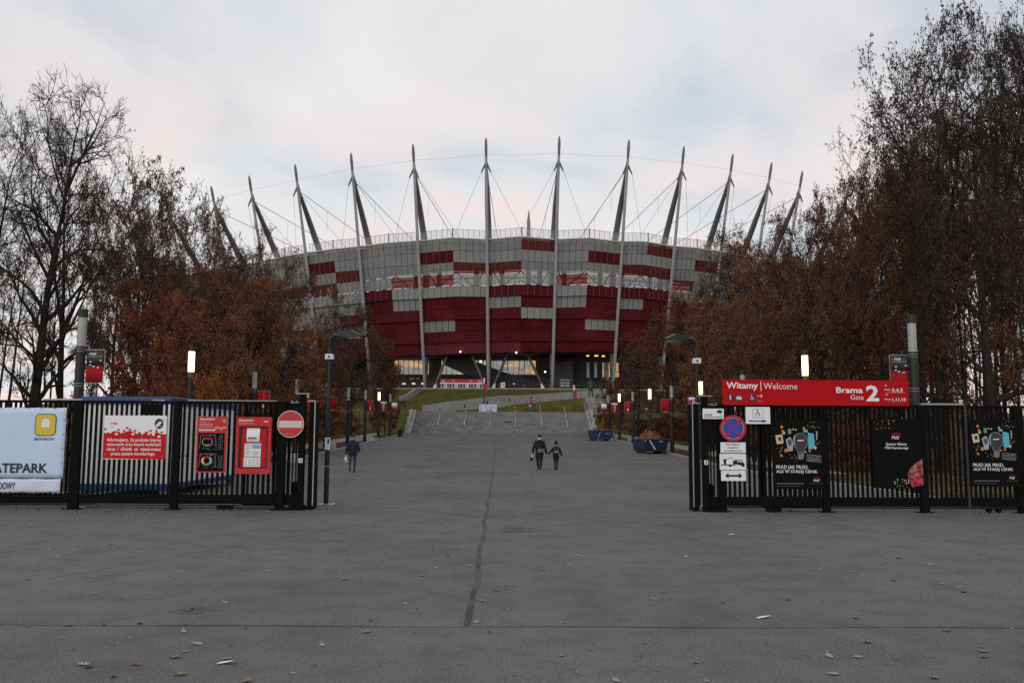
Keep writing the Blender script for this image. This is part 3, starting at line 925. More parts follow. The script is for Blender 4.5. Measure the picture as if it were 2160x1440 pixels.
def window_strip(px0, px1, n, py0, py1, warm_idx=(), slot=()):
    for k in range(n):
        u0 = px0 + (px1 - px0) * k / n; u1 = px0 + (px1 - px0) * (k + 1) / n
        P = [ring_pt(u0, py1, R_WIN), ring_pt(u1, py1, R_WIN), ring_pt(u1, py0, R_WIN), ring_pt(u0, py0, R_WIN)]
        out = Vector(((P[0].x + P[1].x) / 2 - CX, (P[0].y + P[1].y) / 2 - CY, 0)).normalized()
        fr = MB()
        e = (P[1] - P[0]).normalized(); up = Vector((0, 0, 1))
        w, h = (P[1] - P[0]).length, P[3].z - P[0].z
        def bx(x0, x1, z0, z1, d0, d1):
            vs = [P[0] + e * x + up * z + out * dd for dd in (d0, d1) for x, z in ((x0, z0), (x1, z0), (x1, z1), (x0, z1))]
            fr.add(vs, [(0, 1, 2, 3), (7, 6, 5, 4), (0, 4, 5, 1), (1, 5, 6, 2), (2, 6, 7, 3), (3, 7, 4, 0)])
        bx(-0.035, 0.035, 0, h, 0, 0.12); bx(w - 0.034, w + 0.034, 0, h, 0, 0.11)
        bx(0, w, -0.06, 0.06, 0, 0.1); bx(0, w, h - 0.06, h + 0.06, 0, 0.1)
        if k in slot:
            bx(0.02, w - 0.02, h * 0.34, h * 0.34 + 0.1, 0.0, 0.14); bx(0.0, 0.1, h * 0.34, h, 0, 0.15); bx(w - 0.1, w, h * 0.34, h, 0, 0.15)
        f = fr.build('window', M_FRAME, stadium)
        g2 = MB(); g2.add([p + out * 0.02 for p in P], [(0, 1, 2, 3)])
        g2.build('pane', M_WIN_W if k in warm_idx else M_WIN, f)
window_strip(830, 905, 7, 759, 790, (0,), (0, 4))
window_strip(931, 1030, 9, 759, 790, (3,), (3, 7))
window_strip(1036, 1130, 8, 760, 790.5, (7,), (2, 5))
window_strip(1270, 1306, 3, 764, 796, (1, 2), (2,))
# dark rounded bay, its grey inset and pale window slits to its right
b = MB()
def ring_slab(px0, px1, py0, py1, r0, r1, n=6):
    q = MB()
    for k in range(n):
        u0 = px0 + (px1 - px0) * k / n; u1 = px0 + (px1 - px0) * (k + 1) / n
        A, B_ = ring_pt(u0, py1, r1), ring_pt(u1, py1, r1); C_, D_ = ring_pt(u1, py0, r1), ring_pt(u0, py0, r1)
        oa = Vector((A.x - CX, A.y - CY, 0)).normalized() * (r0 - r1); ob = Vector((B_.x - CX, B_.y - CY, 0)).normalized() * (r0 - r1)
        q.add([A, B_, C_, D_, A + oa, B_ + ob, C_ + ob, D_ + oa], [(0, 1, 2, 3), (7, 6, 5, 4), (0, 4, 5, 1), (2, 6, 7, 3)] + ([(3, 7, 4, 0)] if k == 0 else []) + ([(1, 5, 6, 2)] if k == n - 1 else []))
    return q
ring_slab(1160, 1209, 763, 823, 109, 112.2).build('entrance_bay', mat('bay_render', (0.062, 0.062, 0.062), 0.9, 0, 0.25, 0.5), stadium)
for u in (1238, 1254):
    ring_slab(u, u + 5.5, 764, 796, 110.5, 111.2, 1).build('window_slit', mat('pale_slit', (0.42, 0.42, 0.46), 0.3), stadium)
ring_slab(1275, 1284, 765, 800, 110.5, 111.0, 1).build('pale_pier', M_CONC, stadium)
M_LANT = mat_glow('lantern_glow', (1.0, 0.62, 0.12), 1.6)
for u, v0, v1, w in ((1238, 735, 751, 5), (1255, 735, 751, 7), (1271, 746, 752, 5)):
    ring_slab(u, u + w, v0 + 3, v1, 111.5, 112.0, 1).build('lantern', M_LANT, stadium)
M_DOT = mat_glow('spot_glow', (1.0, 0.85, 0.6), 5.0)
for u, v in ((971, 741.5), (1089, 743.5), (1150, 784), (1014, 762)):
    p = ring_pt(u, v, 117.6); q = MB(); q.blob(p, 0.13, 8, 6); q.build('spot_lamp', M_DOT, stadium)
# lettering over the side doors
for txt, x0, x1, y0, y1 in (('B13 - 14', 865.5, 884, 796, 801), ('C3-4', 1274, 1284, 798, 802.5), ('B11 - 13', 1272.5, 1287, 804, 808.5)):
    P0, P1 = ring_pt(x0, y1, 111.6), ring_pt(x1, y0, 111.6)
    put_text(txt, P0.x, P1.x, P0.z, P1.z, min(P0.y, P1.y) - 0.25, mat('letter_grey', (0.4, 0.4, 0.4), 0.6), stadium, 0.02)
for u in (848, 869, 889):
    ring_slab(u, u + 4, 807, 810.5, 110.2, 111.2, 1).build('door_lamp', mat_glow('door_lamp_glow', (1, 0.9, 0.75), 0.7), stadium)
# the dark grand stair running down across the recess
def pr_on(Y, pts, y2, name, m):
    q = MB(); n = len(pts)
    A = [at(px, py, Y) for px, py in pts]; B_ = [p + Vector((0, y2 - Y, 0)) for p in A]
    q.add(A + B_, [tuple(range(n)), tuple(range(2 * n - 1, n - 1, -1))] + [(i, n + i, n + (i + 1) % n, (i + 1) % n) for i in range(n)])
    return q.build(name, m, stadium)
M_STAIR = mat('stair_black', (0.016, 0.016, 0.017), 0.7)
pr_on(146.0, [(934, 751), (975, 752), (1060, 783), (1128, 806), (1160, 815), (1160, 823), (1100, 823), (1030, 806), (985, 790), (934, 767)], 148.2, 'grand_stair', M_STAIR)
rl = MB()
for off in (0, 7, 13):
    rl.tube([at(975, 750 - off, 145.9), at(1060, 781 - off, 145.9), at(1128, 804 - off, 145.9), at(1165, 816 - off, 145.9)], 0.022, 4)
for k in range(18):
    u = 978 + k * 10.5; v = interp(u, [(975, 750), (1060, 781), (1128, 804), (1165, 816)])
    rl.tube([at(u, v, 145.9), at(u, v - 13, 145.9)], 0.022, 4)
rl.build('stair_railing', M_INS, stadium)
# raking struts on white cone feet
for (x0, y0), (x1, y1) in (((917, 816), (944, 748)), ((1024, 816), (994, 746)), ((1040, 816), (1074, 738)), ((1146, 817), (1108, 738))):
    A, B_ = at(x0, y0, 143.6), at(x1, y1, 143.9)
    q = MB(); q.tube([A, A + (B_ - A) * 0.5, B_], [0.16, 0.24, 0.16], 8)
    s_ = auto_smooth(q.build('raking_strut', M_STRUT, stadium))
    q = MB(); q.tube([(A.x, A.y, 8.9), A + (B_ - A) * 0.12], [0.42, 0.14], 10); q.build('cone_foot', mat('white_steel', (0.6, 0.6, 0.6), 0.5), s_)

# plaza kerb and its thin rail
b = MB(); azf = [R(-40 + i * 2) for i in range(41)]
ringband(b, azf, [lambda a: (RHO_P + 0.5, 8.3), lambda a: (RHO_P + 0.5, 9.05), lambda a: (RHO_P - 0.2, 9.05), lambda a: (RHO_P - 0.2, 8.3)])
struct(b.build('plaza_edge', M_CONC))
b = MB(); ringband(b, azf, [lambda a: (RHO_P - 0.2, 9.02), lambda a: (107, 9.02), lambda a: (107, 8.98), lambda a: (RHO_P - 0.2, 8.98)])
struct(b.build('plaza_paving', M_CONC_D))
pr = thing('plaza_railing', 'thin steel railing along the edge of the stadium terrace', 'railing', tuple(pol(RHO_P - 0.1, 0, 9.0)))
pb = pr.location.copy()
b = MB()
for h in (0.62,): b.tube([pol(RHO_P, a, 9.0 + h) - pb for a in azf], 0.022, 5)
b.build('rail', M_STEEL, pr)
b = MB()
for k in range(0, 41): a = R(-40 + k * 2); b.tube([pol(RHO_P, a, 8.9) - pb, pol(RHO_P, a, 9.62) - pb], 0.018, 4)
b.build('railing_posts', M_STEEL, pr)['kind'] = 'stuff'

# turnstile gate row under a red fascia
Yt = 142.6
gt = thing('turnstile_row', 'row of steel turnstiles under a red fascia at the stadium entrance', 'turnstile', at(973, 819, Yt))
g0 = Vector(gt.location)
def loc(px, py, Y=Yt): return at(px, py, Y) - g0
M_SRED = mat('sign_red', (0.42, 0.022, 0.026), 0.5, 0, 0.05, 2)
A, B_ = loc(929, 806.5), loc(1018, 800)
q = MB(); q.box(A.x, B_.x, -0.15, 0.15, A.z, B_.z); q.build('fascia', M_SRED, gt)
for u in (954, 991):
    a, c = loc(u, 805), loc(u + 4, 801.5); q = MB(); q.box(a.x, c.x, -0.17, -0.151, a.z, c.z); q.build('emblem', mat('emblem_yellow', (0.55, 0.36, 0.10), 0.6), gt)
M_W = mat('print_white', (0.74, 0.74, 0.74), 0.6)
for x0, x1 in ((931, 939), (1008, 1017)):
    for v in (802, 804.6):
        a, c = loc(x0, v + 0.7), loc(x1, v); q = MB(); q.box(a.x, c.x, -0.165, -0.151, a.z, c.z); q.build('print_line', M_W, gt)
q = MB(); A, B_ = loc(928, 808.8), loc(1019, 807.6); q.box(A.x, B_.x, -0.12, 0.12, A.z, B_.z); q.build('crossbar', M_STEEL, gt)
for k in range(16):
    u = 930 + k * 5.7
    a, c = loc(u, 819), loc(u + (0.7 if k % 2 else 1.2), 808.6)
    q = MB(); q.box(a.x, c.x, -0.1, 0.1, -0.1, c.z); q.build('upright', M_STEEL, gt)
for u in (936, 959, 982, 1005):
    a, c = loc(u, 818.5), loc(u + 7, 809.2)
    q = MB(); q.box(a.x, c.x, -0.06, 0.06, -0.1, c.z); q.build('turnstile_box', mat('turnstile_white', (0.5, 0.5, 0.5), 0.5), gt)
q = MB()
for k in range(16):
    if k % 4 == 1: continue
    a, c = loc(930.5 + k * 5.7, 818), loc(930 + k * 5.7 + 5, 809.5)
    for h in (0.2, 0.5, 0.8, 1.1): q.box(a.x + 0.05, c.x - 0.05, 0.02, 0.05, h, h + 0.04)
q.build('turnstile_bars', M_STEEL, gt)
q = MB(); A, B_ = loc(929, 818.6), loc(1018, 809); q.box(A.x, B_.x, 0.3, 0.35, -0.1, B_.z); q.build('back_panel', M_DARK, gt)
# white notice boards by the entrance
s = Sign('notice_board', 'small white notice board with black lines beside the centre mast foot', 'sign', (1056, 806.5, 1065.5, 817), 142.4, 'notices on the terrace', 0.05, M_W)
s.poly('print', [rect(1057.5, 809, 1064, 810), rect(1057.5, 812, 1064, 813)], M_FRAME)
q = MB(); q.box(-0.05, 0.05, 0.0, 0.05, -1.0, 0); q.build('leg', M_STEEL, s.root)
s = Sign('notice_plate', 'tiny white plate on the dark stair wall right of the notice board', 'sign', (1082, 808, 1086, 810.5), 143.0, 'notices on the terrace', 0.03, M_W)
s = Sign('ticket_board', 'dark board with rows of pale price lines beside the right mast foot', 'board', (1180, 799, 1202, 817), 142.6, None, 0.06, M_DARK2)
s.poly('print', [rect(1182, 800.5, 1201, 802), rect(1182, 806, 1190, 808.5), rect(1192, 806, 1201, 808.5), rect(1182, 811, 1190, 815), rect(1192, 811, 1201, 815)], mat('print_grey', (0.32, 0.32, 0.33), 0.6))
# marker posts with red and white flags
for px, yt, yb, lab in ((1021, 797, 853, 'dark post with a red and white top, left on the grass bank'), (1211, 812, 868, 'dark post with a red and white flag, below the statue')):
    p = at(px, yb, 123.4)
    t = thing('banner_post', lab, 'post', p, group='posts on the grass bank')
    h = at(px, yt, 123.4).z - p.z
    q = MB(); q.cyl(0, 0, -0.3, h * 0.62, 0.11, n=8); q.build('pole', mat('post_dark', (0.06, 0.06, 0.065), 0.5), t)
    q = MB(); q.cyl(0, 0, h * 0.62, h * 0.8, 0.115, n=8); q.build('red_band', M_SRED, t)
    q = MB(); q.cyl(0, 0, h * 0.8, h, 0.11, n=8); q.build('white_band', M_W, t)
    q = MB(); q.box(0.1, 0.4, -0.02, 0.02, h * 0.5, h * 0.78); q.build('flag', M_SRED, t)
s = Sign('arrow_board', 'white board with a red arrow at the top of the steps', 'sign', (1011, 852.5, 1048, 869), 122.9, None, 0.05, mat('board_bluewhite', (0.62, 0.65, 0.72), 0.6))
MRP = mat('print_red', (0.50, 0.03, 0.035), 0.6)
MNV = mat('print_navy', (0.02, 0.03, 0.16), 0.6)
s.text('ZIMOWY NARODOWY', 1021, 854.5, 1046, 857.5, mat('print_blue', (0.16, 0.2, 0.4), 0.6), bold=0.02)
s.text('NA KASY · BILETOWE', 1021, 859, 1046, 862, mat('print_blue', (0.16, 0.2, 0.4), 0.6), bold=0.01)
s.poly('arrow', [[(1025, 864.8), (1036, 864.8), (1036, 863.5), (1041, 866), (1036, 868.5), (1036, 867.2), (1025, 867.2)]], MRP, 2)
s.poly('stripe', [rect(1012, 853.5, 1016.5, 868), ], mat('print_paleblue', (0.42, 0.47, 0.6), 0.6), 1)
s = Sign('info_sign', 'dark info sign with a red header on two posts above the steps', 'sign', (1112, 845, 1130, 860), 122.9, None, 0.06, mat('sign_dark', (0.045, 0.04, 0.05), 0.5))
s.poly('header', [rect(1113, 846, 1129, 850)], M_SRED)
s.poly('pin', [disc(1118, 855.5, 2.4)], mat('print_white', (0.7, 0.7, 0.7), 0.6), 2)
s.poly('pin_centre', [disc(1118, 855.3, 1.0)], M_FRAME, 3)
s.poly('dots', [disc(1114.6, 848, 1.2), disc(1127.4, 848, 1.2)], M_W, 2)
for u in (-0.52, 0.46):
    q = MB(); q.box(u, u + 0.06, -0.05, 0.0, -1.1, -0.5); q.build('post', M_RAIL_D, s.root)
# ------------------------------------------------------------------ fences and sliding gates
YF = 20.3
M_FENCE = mat('fence_black', (0.0055, 0.0056, 0.006), 0.7, 0.0, 0.25, 3.0, 0.06)
M_FENCE_L = mat('fence_edge_grey', (0.30, 0.31, 0.32), 0.4, 0.5)
M_POLE0 = mat('flat_bar_grey', (0.05, 0.05, 0.052), 0.6, 0, 0, 1, 0.1)
M_STICK = mat('sticker_white', (0.62, 0.62, 0.63), 0.5)
def fx(px, Y=YF): return at(px, 960, Y).x
TOPZ = 2.46
BARS = {}
def bar_mesh(h, w=0.056, d=0.03):
    k = (round(h, 3), w)
    if k not in BARS:
        m = MB(); m.bbox(-w / 2, w / 2, -d / 2, d / 2, 0, h, 0.004); BARS[k] = m.mesh('bar', M_FENCE)
    return BARS[k]
def post_at(t, x, w, h, foot=True, y=0.0):
    m = MB(); m.bbox(x - w / 2, x + w / 2, y - 0.06, y + 0.06, 0, h, 0.008)
    if foot:
        m.box(x - w * 0.95, x + w * 0.95, y - 0.13, y + 0.13, 0, 0.015)
        for sx in (-1, 1): m.cyl(x + sx * w * 0.8, y - 0.1, 0.015, 0.04, 0.014, n=6)
    return m.build('post', M_FENCE, t)
def fence_run(t, x0, x1, step, h0, h1, y=0.0, w=0.056, beam=True, top=True):
    """Bars between two posts with a deep lower beam and a slim top rail."""
    n = max(1, int(round((x1 - x0) / step)))
    for i in range(n):
        x = x0 + (i + 0.5) * (x1 - x0) / n
        link('bar', bar_mesh(h1 - h0, w), t, (x, y, h0))
    if beam:
        m = MB(); m.bbox(x0, x1, y - 0.045, y + 0.045, h0 - 0.21, h0, 0.006); m.box(x0, x1, y - 0.03, y + 0.03, h0 - 0.25, h0 - 0.225)
        m.build('lower_beam', M_FENCE, t)
    if top:
        m = MB(); m.bbox(x0, x1, y - 0.03, y + 0.03, h1, h1 + 0.06, 0.005); m.build('top_rail', M_FENCE, t)

lf = thing('metal_fence', 'black steel bar fence left of the open gate, hung with boards', 'fence', (0, YF, 0))
for px, w in ((-210, 0.2), (160, 0.22), (371, 0.17), (593, 0.2)): post_at(lf, fx(px), w, TOPZ)
fence_run(lf, fx(-200), fx(148), 0.114, 0.34, TOPZ - 0.06)
fence_run(lf, fx(173), fx(363), 0.114, 0.34, TOPZ - 0.06)
fence_run(lf, fx(380), fx(583), 0.114, 0.34, TOPZ - 0.06)
for a, c in ((86, 168), (392, 580)):
    m = MB(); m.box(fx(a), fx(c), -0.035, 0.035, TOPZ + 0.003, TOPZ + 0.02 + (0.015 if a == 86 else 0)); m.build('cap_strip', M_FENCE_L, lf)
# rollers of the gate track under the fence
m = MB()
for px in (467, 476, 484, 491): m.tube([(fx(px), -0.05, 0.06), (fx(px), 0.05, 0.06)], 0.055, 8)
m.build('rollers', M_FENCE, lf)
m = MB(); m.box(fx(172), fx(600), 0.35, 0.95, 0.0, 0.05); struct(m.build('gate_track_slab', M_CONC, None, False, (0, YF, 0)))

def gate_leaf(name, label, x_in, x_out, mid):
    """Sliding leaf pushed open: frame, sparse bars, guide tower at the opening side."""
    t = thing(name, label, 'gate', (0, YF + 0.28, 0), group='sliding gate leaves')
    s = 1 if x_in > x_out else -1
    a, c = min(x_in, x_out), max(x_in, x_out)
    fence_run(t, a + 0.06, c - 0.06, 0.114, 0.34, TOPZ - 0.06)
    for x in (a + 0.03, c - 0.03):
        m = MB(); m.bbox(x - 0.03, x + 0.03, -0.04, 0.04, 0.1, TOPZ, 0.006); m.build('frame_post', M_FENCE, t)
    return t
lg = gate_leaf('sliding_gate', 'left leaf of the black sliding gate, slid open behind the fence', fx(606), fx(506), 0)
rg = gate_leaf('sliding_gate', 'right leaf of the black sliding gate, slid open behind the fence', fx(1610), fx(1738), 0)

def gate_tower(label, x_edge, x_in):
    """The stubby frame that catches the leaf: two posts, bars, cap strip, motor box."""
    t = thing('gate_tower', label, 'gate post', (0, YF + 0.05, 0), group='gate end frames')
    s = 1 if x_edge > x_in else -1
    x_t = x_edge - s * 0.27
    m = MB(); m.bbox(x_t - 0.07, x_t + 0.07, -0.12, 0.02, 0, TOPZ + 0.17, 0.01); m.build('tower_post', M_FENCE, t)
    m = MB(); m.box(x_t - 0.16, x_t + 0.16, -0.14, 0.06, TOPZ + 0.171, TOPZ + 0.19); m.build('tower_cap', M_FENCE_L, t)
    m = MB(); m.bbox(min(x_edge, x_edge - s * 0.13), max(x_edge, x_edge - s * 0.13), 0.0, 0.5, 0.02, TOPZ, 0.01); m.build('end_post', M_FENCE, t)
    m = MB(); m.box(x_edge - 0.012, x_edge + 0.012, -0.012, -0.001, 0.1, TOPZ); m.box(min(x_edge, x_edge - s * 0.18), max(x_edge, x_edge - s * 0.18), -0.014, 0.4, TOPZ + 0.002, TOPZ + 0.03); m.build('edge_trim', M_FENCE_L, t)
    xs_ = sorted((x_in, x_t))
    for i in range(4):
        x = xs_[0] + (i + 0.8) * (xs_[1] - xs_[0]) / 4.4
        link('bar', bar_mesh(TOPZ - 0.5, 0.03), t, (x, -0.02, 0.35))
    for za, zb_ in ((TOPZ - 0.16, TOPZ), (0.1, 0.34)):
        m = MB(); m.bbox(xs_[0], xs_[1], -0.05, 0.05, za, zb_, 0.006); m.build('cross_rail', M_FENCE, t)
    for i in range(3):
        x = xs_[0] + (i + 0.6) * (xs_[1] - xs_[0]) / 3.4
        m = MB(); m.box(x, x + 0.09, -0.056, 0.0, TOPZ - 0.03, TOPZ - 0.012); m.cyl(x + 0.03, -0.03, TOPZ - 0.01, TOPZ + 0.03, 0.012, n=6); m.build('bracket', M_FENCE_L, t)
    m = MB(); m.bbox(xs_[0] + 0.08, xs_[1] - 0.1, 0.1, 0.45, 0.02, 0.62, 0.03); m.build('motor_box', M_FENCE, t)
    m = MB(); m.prism([(xs_[0] + 0.05, 0.0), (xs_[1] + 0.1, 0.0), (xs_[1] + 0.05, 0.09), (xs_[0] + 0.1, 0.09)], -0.16, 0.3, 'y'); m.build('base_plate', M_FENCE, t)
    m = MB(); m.box(x_t - 0.045, x_t + 0.045, -0.135, -0.121, 1.07, 1.17); m.build('sticker', M_STICK, t)
    m = MB(); m.box(x_t - 0.012, x_t + 0.02, -0.139, -0.1355, 1.105, 1.14); m.build('sticker_print', M_FENCE, t)
    return t
gate_tower('black end frame of the left gate leaf beside the no entry sign', fx(661), fx(604))
gate_tower('black end frame of the right gate leaf below the street lamp', fx(1463), fx(1517))

rf = thing('metal_fence', 'black steel bar fence right of the open gate, hung with posters', 'fence', (0, YF, 0))
lf['group'] = rf['group'] = 'fences beside the gate'
for px, w in ((1523, 0.17), (1740, 0.17), (1946, 0.19), (2151, 0.19), (2360, 0.19)): post_at(rf, fx(px), w, TOPZ)
for a, c in ((1533, 1731), (1750, 1936), (1957, 2142), (2162, 2350)): fence_run(rf, fx(a), fx(c), 0.114, 0.34, TOPZ - 0.06)
m = MB(); m.box(fx(1946), fx(2035), -0.05, 0.05, TOPZ + 0.003, TOPZ + 0.045); m.build('cap_strip', M_FENCE_L, rf)
m = MB(); m.box(fx(2036), fx(2041), -0.05, -0.031, 0.12, TOPZ); m.build('flat_bar', M_POLE0, rf)
m = MB()
for px in (1617, 1626, 1634, 1640, 2080, 2100): m.tube([(fx(px), -0.05, 0.06), (fx(px), 0.05, 0.06)], 0.055, 8)
m.build('rollers', M_FENCE, rf)

# ------------------------------------------------------------------ boards on the left fence
YS = YF - 0.08
P_RED = mat('sheet_red', (0.50, 0.020, 0.022), 0.75, 0, 0.05, 2, 0.08)
P_REDL = mat('sheet_red_light', (0.50, 0.042, 0.042), 0.7, 0, 0.06, 2, 0.1)
P_WHITE = mat('sheet_white', (0.76, 0.77, 0.79), 0.55, 0, 0.03, 2)
P_BLUEW = mat('sheet_pale_blue', (0.50, 0.65, 0.82), 0.75, 0, 0.05, 1.2)
P_BLUEW2 = mat('sheet_pale_blue_hem', (0.58, 0.67, 0.79), 0.65, 0, 0.07, 1.2)
P_NAVY = mat('ink_navy', (0.012, 0.016, 0.055), 0.6)
P_INK = mat('ink_black', (0.012, 0.012, 0.013), 0.6)
P_YEL = mat('ink_yellow', (0.62, 0.50, 0.05), 0.6)
P_PINK = mat('ink_pink', (0.62, 0.35, 0.35), 0.6)
P_GREY = mat('ink_grey', (0.36, 0.36, 0.37), 0.6)
P_GREEN = mat('ink_green', (0.12, 0.30, 0.10), 0.6)
P_BLUE = mat('ink_blue', (0.03, 0.07, 0.38), 0.5)
P_SKY = mat('ink_sky', (0.16, 0.40, 0.62), 0.6)
P_ORANGE = mat('ink_orange', (0.62, 0.20, 0.03), 0.6)
P_BLACK = mat('poster_black', (0.006, 0.006, 0.0065), 0.7, 0, 0, 1, 0.06)

# long pale-blue banner: a slack sheet, waved
def slack_sheet(sign, x0, y0, x1, y1, m, name, n=28, r=12, amp=0.012, seed=1, y=-0.02):
    b = MB(); rr = random.Random(seed)
    (ax, az), (bx, bz) = sign.p(x0, y1), sign.p(x1, y0)
    for j in range(r + 1):
        for i in range(n + 1):
            u, v = i / n, j / r
            d = amp * (math.sin(u * 17 + v * 5 + seed) * 0.5 + math.sin(u * 7 - v * 9) * 0.5) * math.sin(math.pi * min(1, max(0, v * 0.98 + 0.01)))
            sag = -0.012 * math.sin(math.pi * ((u * 6) % 1)) * (1 if j in (0, r) else 0)
            b.v.append((ax + (bx - ax) * u, y - abs(d), az + (bz - az) * v + (sag if j == r else -sag if j == 0 else 0)))
    for j in range(r):
        for i in range(n):
            a = j * (n + 1) + i
            b.f.append((a, a + 1, a + n + 2, a + n + 1)); b.m.append(0)
    o = b.build(name, m, sign.root, True)
    sm = o.modifiers.new('thickness', 'SOLIDIFY'); sm.thickness = 0.003
    return o
s = Sign('skatepark_banner', 'big pale blue cloth banner with navy skatepark lettering on the left fence', 'banner', (-195, 858, 137, 1038), YS, None, 0.034)
slack_sheet(s, -195, 858, 137, 1008, P_BLUEW, 'cloth', seed=2)
slack_sheet(s, -195, 1008.3, 133, 1038, P_BLUEW2, 'hem_cloth', r=5, amp=0.02, seed=5)
s.text('KATEPARK', -26, 976, 104, 996, P_NAVY, bold=0.035)
s.text('ODOWY', -6, 1016, 39, 1031, P_NAVY, bold=0.02)
s.poly('code_border', [disc(0, 0, 0.01)] and [[(a, b) for a, b in rrect(72.5, 117, 871.5, 918, 9)]], P_INK, 1)
s.poly('code_field', [[(a, b) for a, b in rrect(74, 115.5, 873, 916.5, 8)]], P_YEL, 2)
s.poly('code_mark', [disc(95, 890, 8.5, a0=0, a1=180) + [(86.5, 900), (103.5, 900)][::1] , ], P_WHITE, 3)
s.text('ZIMOWYNARODOWY', 71.5, 922, 115.5, 927.5, P_NAVY, bold=0.015)
q = MB()
for px, py in [(x, 860) for x in range(0, 136, 28)] + [(x, 1036) for x in range(0, 130, 28)] + [(134, y) for y in range(885, 1030, 30)]:
    a = s.p(px, py); q.tube([(a[0], -0.04, a[1]), (a[0], -0.036, a[1])], 0.012, 8)
q.build('eyelets', P_INK, s.root)['kind'] = 'stuff'

# monitoring notice
s = Sign('monitoring_board', 'red and white event recording notice with a camera symbol on the left fence', 'sign', (219.5, 876, 351, 968), YS, None, 0.02, P_WHITE)
st_ = [(219.5, 966.5), (219.5, 911), (224, 914), (230, 911), (234, 912), (241, 908.5), (250, 910), (256, 908.5), (262, 912), (268, 909), (276, 908), (283, 911), (289, 913), (295, 910.5), (301, 917), (305, 911), (312, 909), (318, 913), (324, 914), (331, 910), (338, 914), (345, 915), (351, 914.5), (351, 968)]
s.poly('red_field', [st_], P_RED, 1)
sq = [(222, 905), (250, 906), (262, 908), (268, 902), (274, 905.5), (285, 908), (318, 908), (330, 908), (341, 911), (293, 912)]
s.poly('red_squares', [rect(x - 2.6, y - 2, x + 2.6, y + 2) for x, y in sq], P_RED, 1)
wq = [(224, 910.5), (246, 915), (281, 915), (256, 911), (303, 911), (314, 914), (324, 916), (336, 920), (233, 911), (290, 912)]
s.poly('white_squares', [rect(x - 2.8, y - 2, x + 2.8, y + 2) for x, y in wq], P_WHITE, 2)
s.poly('camera_disc', [disc(335, 893, 9.2, 11)], P_NAVY, 1)
s.poly('camera_symbol', [[(328, 896), (337, 887), (341, 891), (332, 900)], [(328.5, 897.5), (330.5, 899.5), (333, 901.5), (327.5, 899.5)], rect(335.5, 897.5, 339.5, 898.3)], P_WHITE, 2)
s.poly('emblem', [[(229, 894.5), (234, 891.5), (241, 890.5), (246.5, 892), (246, 894), (242, 892.5), (236, 892.5)], [(238, 894.5), (243, 893.6), (246.5, 894.6), (243, 896)]], P_RED, 1)
s.text('PGE', 231.5, 897, 238, 899.5, P_GREY, 1); s.text('narodowy', 230, 900.2, 241, 902, P_GREY, 1)
for t_, x0, x1, y0, y1 in (('Informujemy, że podczas imprez', 227.5, 341, 922.8, 933), ('masowych oraz innych wydarzeń', 227.5, 341, 932.5, 942), ('obraz  i  dźwięk  są  rejestrowane', 227, 341, 942.3, 952.2), ('przez system monitoringu', 237, 328.5, 953, 961.8)):
    s.text(t_, x0, y0, x1, y1, P_WHITE, 2, bold=0.022)
for px, py in ((228.5, 882.5), (345.5, 884), (225, 958), (344, 962)):
    q = MB(); a = s.p(px, py); q.tube([(a[0], -0.03, a[1]), (a[0], -0.019, a[1])], 0.012, 8); q.build('bolt', P_GREY, s.root)

def swoosh(sign, x, y, w, m, layer=2):
    sign.poly('emblem', [[(x, y + w * 0.2), (x + w * 0.35, y - w * 0.05), (x + w * 0.8, y - w * 0.02), (x + w, y + w * 0.1), (x + w * 0.95, y + w * 0.24), (x + w * 0.7, y + w * 0.1), (x + w * 0.35, y + w * 0.06)],
                         [(x + w * 0.3, y + w * 0.33), (x + w * 0.75, y + w * 0.36), (x + w * 0.7, y + w * 0.42), (x + w * 0.3, y + w * 0.39)]], m, layer)

# welcome map board, slightly askew in the photograph
s = Sign('welcome_map_board', 'tall red welcome board with two round stadium plans on black', 'sign', (415, 878, 478, 996), YS, None, 0.025, P_REDL)
s.text('Zapraszamy!', 420, 880.5, 452, 886.5, P_WHITE, bold=0.03); s.text('Welcome!', 420, 887, 442, 891.5, P_PINK, bold=-0.005)
swoosh(s, 466, 886, 10, P_WHITE)
s.poly('small_print', [rect(420, 893.2 + k * 1.7, 447, 894.1 + k * 1.7) for k in range(3)] + [rect(419, 900, 452, 900.8)], P_PINK, 1)
s.text('5⁰⁰-23⁰⁰', 453, 899.5, 476, 905.5, P_WHITE, bold=0.02)
s.poly('icons', [disc(421.5 + k * 4.9, 906.5, 2.1) for k in range(7)], P_WHITE, 1)
s.poly('icon_marks', [rect(420.7 + k * 4.9, 905.7, 422.2 + k * 4.9, 907.2) for k in range(7)], P_RED, 2)
s.poly('plan_field', [rect(418.5, 913, 474, 993)], P_BLACK, 1)
def ringseg(cx, cy, r0, r1, a0, a1, k=0.9):
    return disc(cx, cy, r1, r1 * k, 10, a0, a1) + disc(cx, cy, r0, r0 * k, 10, a0, a1)[::-1]
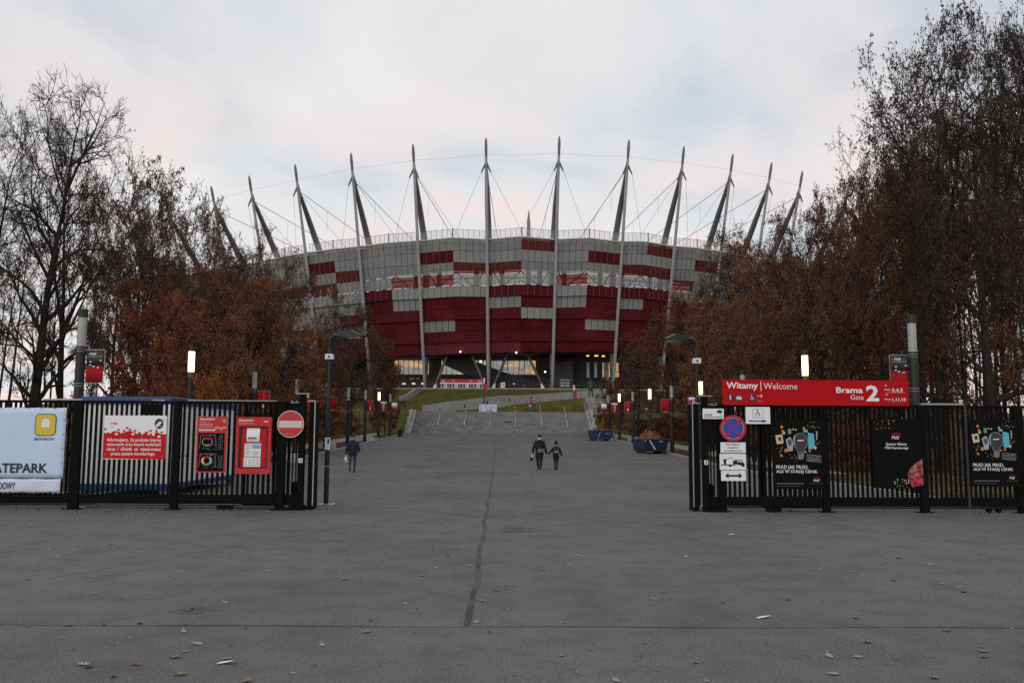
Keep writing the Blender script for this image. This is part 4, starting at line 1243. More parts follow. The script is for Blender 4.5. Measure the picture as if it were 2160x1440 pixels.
for cy, cols in ((931.5, (P_RED, P_GREY, P_GREEN, P_GREY)), (971, (P_RED, P_YEL, P_GREEN, P_SKY))):
    for (a0, a1), mm in zip(((50, 130), (130, 230), (230, 310), (-50, 50)), cols):
        if cy < 940 and mm is P_GREY: s.poly('plan_ring', [ringseg(438, cy, 9.6, 11, a0, a1)], P_GREY, 2)
        else: s.poly('plan_ring', [ringseg(438, cy, 6 if cy < 940 else 6.5, 11.5 if cy > 940 else 10.5, a0 + 2, a1 - 2)], mm, 2)
    rr = random.Random(int(cy))
    s.poly('plan_lines', [bar(424, cy - 14, 455, cy - 14.5, 0.5), bar(424, cy - 14, 422, cy + 14, 0.5), bar(455, cy - 14, 457, cy + 12, 0.5)] + [rect(x, y, x + rr.uniform(0.6, 1.6), y + 0.9) for x, y in [(rr.uniform(421, 458), cy + rr.choice([-1, 1]) * rr.uniform(11.5, 16)) for _ in range(22)]], P_GREY, 2)
    s.poly('legend', [rect(462 + (k % 3) * 3.4, cy - 10 + (k // 3) * 4, 462 + (k % 3) * 3.4 + rr.uniform(0.8, 2.2), cy - 9 + (k // 3) * 4) for k in range(21)], P_GREY, 2)
    s.poly('legend_colour', [rect(rr.uniform(448, 455), cy - 9 + k * 5, rr.uniform(456, 458), cy - 8 + k * 5) for k in range(4)], P_RED, 2)
s.poly('plan_green', [rect(464, 917, 469, 918.5)], P_GREEN, 3)

# news case: framed red box with papers behind the glass
s = Sign('news_case', 'red framed stadium news case with white papers inside', 'display case', (499, 879, 573, 999), YS - 0.05, None, 0.02, P_REDL, 'back')
def s_box(sign, name, x0, y0, x1, y1, d0, d1, m):
    a, c = sign.p(x0, y1), sign.p(x1, y0)
    q = MB(); q.box(a[0], c[0], d0, d1, a[1], c[1]); return q.build(name, m, sign.root)
for nm, x0, y0, x1, y1 in (('frame_top', 499.3, 879.3, 572.7, 898.5), ('frame_bottom', 499.3, 987, 572.7, 998.7), ('frame_side', 499.3, 898.6, 505, 986.9), ('frame_side', 567, 898.6, 572.7, 986.9)):
    s_box(s, nm, x0, y0, x1, y1, -0.075, -0.021, P_REDL)
for x0, y0, x1, y1 in ((505.2, 898.7, 566.8, 901.5), (505.2, 984, 566.8, 986.8), (505.2, 901.6, 508.5, 983.9), (563.5, 901.6, 566.8, 983.9)):
    s_box(s, 'inner_frame', x0, y0, x1, y1, -0.06, -0.022, P_INK)
s_box(s, 'backing', 508.6, 901.7, 563.4, 983.9, -0.026, -0.0215, P_RED)
def curl(sign, name, x0, y0, x1, y1, m, amp):
    b = MB(); a, c = sign.p(x0, y1), sign.p(x1, y0)
    for j in range(7):
        for i in range(7):
            v = j / 6; b.v.append((a[0] + (c[0] - a[0]) * i / 6, -0.03 - amp * math.sin(v * 2.6) * (1 - v), a[1] + (c[1] - a[1]) * v))
    for j in range(6):
        for i in range(6): b.f.append((j * 7 + i, j * 7 + i + 1, j * 7 + i + 8, j * 7 + i + 7)); b.m.append(0)
    return b.build(name, m, sign.root, True)
curl(s, 'paper', 521, 901.5, 548.5, 931.5, P_WHITE, 0.06)
curl(s, 'paper', 517, 935, 551.5, 962.5, P_WHITE, 0.015)
curl(s, 'paper', 516, 964, 551, 985, P_WHITE, 0.015)
s.layer = 0
fy = -0.052
def film(sign, name, polys, m, y):
    b = MB()
    for pts in polys: b.prism([sign.p(*a) for a in pts], y, y + 0.001)
    return b.build(name, m, sign.root)
film(s, 'paper_picture', [rect(533, 937, 550.5, 945)], P_SKY, -0.05)
film(s, 'paper_print', [rect(519, 937.5, 530, 938.6)] + [rect(519, 941 + k * 3, 528 + (k * 3) % 5, 941.8 + k * 3) for k in range(6)] + [rect(534, 951 + k * 3, 547, 951.8 + k * 3) for k in range(3)] + [rect(518 + (k % 4) * 8.3, 966 + (k // 4) * 2.6, 523 + (k % 4) * 8.3, 966.8 + (k // 4) * 2.6) for k in range(24)], P_GREY, -0.051)['kind'] = 'stuff'
film(s, 'paper_marks', [rect(525 + k * 4.6, 922, 528 + k * 4.6, 925) for k in range(4)], P_INK, -0.085)
put_text('Aktualności', *[s.p(504, 0)[0], s.p(534, 0)[0], s.p(0, 888.5)[1], s.p(0, 882.8)[1]], -0.077, P_WHITE, s.root, 0.03)
put_text('Stadium news', *[s.p(504, 0)[0], s.p(537, 0)[0], s.p(0, 894.5)[1], s.p(0, 889.8)[1]], -0.077, P_PINK, s.root, -0.004)
film(s, 'emblem', [[(555, 889), (560, 887), (565.5, 888.2), (565, 890.5), (561, 889)]], P_WHITE, -0.078)

# no entry
s = Sign('no_entry_sign', 'round red no entry sign with a white bar at the left gate', 'sign', (584.8, 865.5, 641.5, 922.5), YS - 0.04, None, 0.02, mat('sign_rim', (0.5, 0.5, 0.5), 0.4, 0.5), 'plate', True)
s.poly('red_disc', [disc(613.1, 894, 27.2)], mat('reflective_red', (0.47, 0.012, 0.016), 0.4), 1)
s.poly('white_bar', [rrect(588.5, 638, 887, 901.5, 0.8)], mat('reflective_white', (0.52, 0.52, 0.51), 0.4), 2)
s.poly('maker_mark', [rect(604, 914.5, 609, 915.6), rect(611, 914.8, 620, 915.5)], P_PINK, 2)
q = MB(); q.box(-0.15, 0.15, 0.0, 0.04, -0.13, -0.09); q.box(-0.15, 0.15, 0.0, 0.04, 0.09, 0.13); q.build('bracket', M_FENCE, s.root)

# ------------------------------------------------------------------ boards on the right fence
s = Sign('welcome_banner', 'long red welcome board over the right gate showing gate number 2', 'sign', (1524, 801.5, 1915, 855), YS - 0.02, None, 0.05, mat('welcome_red', (0.42, 0.010, 0.013), 0.8, 0, 0.07, 1.2, 0.06))
s.text('Witamy', 1531.5, 807, 1598, 824.5, P_WHITE, bold=0.035)
s.poly('divider', [rect(1603.5, 804.5, 1605, 825)], P_WHITE, 1)
s.text('Welcome', 1609.5, 808, 1680.5, 821.5, P_WHITE, bold=-0.008)
s.text('Brama', 1762, 816, 1818, 828.5, P_WHITE, bold=0.035)
s.text('Gate', 1792, 832, 1819.5, 842.3, P_WHITE, bold=-0.006)
s.text('2', 1825, 812, 1852, 845.5, P_WHITE, bold=0.05)
s.text('3,4,5', 1879.5, 818, 1902.5, 827, P_WHITE, bold=0.025); s.text('1,11,10', 1880, 838, 1908, 846.5, P_WHITE, bold=0.025)
s.text('Brama', 1864, 819, 1876.5, 822, P_WHITE, bold=0.03); s.text('Brama', 1864, 839.3, 1877, 842.3, P_WHITE, bold=0.03)
s.text('Gate', 1870, 823.5, 1877, 825.6, P_PINK); s.text('Gate', 1871, 843.6, 1877.5, 845.6, P_PINK)
s.poly('rule', [rect(1864.5, 827.2, 1907, 827.7)], P_PINK, 1)
def arrow(x0, y, x1, w, hd):
    d = 1 if x1 > x0 else -1
    return [bar(x0, y, x1, y, w), bar(x1, y, x1 - d * hd, y - hd, w), bar(x1, y, x1 - d * hd, y + hd, w)]
s.poly('arrows', arrow(1870, 811.8, 1864.5, 0.7, 2) + arrow(1864.5, 832, 1870, 0.7, 2) + arrow(1595.5, 835.5, 1606.5, 0.9, 3.6), P_WHITE, 2)
s.text('250 m', 1596, 845, 1607, 848, P_PINK)
s.poly('icon_discs', [disc(x, 839.5, 7, 8) for x in (1539.8, 1557.5, 1585.5)], P_NAVY, 1)
s.poly('walker_icon', [disc(1539.3, 834.8, 1.1), [(1538, 836.3), (1540.5, 836.3), (1541, 840), (1538.3, 840)], bar(1539, 839.5, 1537.3, 844, 1.1), bar(1540, 839.5, 1541.6, 844, 1.1), bar(1538, 837, 1536.8, 839.5, 0.8), bar(1540.5, 837, 1542, 839, 0.8)], P_WHITE, 2)
s.poly('car_icon', [[(1552.3, 838.5), (1555, 835), (1560, 835), (1562.7, 838.5), (1562.7, 843.5), (1552.3, 843.5)]], P_WHITE, 2)
s.poly('car_icon_cut', [bar(1553, 843.5, 1561, 836, 0.9), rect(1555, 835.8, 1560, 837.6)], P_NAVY, 3)
def wheelchair(cx, cy, k):
    return [disc(cx - 1.2 * k, cy - 4.6 * k, 1.0 * k), bar(cx - 1.2 * k, cy - 3.6 * k, cx - 0.8 * k, cy + 0.6 * k, 1.1 * k), bar(cx - 0.8 * k, cy + 0.6 * k, cx + 2.4 * k, cy + 0.6 * k, 1.0 * k),
            bar(cx + 2.2 * k, cy + 0.4 * k, cx + 3.6 * k, cy + 3.6 * k, 1.0 * k), bar(cx - 1 * k, cy - 1.6 * k, cx + 1.6 * k, cy - 1.6 * k, 0.8 * k),
            disc(cx - 0.6 * k, cy + 1.8 * k, 3.2 * k, 3.2 * k, 16, 120, 350) + disc(cx - 0.6 * k, cy + 1.8 * k, 2.4 * k, 2.4 * k, 16, 120, 350)[::-1]]
s.poly('wheelchair_icon', wheelchair(1585.3, 839.2, 1.0), P_WHITE, 2)
for px in (1540, 1640, 1730, 1830, 1900):
    a = s.p(px, 855); q = MB(); q.box(a[0] - 0.03, a[0] + 0.03, 0.0, 0.05, a[1] - 0.25, a[1] + 0.3); q.build('bracket', M_FENCE, s.root)

s = Sign('camera_notice', 'small white camera notice plate at the right gate end', 'sign', (1482, 861.5, 1526.5, 883), YS - 0.06, None, 0.012, P_WHITE)
s.text('obiekt', 1485.5, 871.5, 1502, 876.2, P_INK, bold=0.02); s.text('monitorowany', 1485, 876.6, 1523.5, 882, P_INK, bold=0.02)
s.poly('camera_symbol', [[(1512, 866.5), (1518, 864), (1523, 866), (1522.5, 870.5), (1515, 870.8)], disc(1513.5, 868.5, 1.9), [(1519, 871), (1523, 876.5), (1521.5, 876.5), (1517.5, 871)]], P_INK, 1)

s = Sign('no_stopping_sign', 'round blue no stopping sign with a red rim and red cross', 'sign', (1518, 875, 1573.5, 931), YS - 0.1, None, 0.02, P_RED, 'plate', True)
s.poly('blue_quarters', [[(1545.7, 903)] + disc(1545.7, 903, 21.5, 21.5, 8, a0 + 9, a0 + 81) for a0 in (45, 135, 225, 315)], mat('reflective_blue', (0.02, 0.055, 0.38), 0.4), 1)
s.poly('white_edges', [disc(1545.7, 903, 22.6, 22.6, 10, a0 + 8, a0 + 82) + disc(1545.7, 903, 21.6, 21.6, 10, a0 + 8, a0 + 82)[::-1] for a0 in (45, 135, 225, 315)], P_PINK, 1)
s.poly('red_ring', [disc(1545.7, 903, 27.5, 27.5, 32, 0, 359.9) + disc(1545.7, 903, 22.7, 22.7, 32, 0, 359.9)[::-1]], mat('reflective_red_rim', (0.36, 0.02, 0.025), 0.4), 2)

def plate(name, label, px, prints=True):
    return Sign(name, label, 'sign', px, YS - 0.08, 'plates under the no stopping sign', 0.014, P_WHITE)
s = plate('text_plate', 'white plate with three lines of text right below the no stopping sign', (1519.5, 932.5, 1572.5, 954.5))
for t_, x0, x1, y in (('Nie dotyczy', 1531.5, 1560, 934.5), ('pojazdów', 1534.5, 1557.5, 941.2), ('upoważnionych', 1527.5, 1565, 947.6)):
    s.text(t_, x0, y, x1, y + 5.4, P_INK, bold=0.012)
s = plate('towing_plate', 'white plate with a black tow truck lifting a car', (1518, 956.5, 1573.5, 990.5))
s.poly('tow_symbol', [rect(1520, 979, 1550, 981.2), disc(1540, 981, 3.4, 3.4, 14, 180, 360), [(1525, 969), (1532, 967), (1531, 979), (1527, 979)],
                      bar(1525, 969.5, 1545, 964.5, 0.9), bar(1545, 964.5, 1546, 975, 0.7),
                      [(1545, 974), (1549, 970), (1553, 969), (1565, 969.5), (1567, 974), (1570, 978), (1570, 983), (1567, 983), (1558, 980), (1546, 978)], disc(1567.5, 982, 2.2), disc(1549, 977.5, 1.8)], P_INK, 1)
s.poly('tow_windows', [[(1555, 970.5), (1558.5, 970.7), (1559.5, 973.5), (1554.5, 973)], [(1560, 970.8), (1564, 971), (1565.5, 974.5), (1561, 974)]], P_WHITE, 2)
s = plate('arrow_plate', 'white plate with a black double headed arrow, lowest below the no stopping sign', (1521, 992, 1573, 1013.5))
s.poly('double_arrow', [[(1529, 1002.8), (1536.5, 996.5), (1536.5, 1000.8), (1558, 1000.8), (1558, 996.5), (1565.5, 1002.8), (1558, 1009), (1558, 1004.8), (1536.5, 1004.8), (1536.5, 1009)]], P_INK, 1)

s = Sign('wheelchair_sign', 'white sign with a wheelchair symbol and a blue arrow under the welcome board', 'sign', (1572.5, 858, 1624, 893.5), YS - 0.06, None, 0.018, P_WHITE)
s.poly('symbol_frame', [rrect(1587.5, 1609, 861.8, 880.8, 1.5)], P_INK, 1); s.poly('symbol_field', [rrect(1588.2, 1608.3, 862.5, 880.1, 1.3)], P_WHITE, 2)
s.poly('wheelchair_symbol', wheelchair(1598.2, 870.6, 1.35), P_INK, 3)
s.poly('blue_arrow', [[(1578, 886.3), (1607, 886.3), (1607, 884), (1618, 887.7), (1607, 891.5), (1607, 889.2), (1578, 889.2)]], P_BLUE, 1)

# three black posters
def bulb_poster(label, px):
    x0, y0, x1, y1 = px
    s = Sign('poster', label, 'poster', px, YS - 0.01, 'black posters on the right fence', 0.012, P_BLACK)
    kx, ky = (x1 - x0) / 106.0, (y1 - y0) / 147.0
    def T(pts): return [(x0 + a * kx, y0 + b * ky) for a, b in pts]
    D = lambda cx, cy, r, n=14, a0=0, a1=360: disc(cx, cy, r, r, n, a0, a1)
    P_SIL = mat('ink_silver', (0.34, 0.36, 0.40), 0.5); P_TEAL = mat('ink_teal', (0.10, 0.42, 0.50), 0.5); P_CREAM = mat('ink_cream', (0.55, 0.48, 0.33), 0.5); P_DK = mat('ink_dark_blue', (0.05, 0.07, 0.12), 0.5)
    s.poly('bottle', [T([(75, 27), (88, 29), (89.5, 60), (76, 63)]), T([(66, 20), (75, 21), (75, 27), (66, 26)])], P_TEAL, 1)
    s.poly('card', [T([(6, 33), (21, 31), (23, 50), (9, 52)])], P_CREAM, 1); s.poly('card_mark', [T([(12, 37), (18, 36), (19, 44), (13, 45)])], P_INK, 2)
    s.poly('shaver', [T([(28, 42), (38, 36), (44, 50), (42, 66), (33, 67)])], P_SIL, 1); s.poly('brush', [T([(93, 24), (95.5, 24), (95, 42), (92.5, 42)])], P_SIL, 1)
    s.poly('shaver_dark', [T([(31, 44), (39, 41), (41, 52), (35, 56)])], P_DK, 2)
    s.poly('bulb_outline', [T(disc(59, 46, 16.5, 18, 26, -58, 238) + [(53, 70), (66, 70)])], P_SIL, 2)
    s.poly('bulb_inside', [T(disc(59, 46, 15.6, 17.2, 26, -58, 238) + [(53.8, 69), (65.2, 69)])], mat('ink_bulb', (0.03, 0.036, 0.045), 0.4), 3)
    s.poly('bulb_shine', [T([(53, 43), (66, 42.5), (66, 44.5), (53, 45)]), T(disc(50, 44, 4.5, 12, 10, 110, 240) + disc(50, 44, 3.6, 11, 10, 110, 240)[::-1])], P_WHITE, 4)
    s.poly('bulb_cap', [T([(52, 71), (66, 71), (65, 82), (61, 85), (56, 85), (53, 82)])], mat('ink_gunmetal', (0.10, 0.10, 0.10), 0.5), 4)
    s.poly('cap_rings', [T([(53, 74 + k * 3.2), (65, 73.5 + k * 3.2), (65, 74.5 + k * 3.2), (53, 75 + k * 3.2)]) for k in range(3)], P_SIL, 5)
    s.poly('orange_beads', [T(D(a, b, r)) for a, b, r in ((20, 15, 3), (22, 24, 2.8), (28, 65, 4.0), (18, 76, 2.6), (67, 18, 2.8), (78, 66, 2.6), (69, 68, 2.2))], P_ORANGE, 3)
    s.poly('pale_beads', [T(D(a, b, r)) for a, b, r in ((24, 28, 3.2), (90, 59, 3.0), (44, 20, 1.8), (50, 21, 1.8))], P_CREAM, 3)
    s.poly('green_can', [T([(33, 19), (40, 19), (40, 30), (33, 30)])], P_GREEN, 3)
    rr = random.Random(5)
    s.poly('glints', [T(D(a, b, rr.uniform(0.3, 0.9), 6)) for a, b in [(rr.gauss(84, 7), rr.gauss(16, 5)) for _ in range(16)] + [(rr.gauss(17, 5), rr.gauss(63, 7)) for _ in range(16)] + [(rr.gauss(44, 5), rr.gauss(75, 6)) for _ in range(12)] + [(rr.gauss(95, 4), rr.gauss(48, 8)) for _ in range(8)]], P_CREAM, 3)
    s.poly('stamp_frame', [T([(72, 73), (102, 76), (101, 90.5), (71, 87)])], P_GREY, 2); s.poly('stamp_field', [T([(72.7, 73.8), (101.3, 76.7), (100.4, 89.7), (71.7, 86.3)])], P_BLACK, 3)
    def tx(body, a0, b0, a1, b1, m, bold=0.0, layer=2): s.text(body, x0 + a0 * kx, y0 + b0 * ky, x0 + a1 * kx, y0 + b1 * ky, m, layer, bold)
    tx('STAŁEJ CENY', 74, 77.5, 99, 82, P_GREY, 0.02, 4); tx('DO 2017 ROKU', 74, 83, 99, 87.2, P_GREY, 0.02, 4)
    tx('PRĄD JAK PRĄD,', 6, 96, 74, 106.5, P_WHITE, 0.012); tx('ALE W STAŁEJ CENIE.', 6, 106.5, 94, 114.5, P_WHITE, 0.012)
    tx('już teraz zadzwoń pod 422 222 222', 7, 133.5, 63, 136.5, P_GREY, 0.02)
    s.poly('fine_print', [T([(7, 140.3), (55, 140.3), (55, 140.9), (7, 140.9)]), T([(77, 134.2), (105, 134.2), (105, 134.8), (77, 134.8)])], mat('ink_dim', (0.12, 0.12, 0.12), 0.6), 2)
    s.text('PGE', x0 + 84 * kx, y0 + 126 * ky, x0 + 97 * kx, y0 + 130.5 * ky, P_WHITE, 2, 0.03, shear=0.3)
    s.poly('logo_arc', [T(disc(91, 128, 8, 6.5, 10, 30, 140) + disc(91, 128.4, 7.6, 5.6, 10, 30, 140)[::-1])], P_RED, 2)
    return s
bulb_poster('black poster with a light bulb and white slogan, beside the no stopping sign', (1630, 885, 1735.5, 1031))
bulb_poster('black light bulb poster with white slogan at the far right fence end', (2045, 884, 2146, 1025))
s = Sign('poster', 'black sponsor poster with a glowing red crystal in its corner', 'poster', (1840, 883.5, 1945, 1029), YS - 0.01, 'black posters on the right fence', 0.012, P_BLACK)
s.text('PGE', 1881, 919, 1898, 925.5, P_WHITE, 2, 0.03, shear=0.3)
s.poly('logo_arc', [disc(1891, 923, 12, 10.5, 14, 20, 140) + disc(1891.3, 923.6, 11.4, 9.4, 14, 20, 140)[::-1]], P_RED, 2)
s.text('Sponsor Główny', 1869, 933, 1913, 940.5, P_WHITE, bold=0.02); s.text('PGE Narodowego', 1867, 941.5, 1916, 948, P_WHITE, bold=0.02)
s.poly('crystal', [[(1912, 998), (1920, 985), (1932, 975), (1944.5, 967), (1944.5, 1022), (1920, 1025.5), (1915, 1010)]], mat('ink_crystal', (0.34, 0.085, 0.075), 0.5, 0, 0.8, 9), 2)
s.poly('crystal_red', [[(1916, 1008), (1930, 1004), (1944.5, 1000), (1944.5, 1022), (1920, 1025.5)]], mat('ink_crystal_red', (0.36, 0.03, 0.04), 0.5, 0, 0.8, 12), 3)
s.poly('crystal_veins', [bar(1913, 999, 1944, 990, 0.5), bar(1922, 984, 1930, 1022, 0.5), bar(1932, 976, 1944, 1008, 0.5)], P_INK, 4)
rr = random.Random(9)
s.poly('sparks', [disc(rr.uniform(1880, 1922), rr.uniform(1010, 1026), rr.uniform(0.4, 1.3), n=6) for _ in range(40)] + [disc(rr.uniform(1846, 1878), rr.uniform(886, 906), rr.uniform(0.3, 0.8), n=6) for _ in range(16)], mat('ink_spark', (0.6, 0.5, 0.36), 0.5), 2)
s.poly('orange_sparks', [disc(1876.5, 893, 1.6, n=8), disc(1887, 887, 1.6, n=8), disc(1877, 902.5, 1.1, n=8)], P_ORANGE, 3)

# ------------------------------------------------------------------ tall mast lights over the gate
M_POLE = mat('pole_black', (0.016, 0.017, 0.019), 0.4, 0.3, 0.25, 3)
def arm_light(label, px, py0, py1, side):
    Y = 21.9
    p = at(px, py0, Y); top = at(px + 8 * (1 if px < 1000 else 0.3), py1, Y)
    t = thing('street_light', label, 'street light', (p.x, Y, 0), group='arm lights flanking the gate')
    H = top.z
    m = MB(); m.tube([(0, 0, 0), (0, 0, 1.7)], [0.062, 0.062], 14); m.tube([(0, 0, 1.7), (0, 0, H)], [0.05, 0.042], 12); auto_smooth(m.build('pole', M_POLE, t))
    m = MB(); m.box(-0.2, 0.2, -0.2, 0.2, 0, 0.02)
    for sx in (-1, 1):
        for sy in (-1, 1): m.cyl(sx * 0.15, sy * 0.15, 0.02, 0.06, 0.02, n=6)
    m.build('base_plate', M_STEEL, t)
    m = MB(); m.tube([(0, 0, H - 0.25), (0.02 * side, 0, H - 0.06), (0.12 * side, 0, H), (0.3 * side, 0, H)], [0.045, 0.05, 0.06, 0.05], 8); auto_smooth(m.build('arm', M_POLE, t))
    m = MB()
    prof = [(0.2, -0.03), (0.2, 0.09), (0.52, 0.13), (0.78, 0.01), (0.78, -0.03), (0.5, -0.05)]
    m.prism([(a * side, H + z) for a, z in prof][::side], -0.16, 0.16, 'y'); h_ = m.build('lamp_head', M_POLE, t)
    m = MB(); m.tube([(0.55 * side, -0.165, H + 0.12), (0.79 * side, -0.165, H + 0.01)], 0.01, 5); m.box(min(0.45 * side, 0.76 * side), max(0.45 * side, 0.76 * side), -0.12, 0.12, H - 0.06, H - 0.045); m.build('glass_edge', M_FENCE_L, h_)
    zc = at(px, 752 if px < 1000 else 761, Y).z
    m = MB(); m.bbox(-0.1, 0.1, -0.13, 0.05, zc - 0.07, zc + 0.06, 0.01); cbx = m.build('camera_box', mat('box_white', (0.6, 0.61, 0.62), 0.5), t)
    m = MB(); m.blob((0, -0.135, zc - 0.01), 0.026, 8, 6); m.build('lens', P_INK, cbx)
    return t, Y
t, Y = arm_light('black arm light with a camera box and white sticker, left of the gate opening', 687.5, 1060, 708, 1)
z0, z1 = at(690, 948, Y).z, at(690, 922.5, Y).z
m = MB(); m.tube([(0, 0, z0), (0, 0, z1)], 0.068, 14); m.build('sticker', M_STICK, t)
m = MB(); m.box(0.01, 0.05, -0.075, -0.069, z0 + 0.15, z0 + 0.27); m.build('sticker_print', P_INK, t)
m = MB(); m.tube([(0, 0, at(688, 984, Y).z), (0, 0, at(688, 982, Y).z)], 0.07, 12); m.build('band', M_FENCE_L, t)
arm_light('black arm light with a camera box above the right gate end frame', 1473.5, 1060, 716, -1)

# ------------------------------------------------------------------ column lamps along both sides of the avenue
M_LCOL = mat('lamp_column', (0.020, 0.0215, 0.024), 0.45, 0.3, 0.2, 2)
M_LGL = mat('lamp_glass_off', (0.33, 0.34, 0.34), 0.3, 0, 0.12, 3)
M_LGLD = mat('lamp_glass_dim', (0.22, 0.215, 0.21), 0.3, 0, 0.2, 5)
def mat_lamp():
    m = mat_glow('lamp_glass_lit', (1.0, 0.70, 0.30), 3.6)
    nt = m.node_tree; b = nt.nodes['Principled BSDF']
    tc = nt.nodes.new('ShaderNodeTexCoord'); sp = nt.nodes.new('ShaderNodeSeparateXYZ'); nt.links.new(tc.outputs['Generated'], sp.inputs[0])
    r = nt.nodes.new('ShaderNodeValToRGB')
    r.color_ramp.elements[0].position = 0.0; r.color_ramp.elements[0].color = (0.85, 0.46, 0.14, 1)
    r.color_ramp.elements[1].position = 1.0; r.color_ramp.elements[1].color = (1.0, 0.66, 0.26, 1)
    e = r.color_ramp.elements.new(0.5); e.color = (1, 0.86, 0.52, 1)
    nt.links.new(sp.outputs['Z'], r.inputs['Fac']); nt.links.new(r.outputs[0], b.inputs['Emission Color'])
    return m
M_LLIT = mat_lamp()
def column_lamp(label, x, y, lit, H=5.05, lean=0.0):
    t = thing('column_lamp', label, 'lamp', (x, y, base_z(y) if y > 40 else 0.0), group='column lamps along the avenue')
    m = MB(); m.cyl(0, 0, 0, 0.9, 0.155, 0.155, 16); m.cyl(0, 0, 0.9, H - 1.08, 0.135, 0.135, 16); c = auto_smooth(m.build('column', M_LCOL, t))
    m = MB(); m.cyl(0, 0, H - 1.08, H - 0.25, 0.125, 0.125, 16); g_ = auto_smooth(m.build('lamp_glass', M_LLIT if lit else M_LGL, t))
    m = MB(); m.cyl(0, 0, H - 0.25, H, 0.14, 0.14, 16); auto_smooth(m.build('cap', M_LCOL, t))
    m = MB(); m.cyl(0, 0, H - 1.12, H - 1.08, 0.142, 0.142, 16)
    for z in (H - 1.2, H - 1.28, H - 2.24, H - 2.32): m.cyl(0, 0, z, z + 0.014, 0.139, 0.139, 16)
    m.build('clamp_band', mat('band_grey', (0.3, 0.3, 0.31), 0.4, 0.4), t)
    return t
P_PEN = mat('pennant_red', (0.33, 0.016, 0.020), 0.8, 0, 0.12, 2, 0.06)
def lamp_banner(label, x, y, side, kind, H=5.05, w=0.52, h=1.0, z=None):
    """A vertical pennant on two arms beside a column lamp."""
    zb = (base_z(y) if y > 40 else 0.0) + (H - 1.22 - h if z is None else z)
    t = thing('lamp_banner', label, 'banner', (x, y, zb), group='banners on the column lamps')
    a, c = sorted((0.17 * side, (0.17 + w) * side))
    m = MB(); m.tube([(0.13 * side, 0, h), ((0.2 + w) * side, 0, h)], 0.012, 6); m.tube([(0.13 * side, 0, 0), ((0.2 + w) * side, 0, 0)], 0.012, 6); m.tube([((0.2 + w) * side, 0, 0), ((0.2 + w) * side, 0, h)], 0.01, 6); m.build('arms', mat('band_grey', (0.3, 0.3, 0.31), 0.4, 0.4), t)
    def fld(z0, z1, mm, name='field', d=0.0):
        q = MB(); nseg = 8
        for i in range(nseg + 1):
            for zz in (z0, z1):
                u = i / nseg; q.v.append((a + (c - a) * u, -0.006 - d + 0.012 * math.sin(u * 6 + zz * 3), zz))
        for i in range(nseg): q.f.append((2 * i, 2 * i + 2, 2 * i + 3, 2 * i + 1)); q.m.append(0)
        o = q.build(name, mm, t, True); sm = o.modifiers.new('thickness', 'SOLIDIFY'); sm.thickness = 0.004; return o
    W = c - a; yp = -0.03
    if kind == 'narodowy':
        fld(0.52 * h, h - 0.02, mat('banner_dark', (0.035, 0.036, 0.038), 0.6)); fld(0.02, 0.52 * h, P_PEN, 'red_field')
        rr = random.Random(3); q = MB()
        for _ in range(9):
            u, v = rr.uniform(0.05, 0.95), rr.uniform(0.42, 0.52); q.box(a + W * u - 0.02, a + W * u + 0.02, yp, yp + 0.004, h * v, h * v + 0.02 + (0.03 if rr.random() < 0.4 else 0))
        q.build('dark_squares', mat('banner_dark', (0.035, 0.036, 0.038), 0.6), t)
        q = MB()
        for u, v in ((0.28, 0.64), (0.85, 0.68), (0.26, 0.54), (0.45, 0.5), (0.72, 0.465)): q.box(a + W * u - 0.028, a + W * u + 0.028, yp - 0.006, yp - 0.002, h * v - 0.016, h * v + 0.016)
        q.build('white_squares', P_WHITE, t)
        put_text('PGE', a + W * 0.18, a + W * 0.6, h * 0.84, h * 0.905, yp, P_WHITE, t, 0.04, 0.3)
        put_text('NARODOWY', a + W * 0.16, a + W * 0.95, h * 0.78, h * 0.81, yp, P_GREY, t, 0.02)
    elif kind == 'sport':
        fld(0.02, h - 0.02, P_PEN)
        put_text('NB', a + W * 0.36, a + W * 0.62, h * 0.12, h * 0.38, yp, P_WHITE, t, 0.06, 0.25, turn=90)
        put_text('new balance', a + W * 0.5, a + W * 0.58, h * 0.40, h * 0.9, yp, P_PINK, t, 0.02, turn=90)
    elif kind == 'beer':
        fld(0.02, h * 0.82, P_PEN, 'red_field'); fld(h * 0.82, h - 0.02, P_WHITE, 'white_field')
        put_text('TYSKIE', a + W * 0.36, a + W * 0.64, h * 0.06, h * 0.78, yp, P_WHITE, t, 0.02, turn=90)
    elif kind == 'white':
        fld(0.02, h * 0.42, P_PEN, 'red_field'); fld(h * 0.42, h - 0.02, P_WHITE, 'white_field')
        q = MB()
        for u in (0.2, 0.5, 0.8): q.box(a + W * u - 0.05, a + W * u + 0.05, yp, yp + 0.003, h * 0.42, h * 0.5)
        q.build('red_squares', P_PEN, t)
    else:
        fld(0.02, h - 0.02, P_PEN)
        q = MB(); q.box(a + W * 0.2, a + W * 0.8, yp, yp + 0.003, h * 0.1, h * 0.13); q.build('print_line', P_PINK, t)
    return t
LY = [26.3, 35.7, 45.0, 54.4, 63.7, 73.0, 82.3, 91.6, 101.0]
ordn = ['nearest', 'second', 'third', 'fourth', 'fifth', 'sixth', 'seventh', 'eighth', 'farthest']
lit_l, lit_r = {1, 7}, {1, 3, 5, 7}
for k, y in enumerate(LY):
    for side, lit in ((-1, lit_l), (1, lit_r)):
        sd = 'left' if side < 0 else 'right'
        column_lamp(('glowing' if k in lit else 'unlit grey-glassed') + f' black column lamp, {ordn[k]} in the row on the {sd} side of the avenue', side * 12.52, y, k in lit, 5.4 if k == 0 else 5.25 if k in (1,) else 5.05)
BK = {0: 'narodowy', 2: 'sport', 3: 'beer', 4: 'plain', 6: 'sport', 7: 'beer', 8: 'white'}
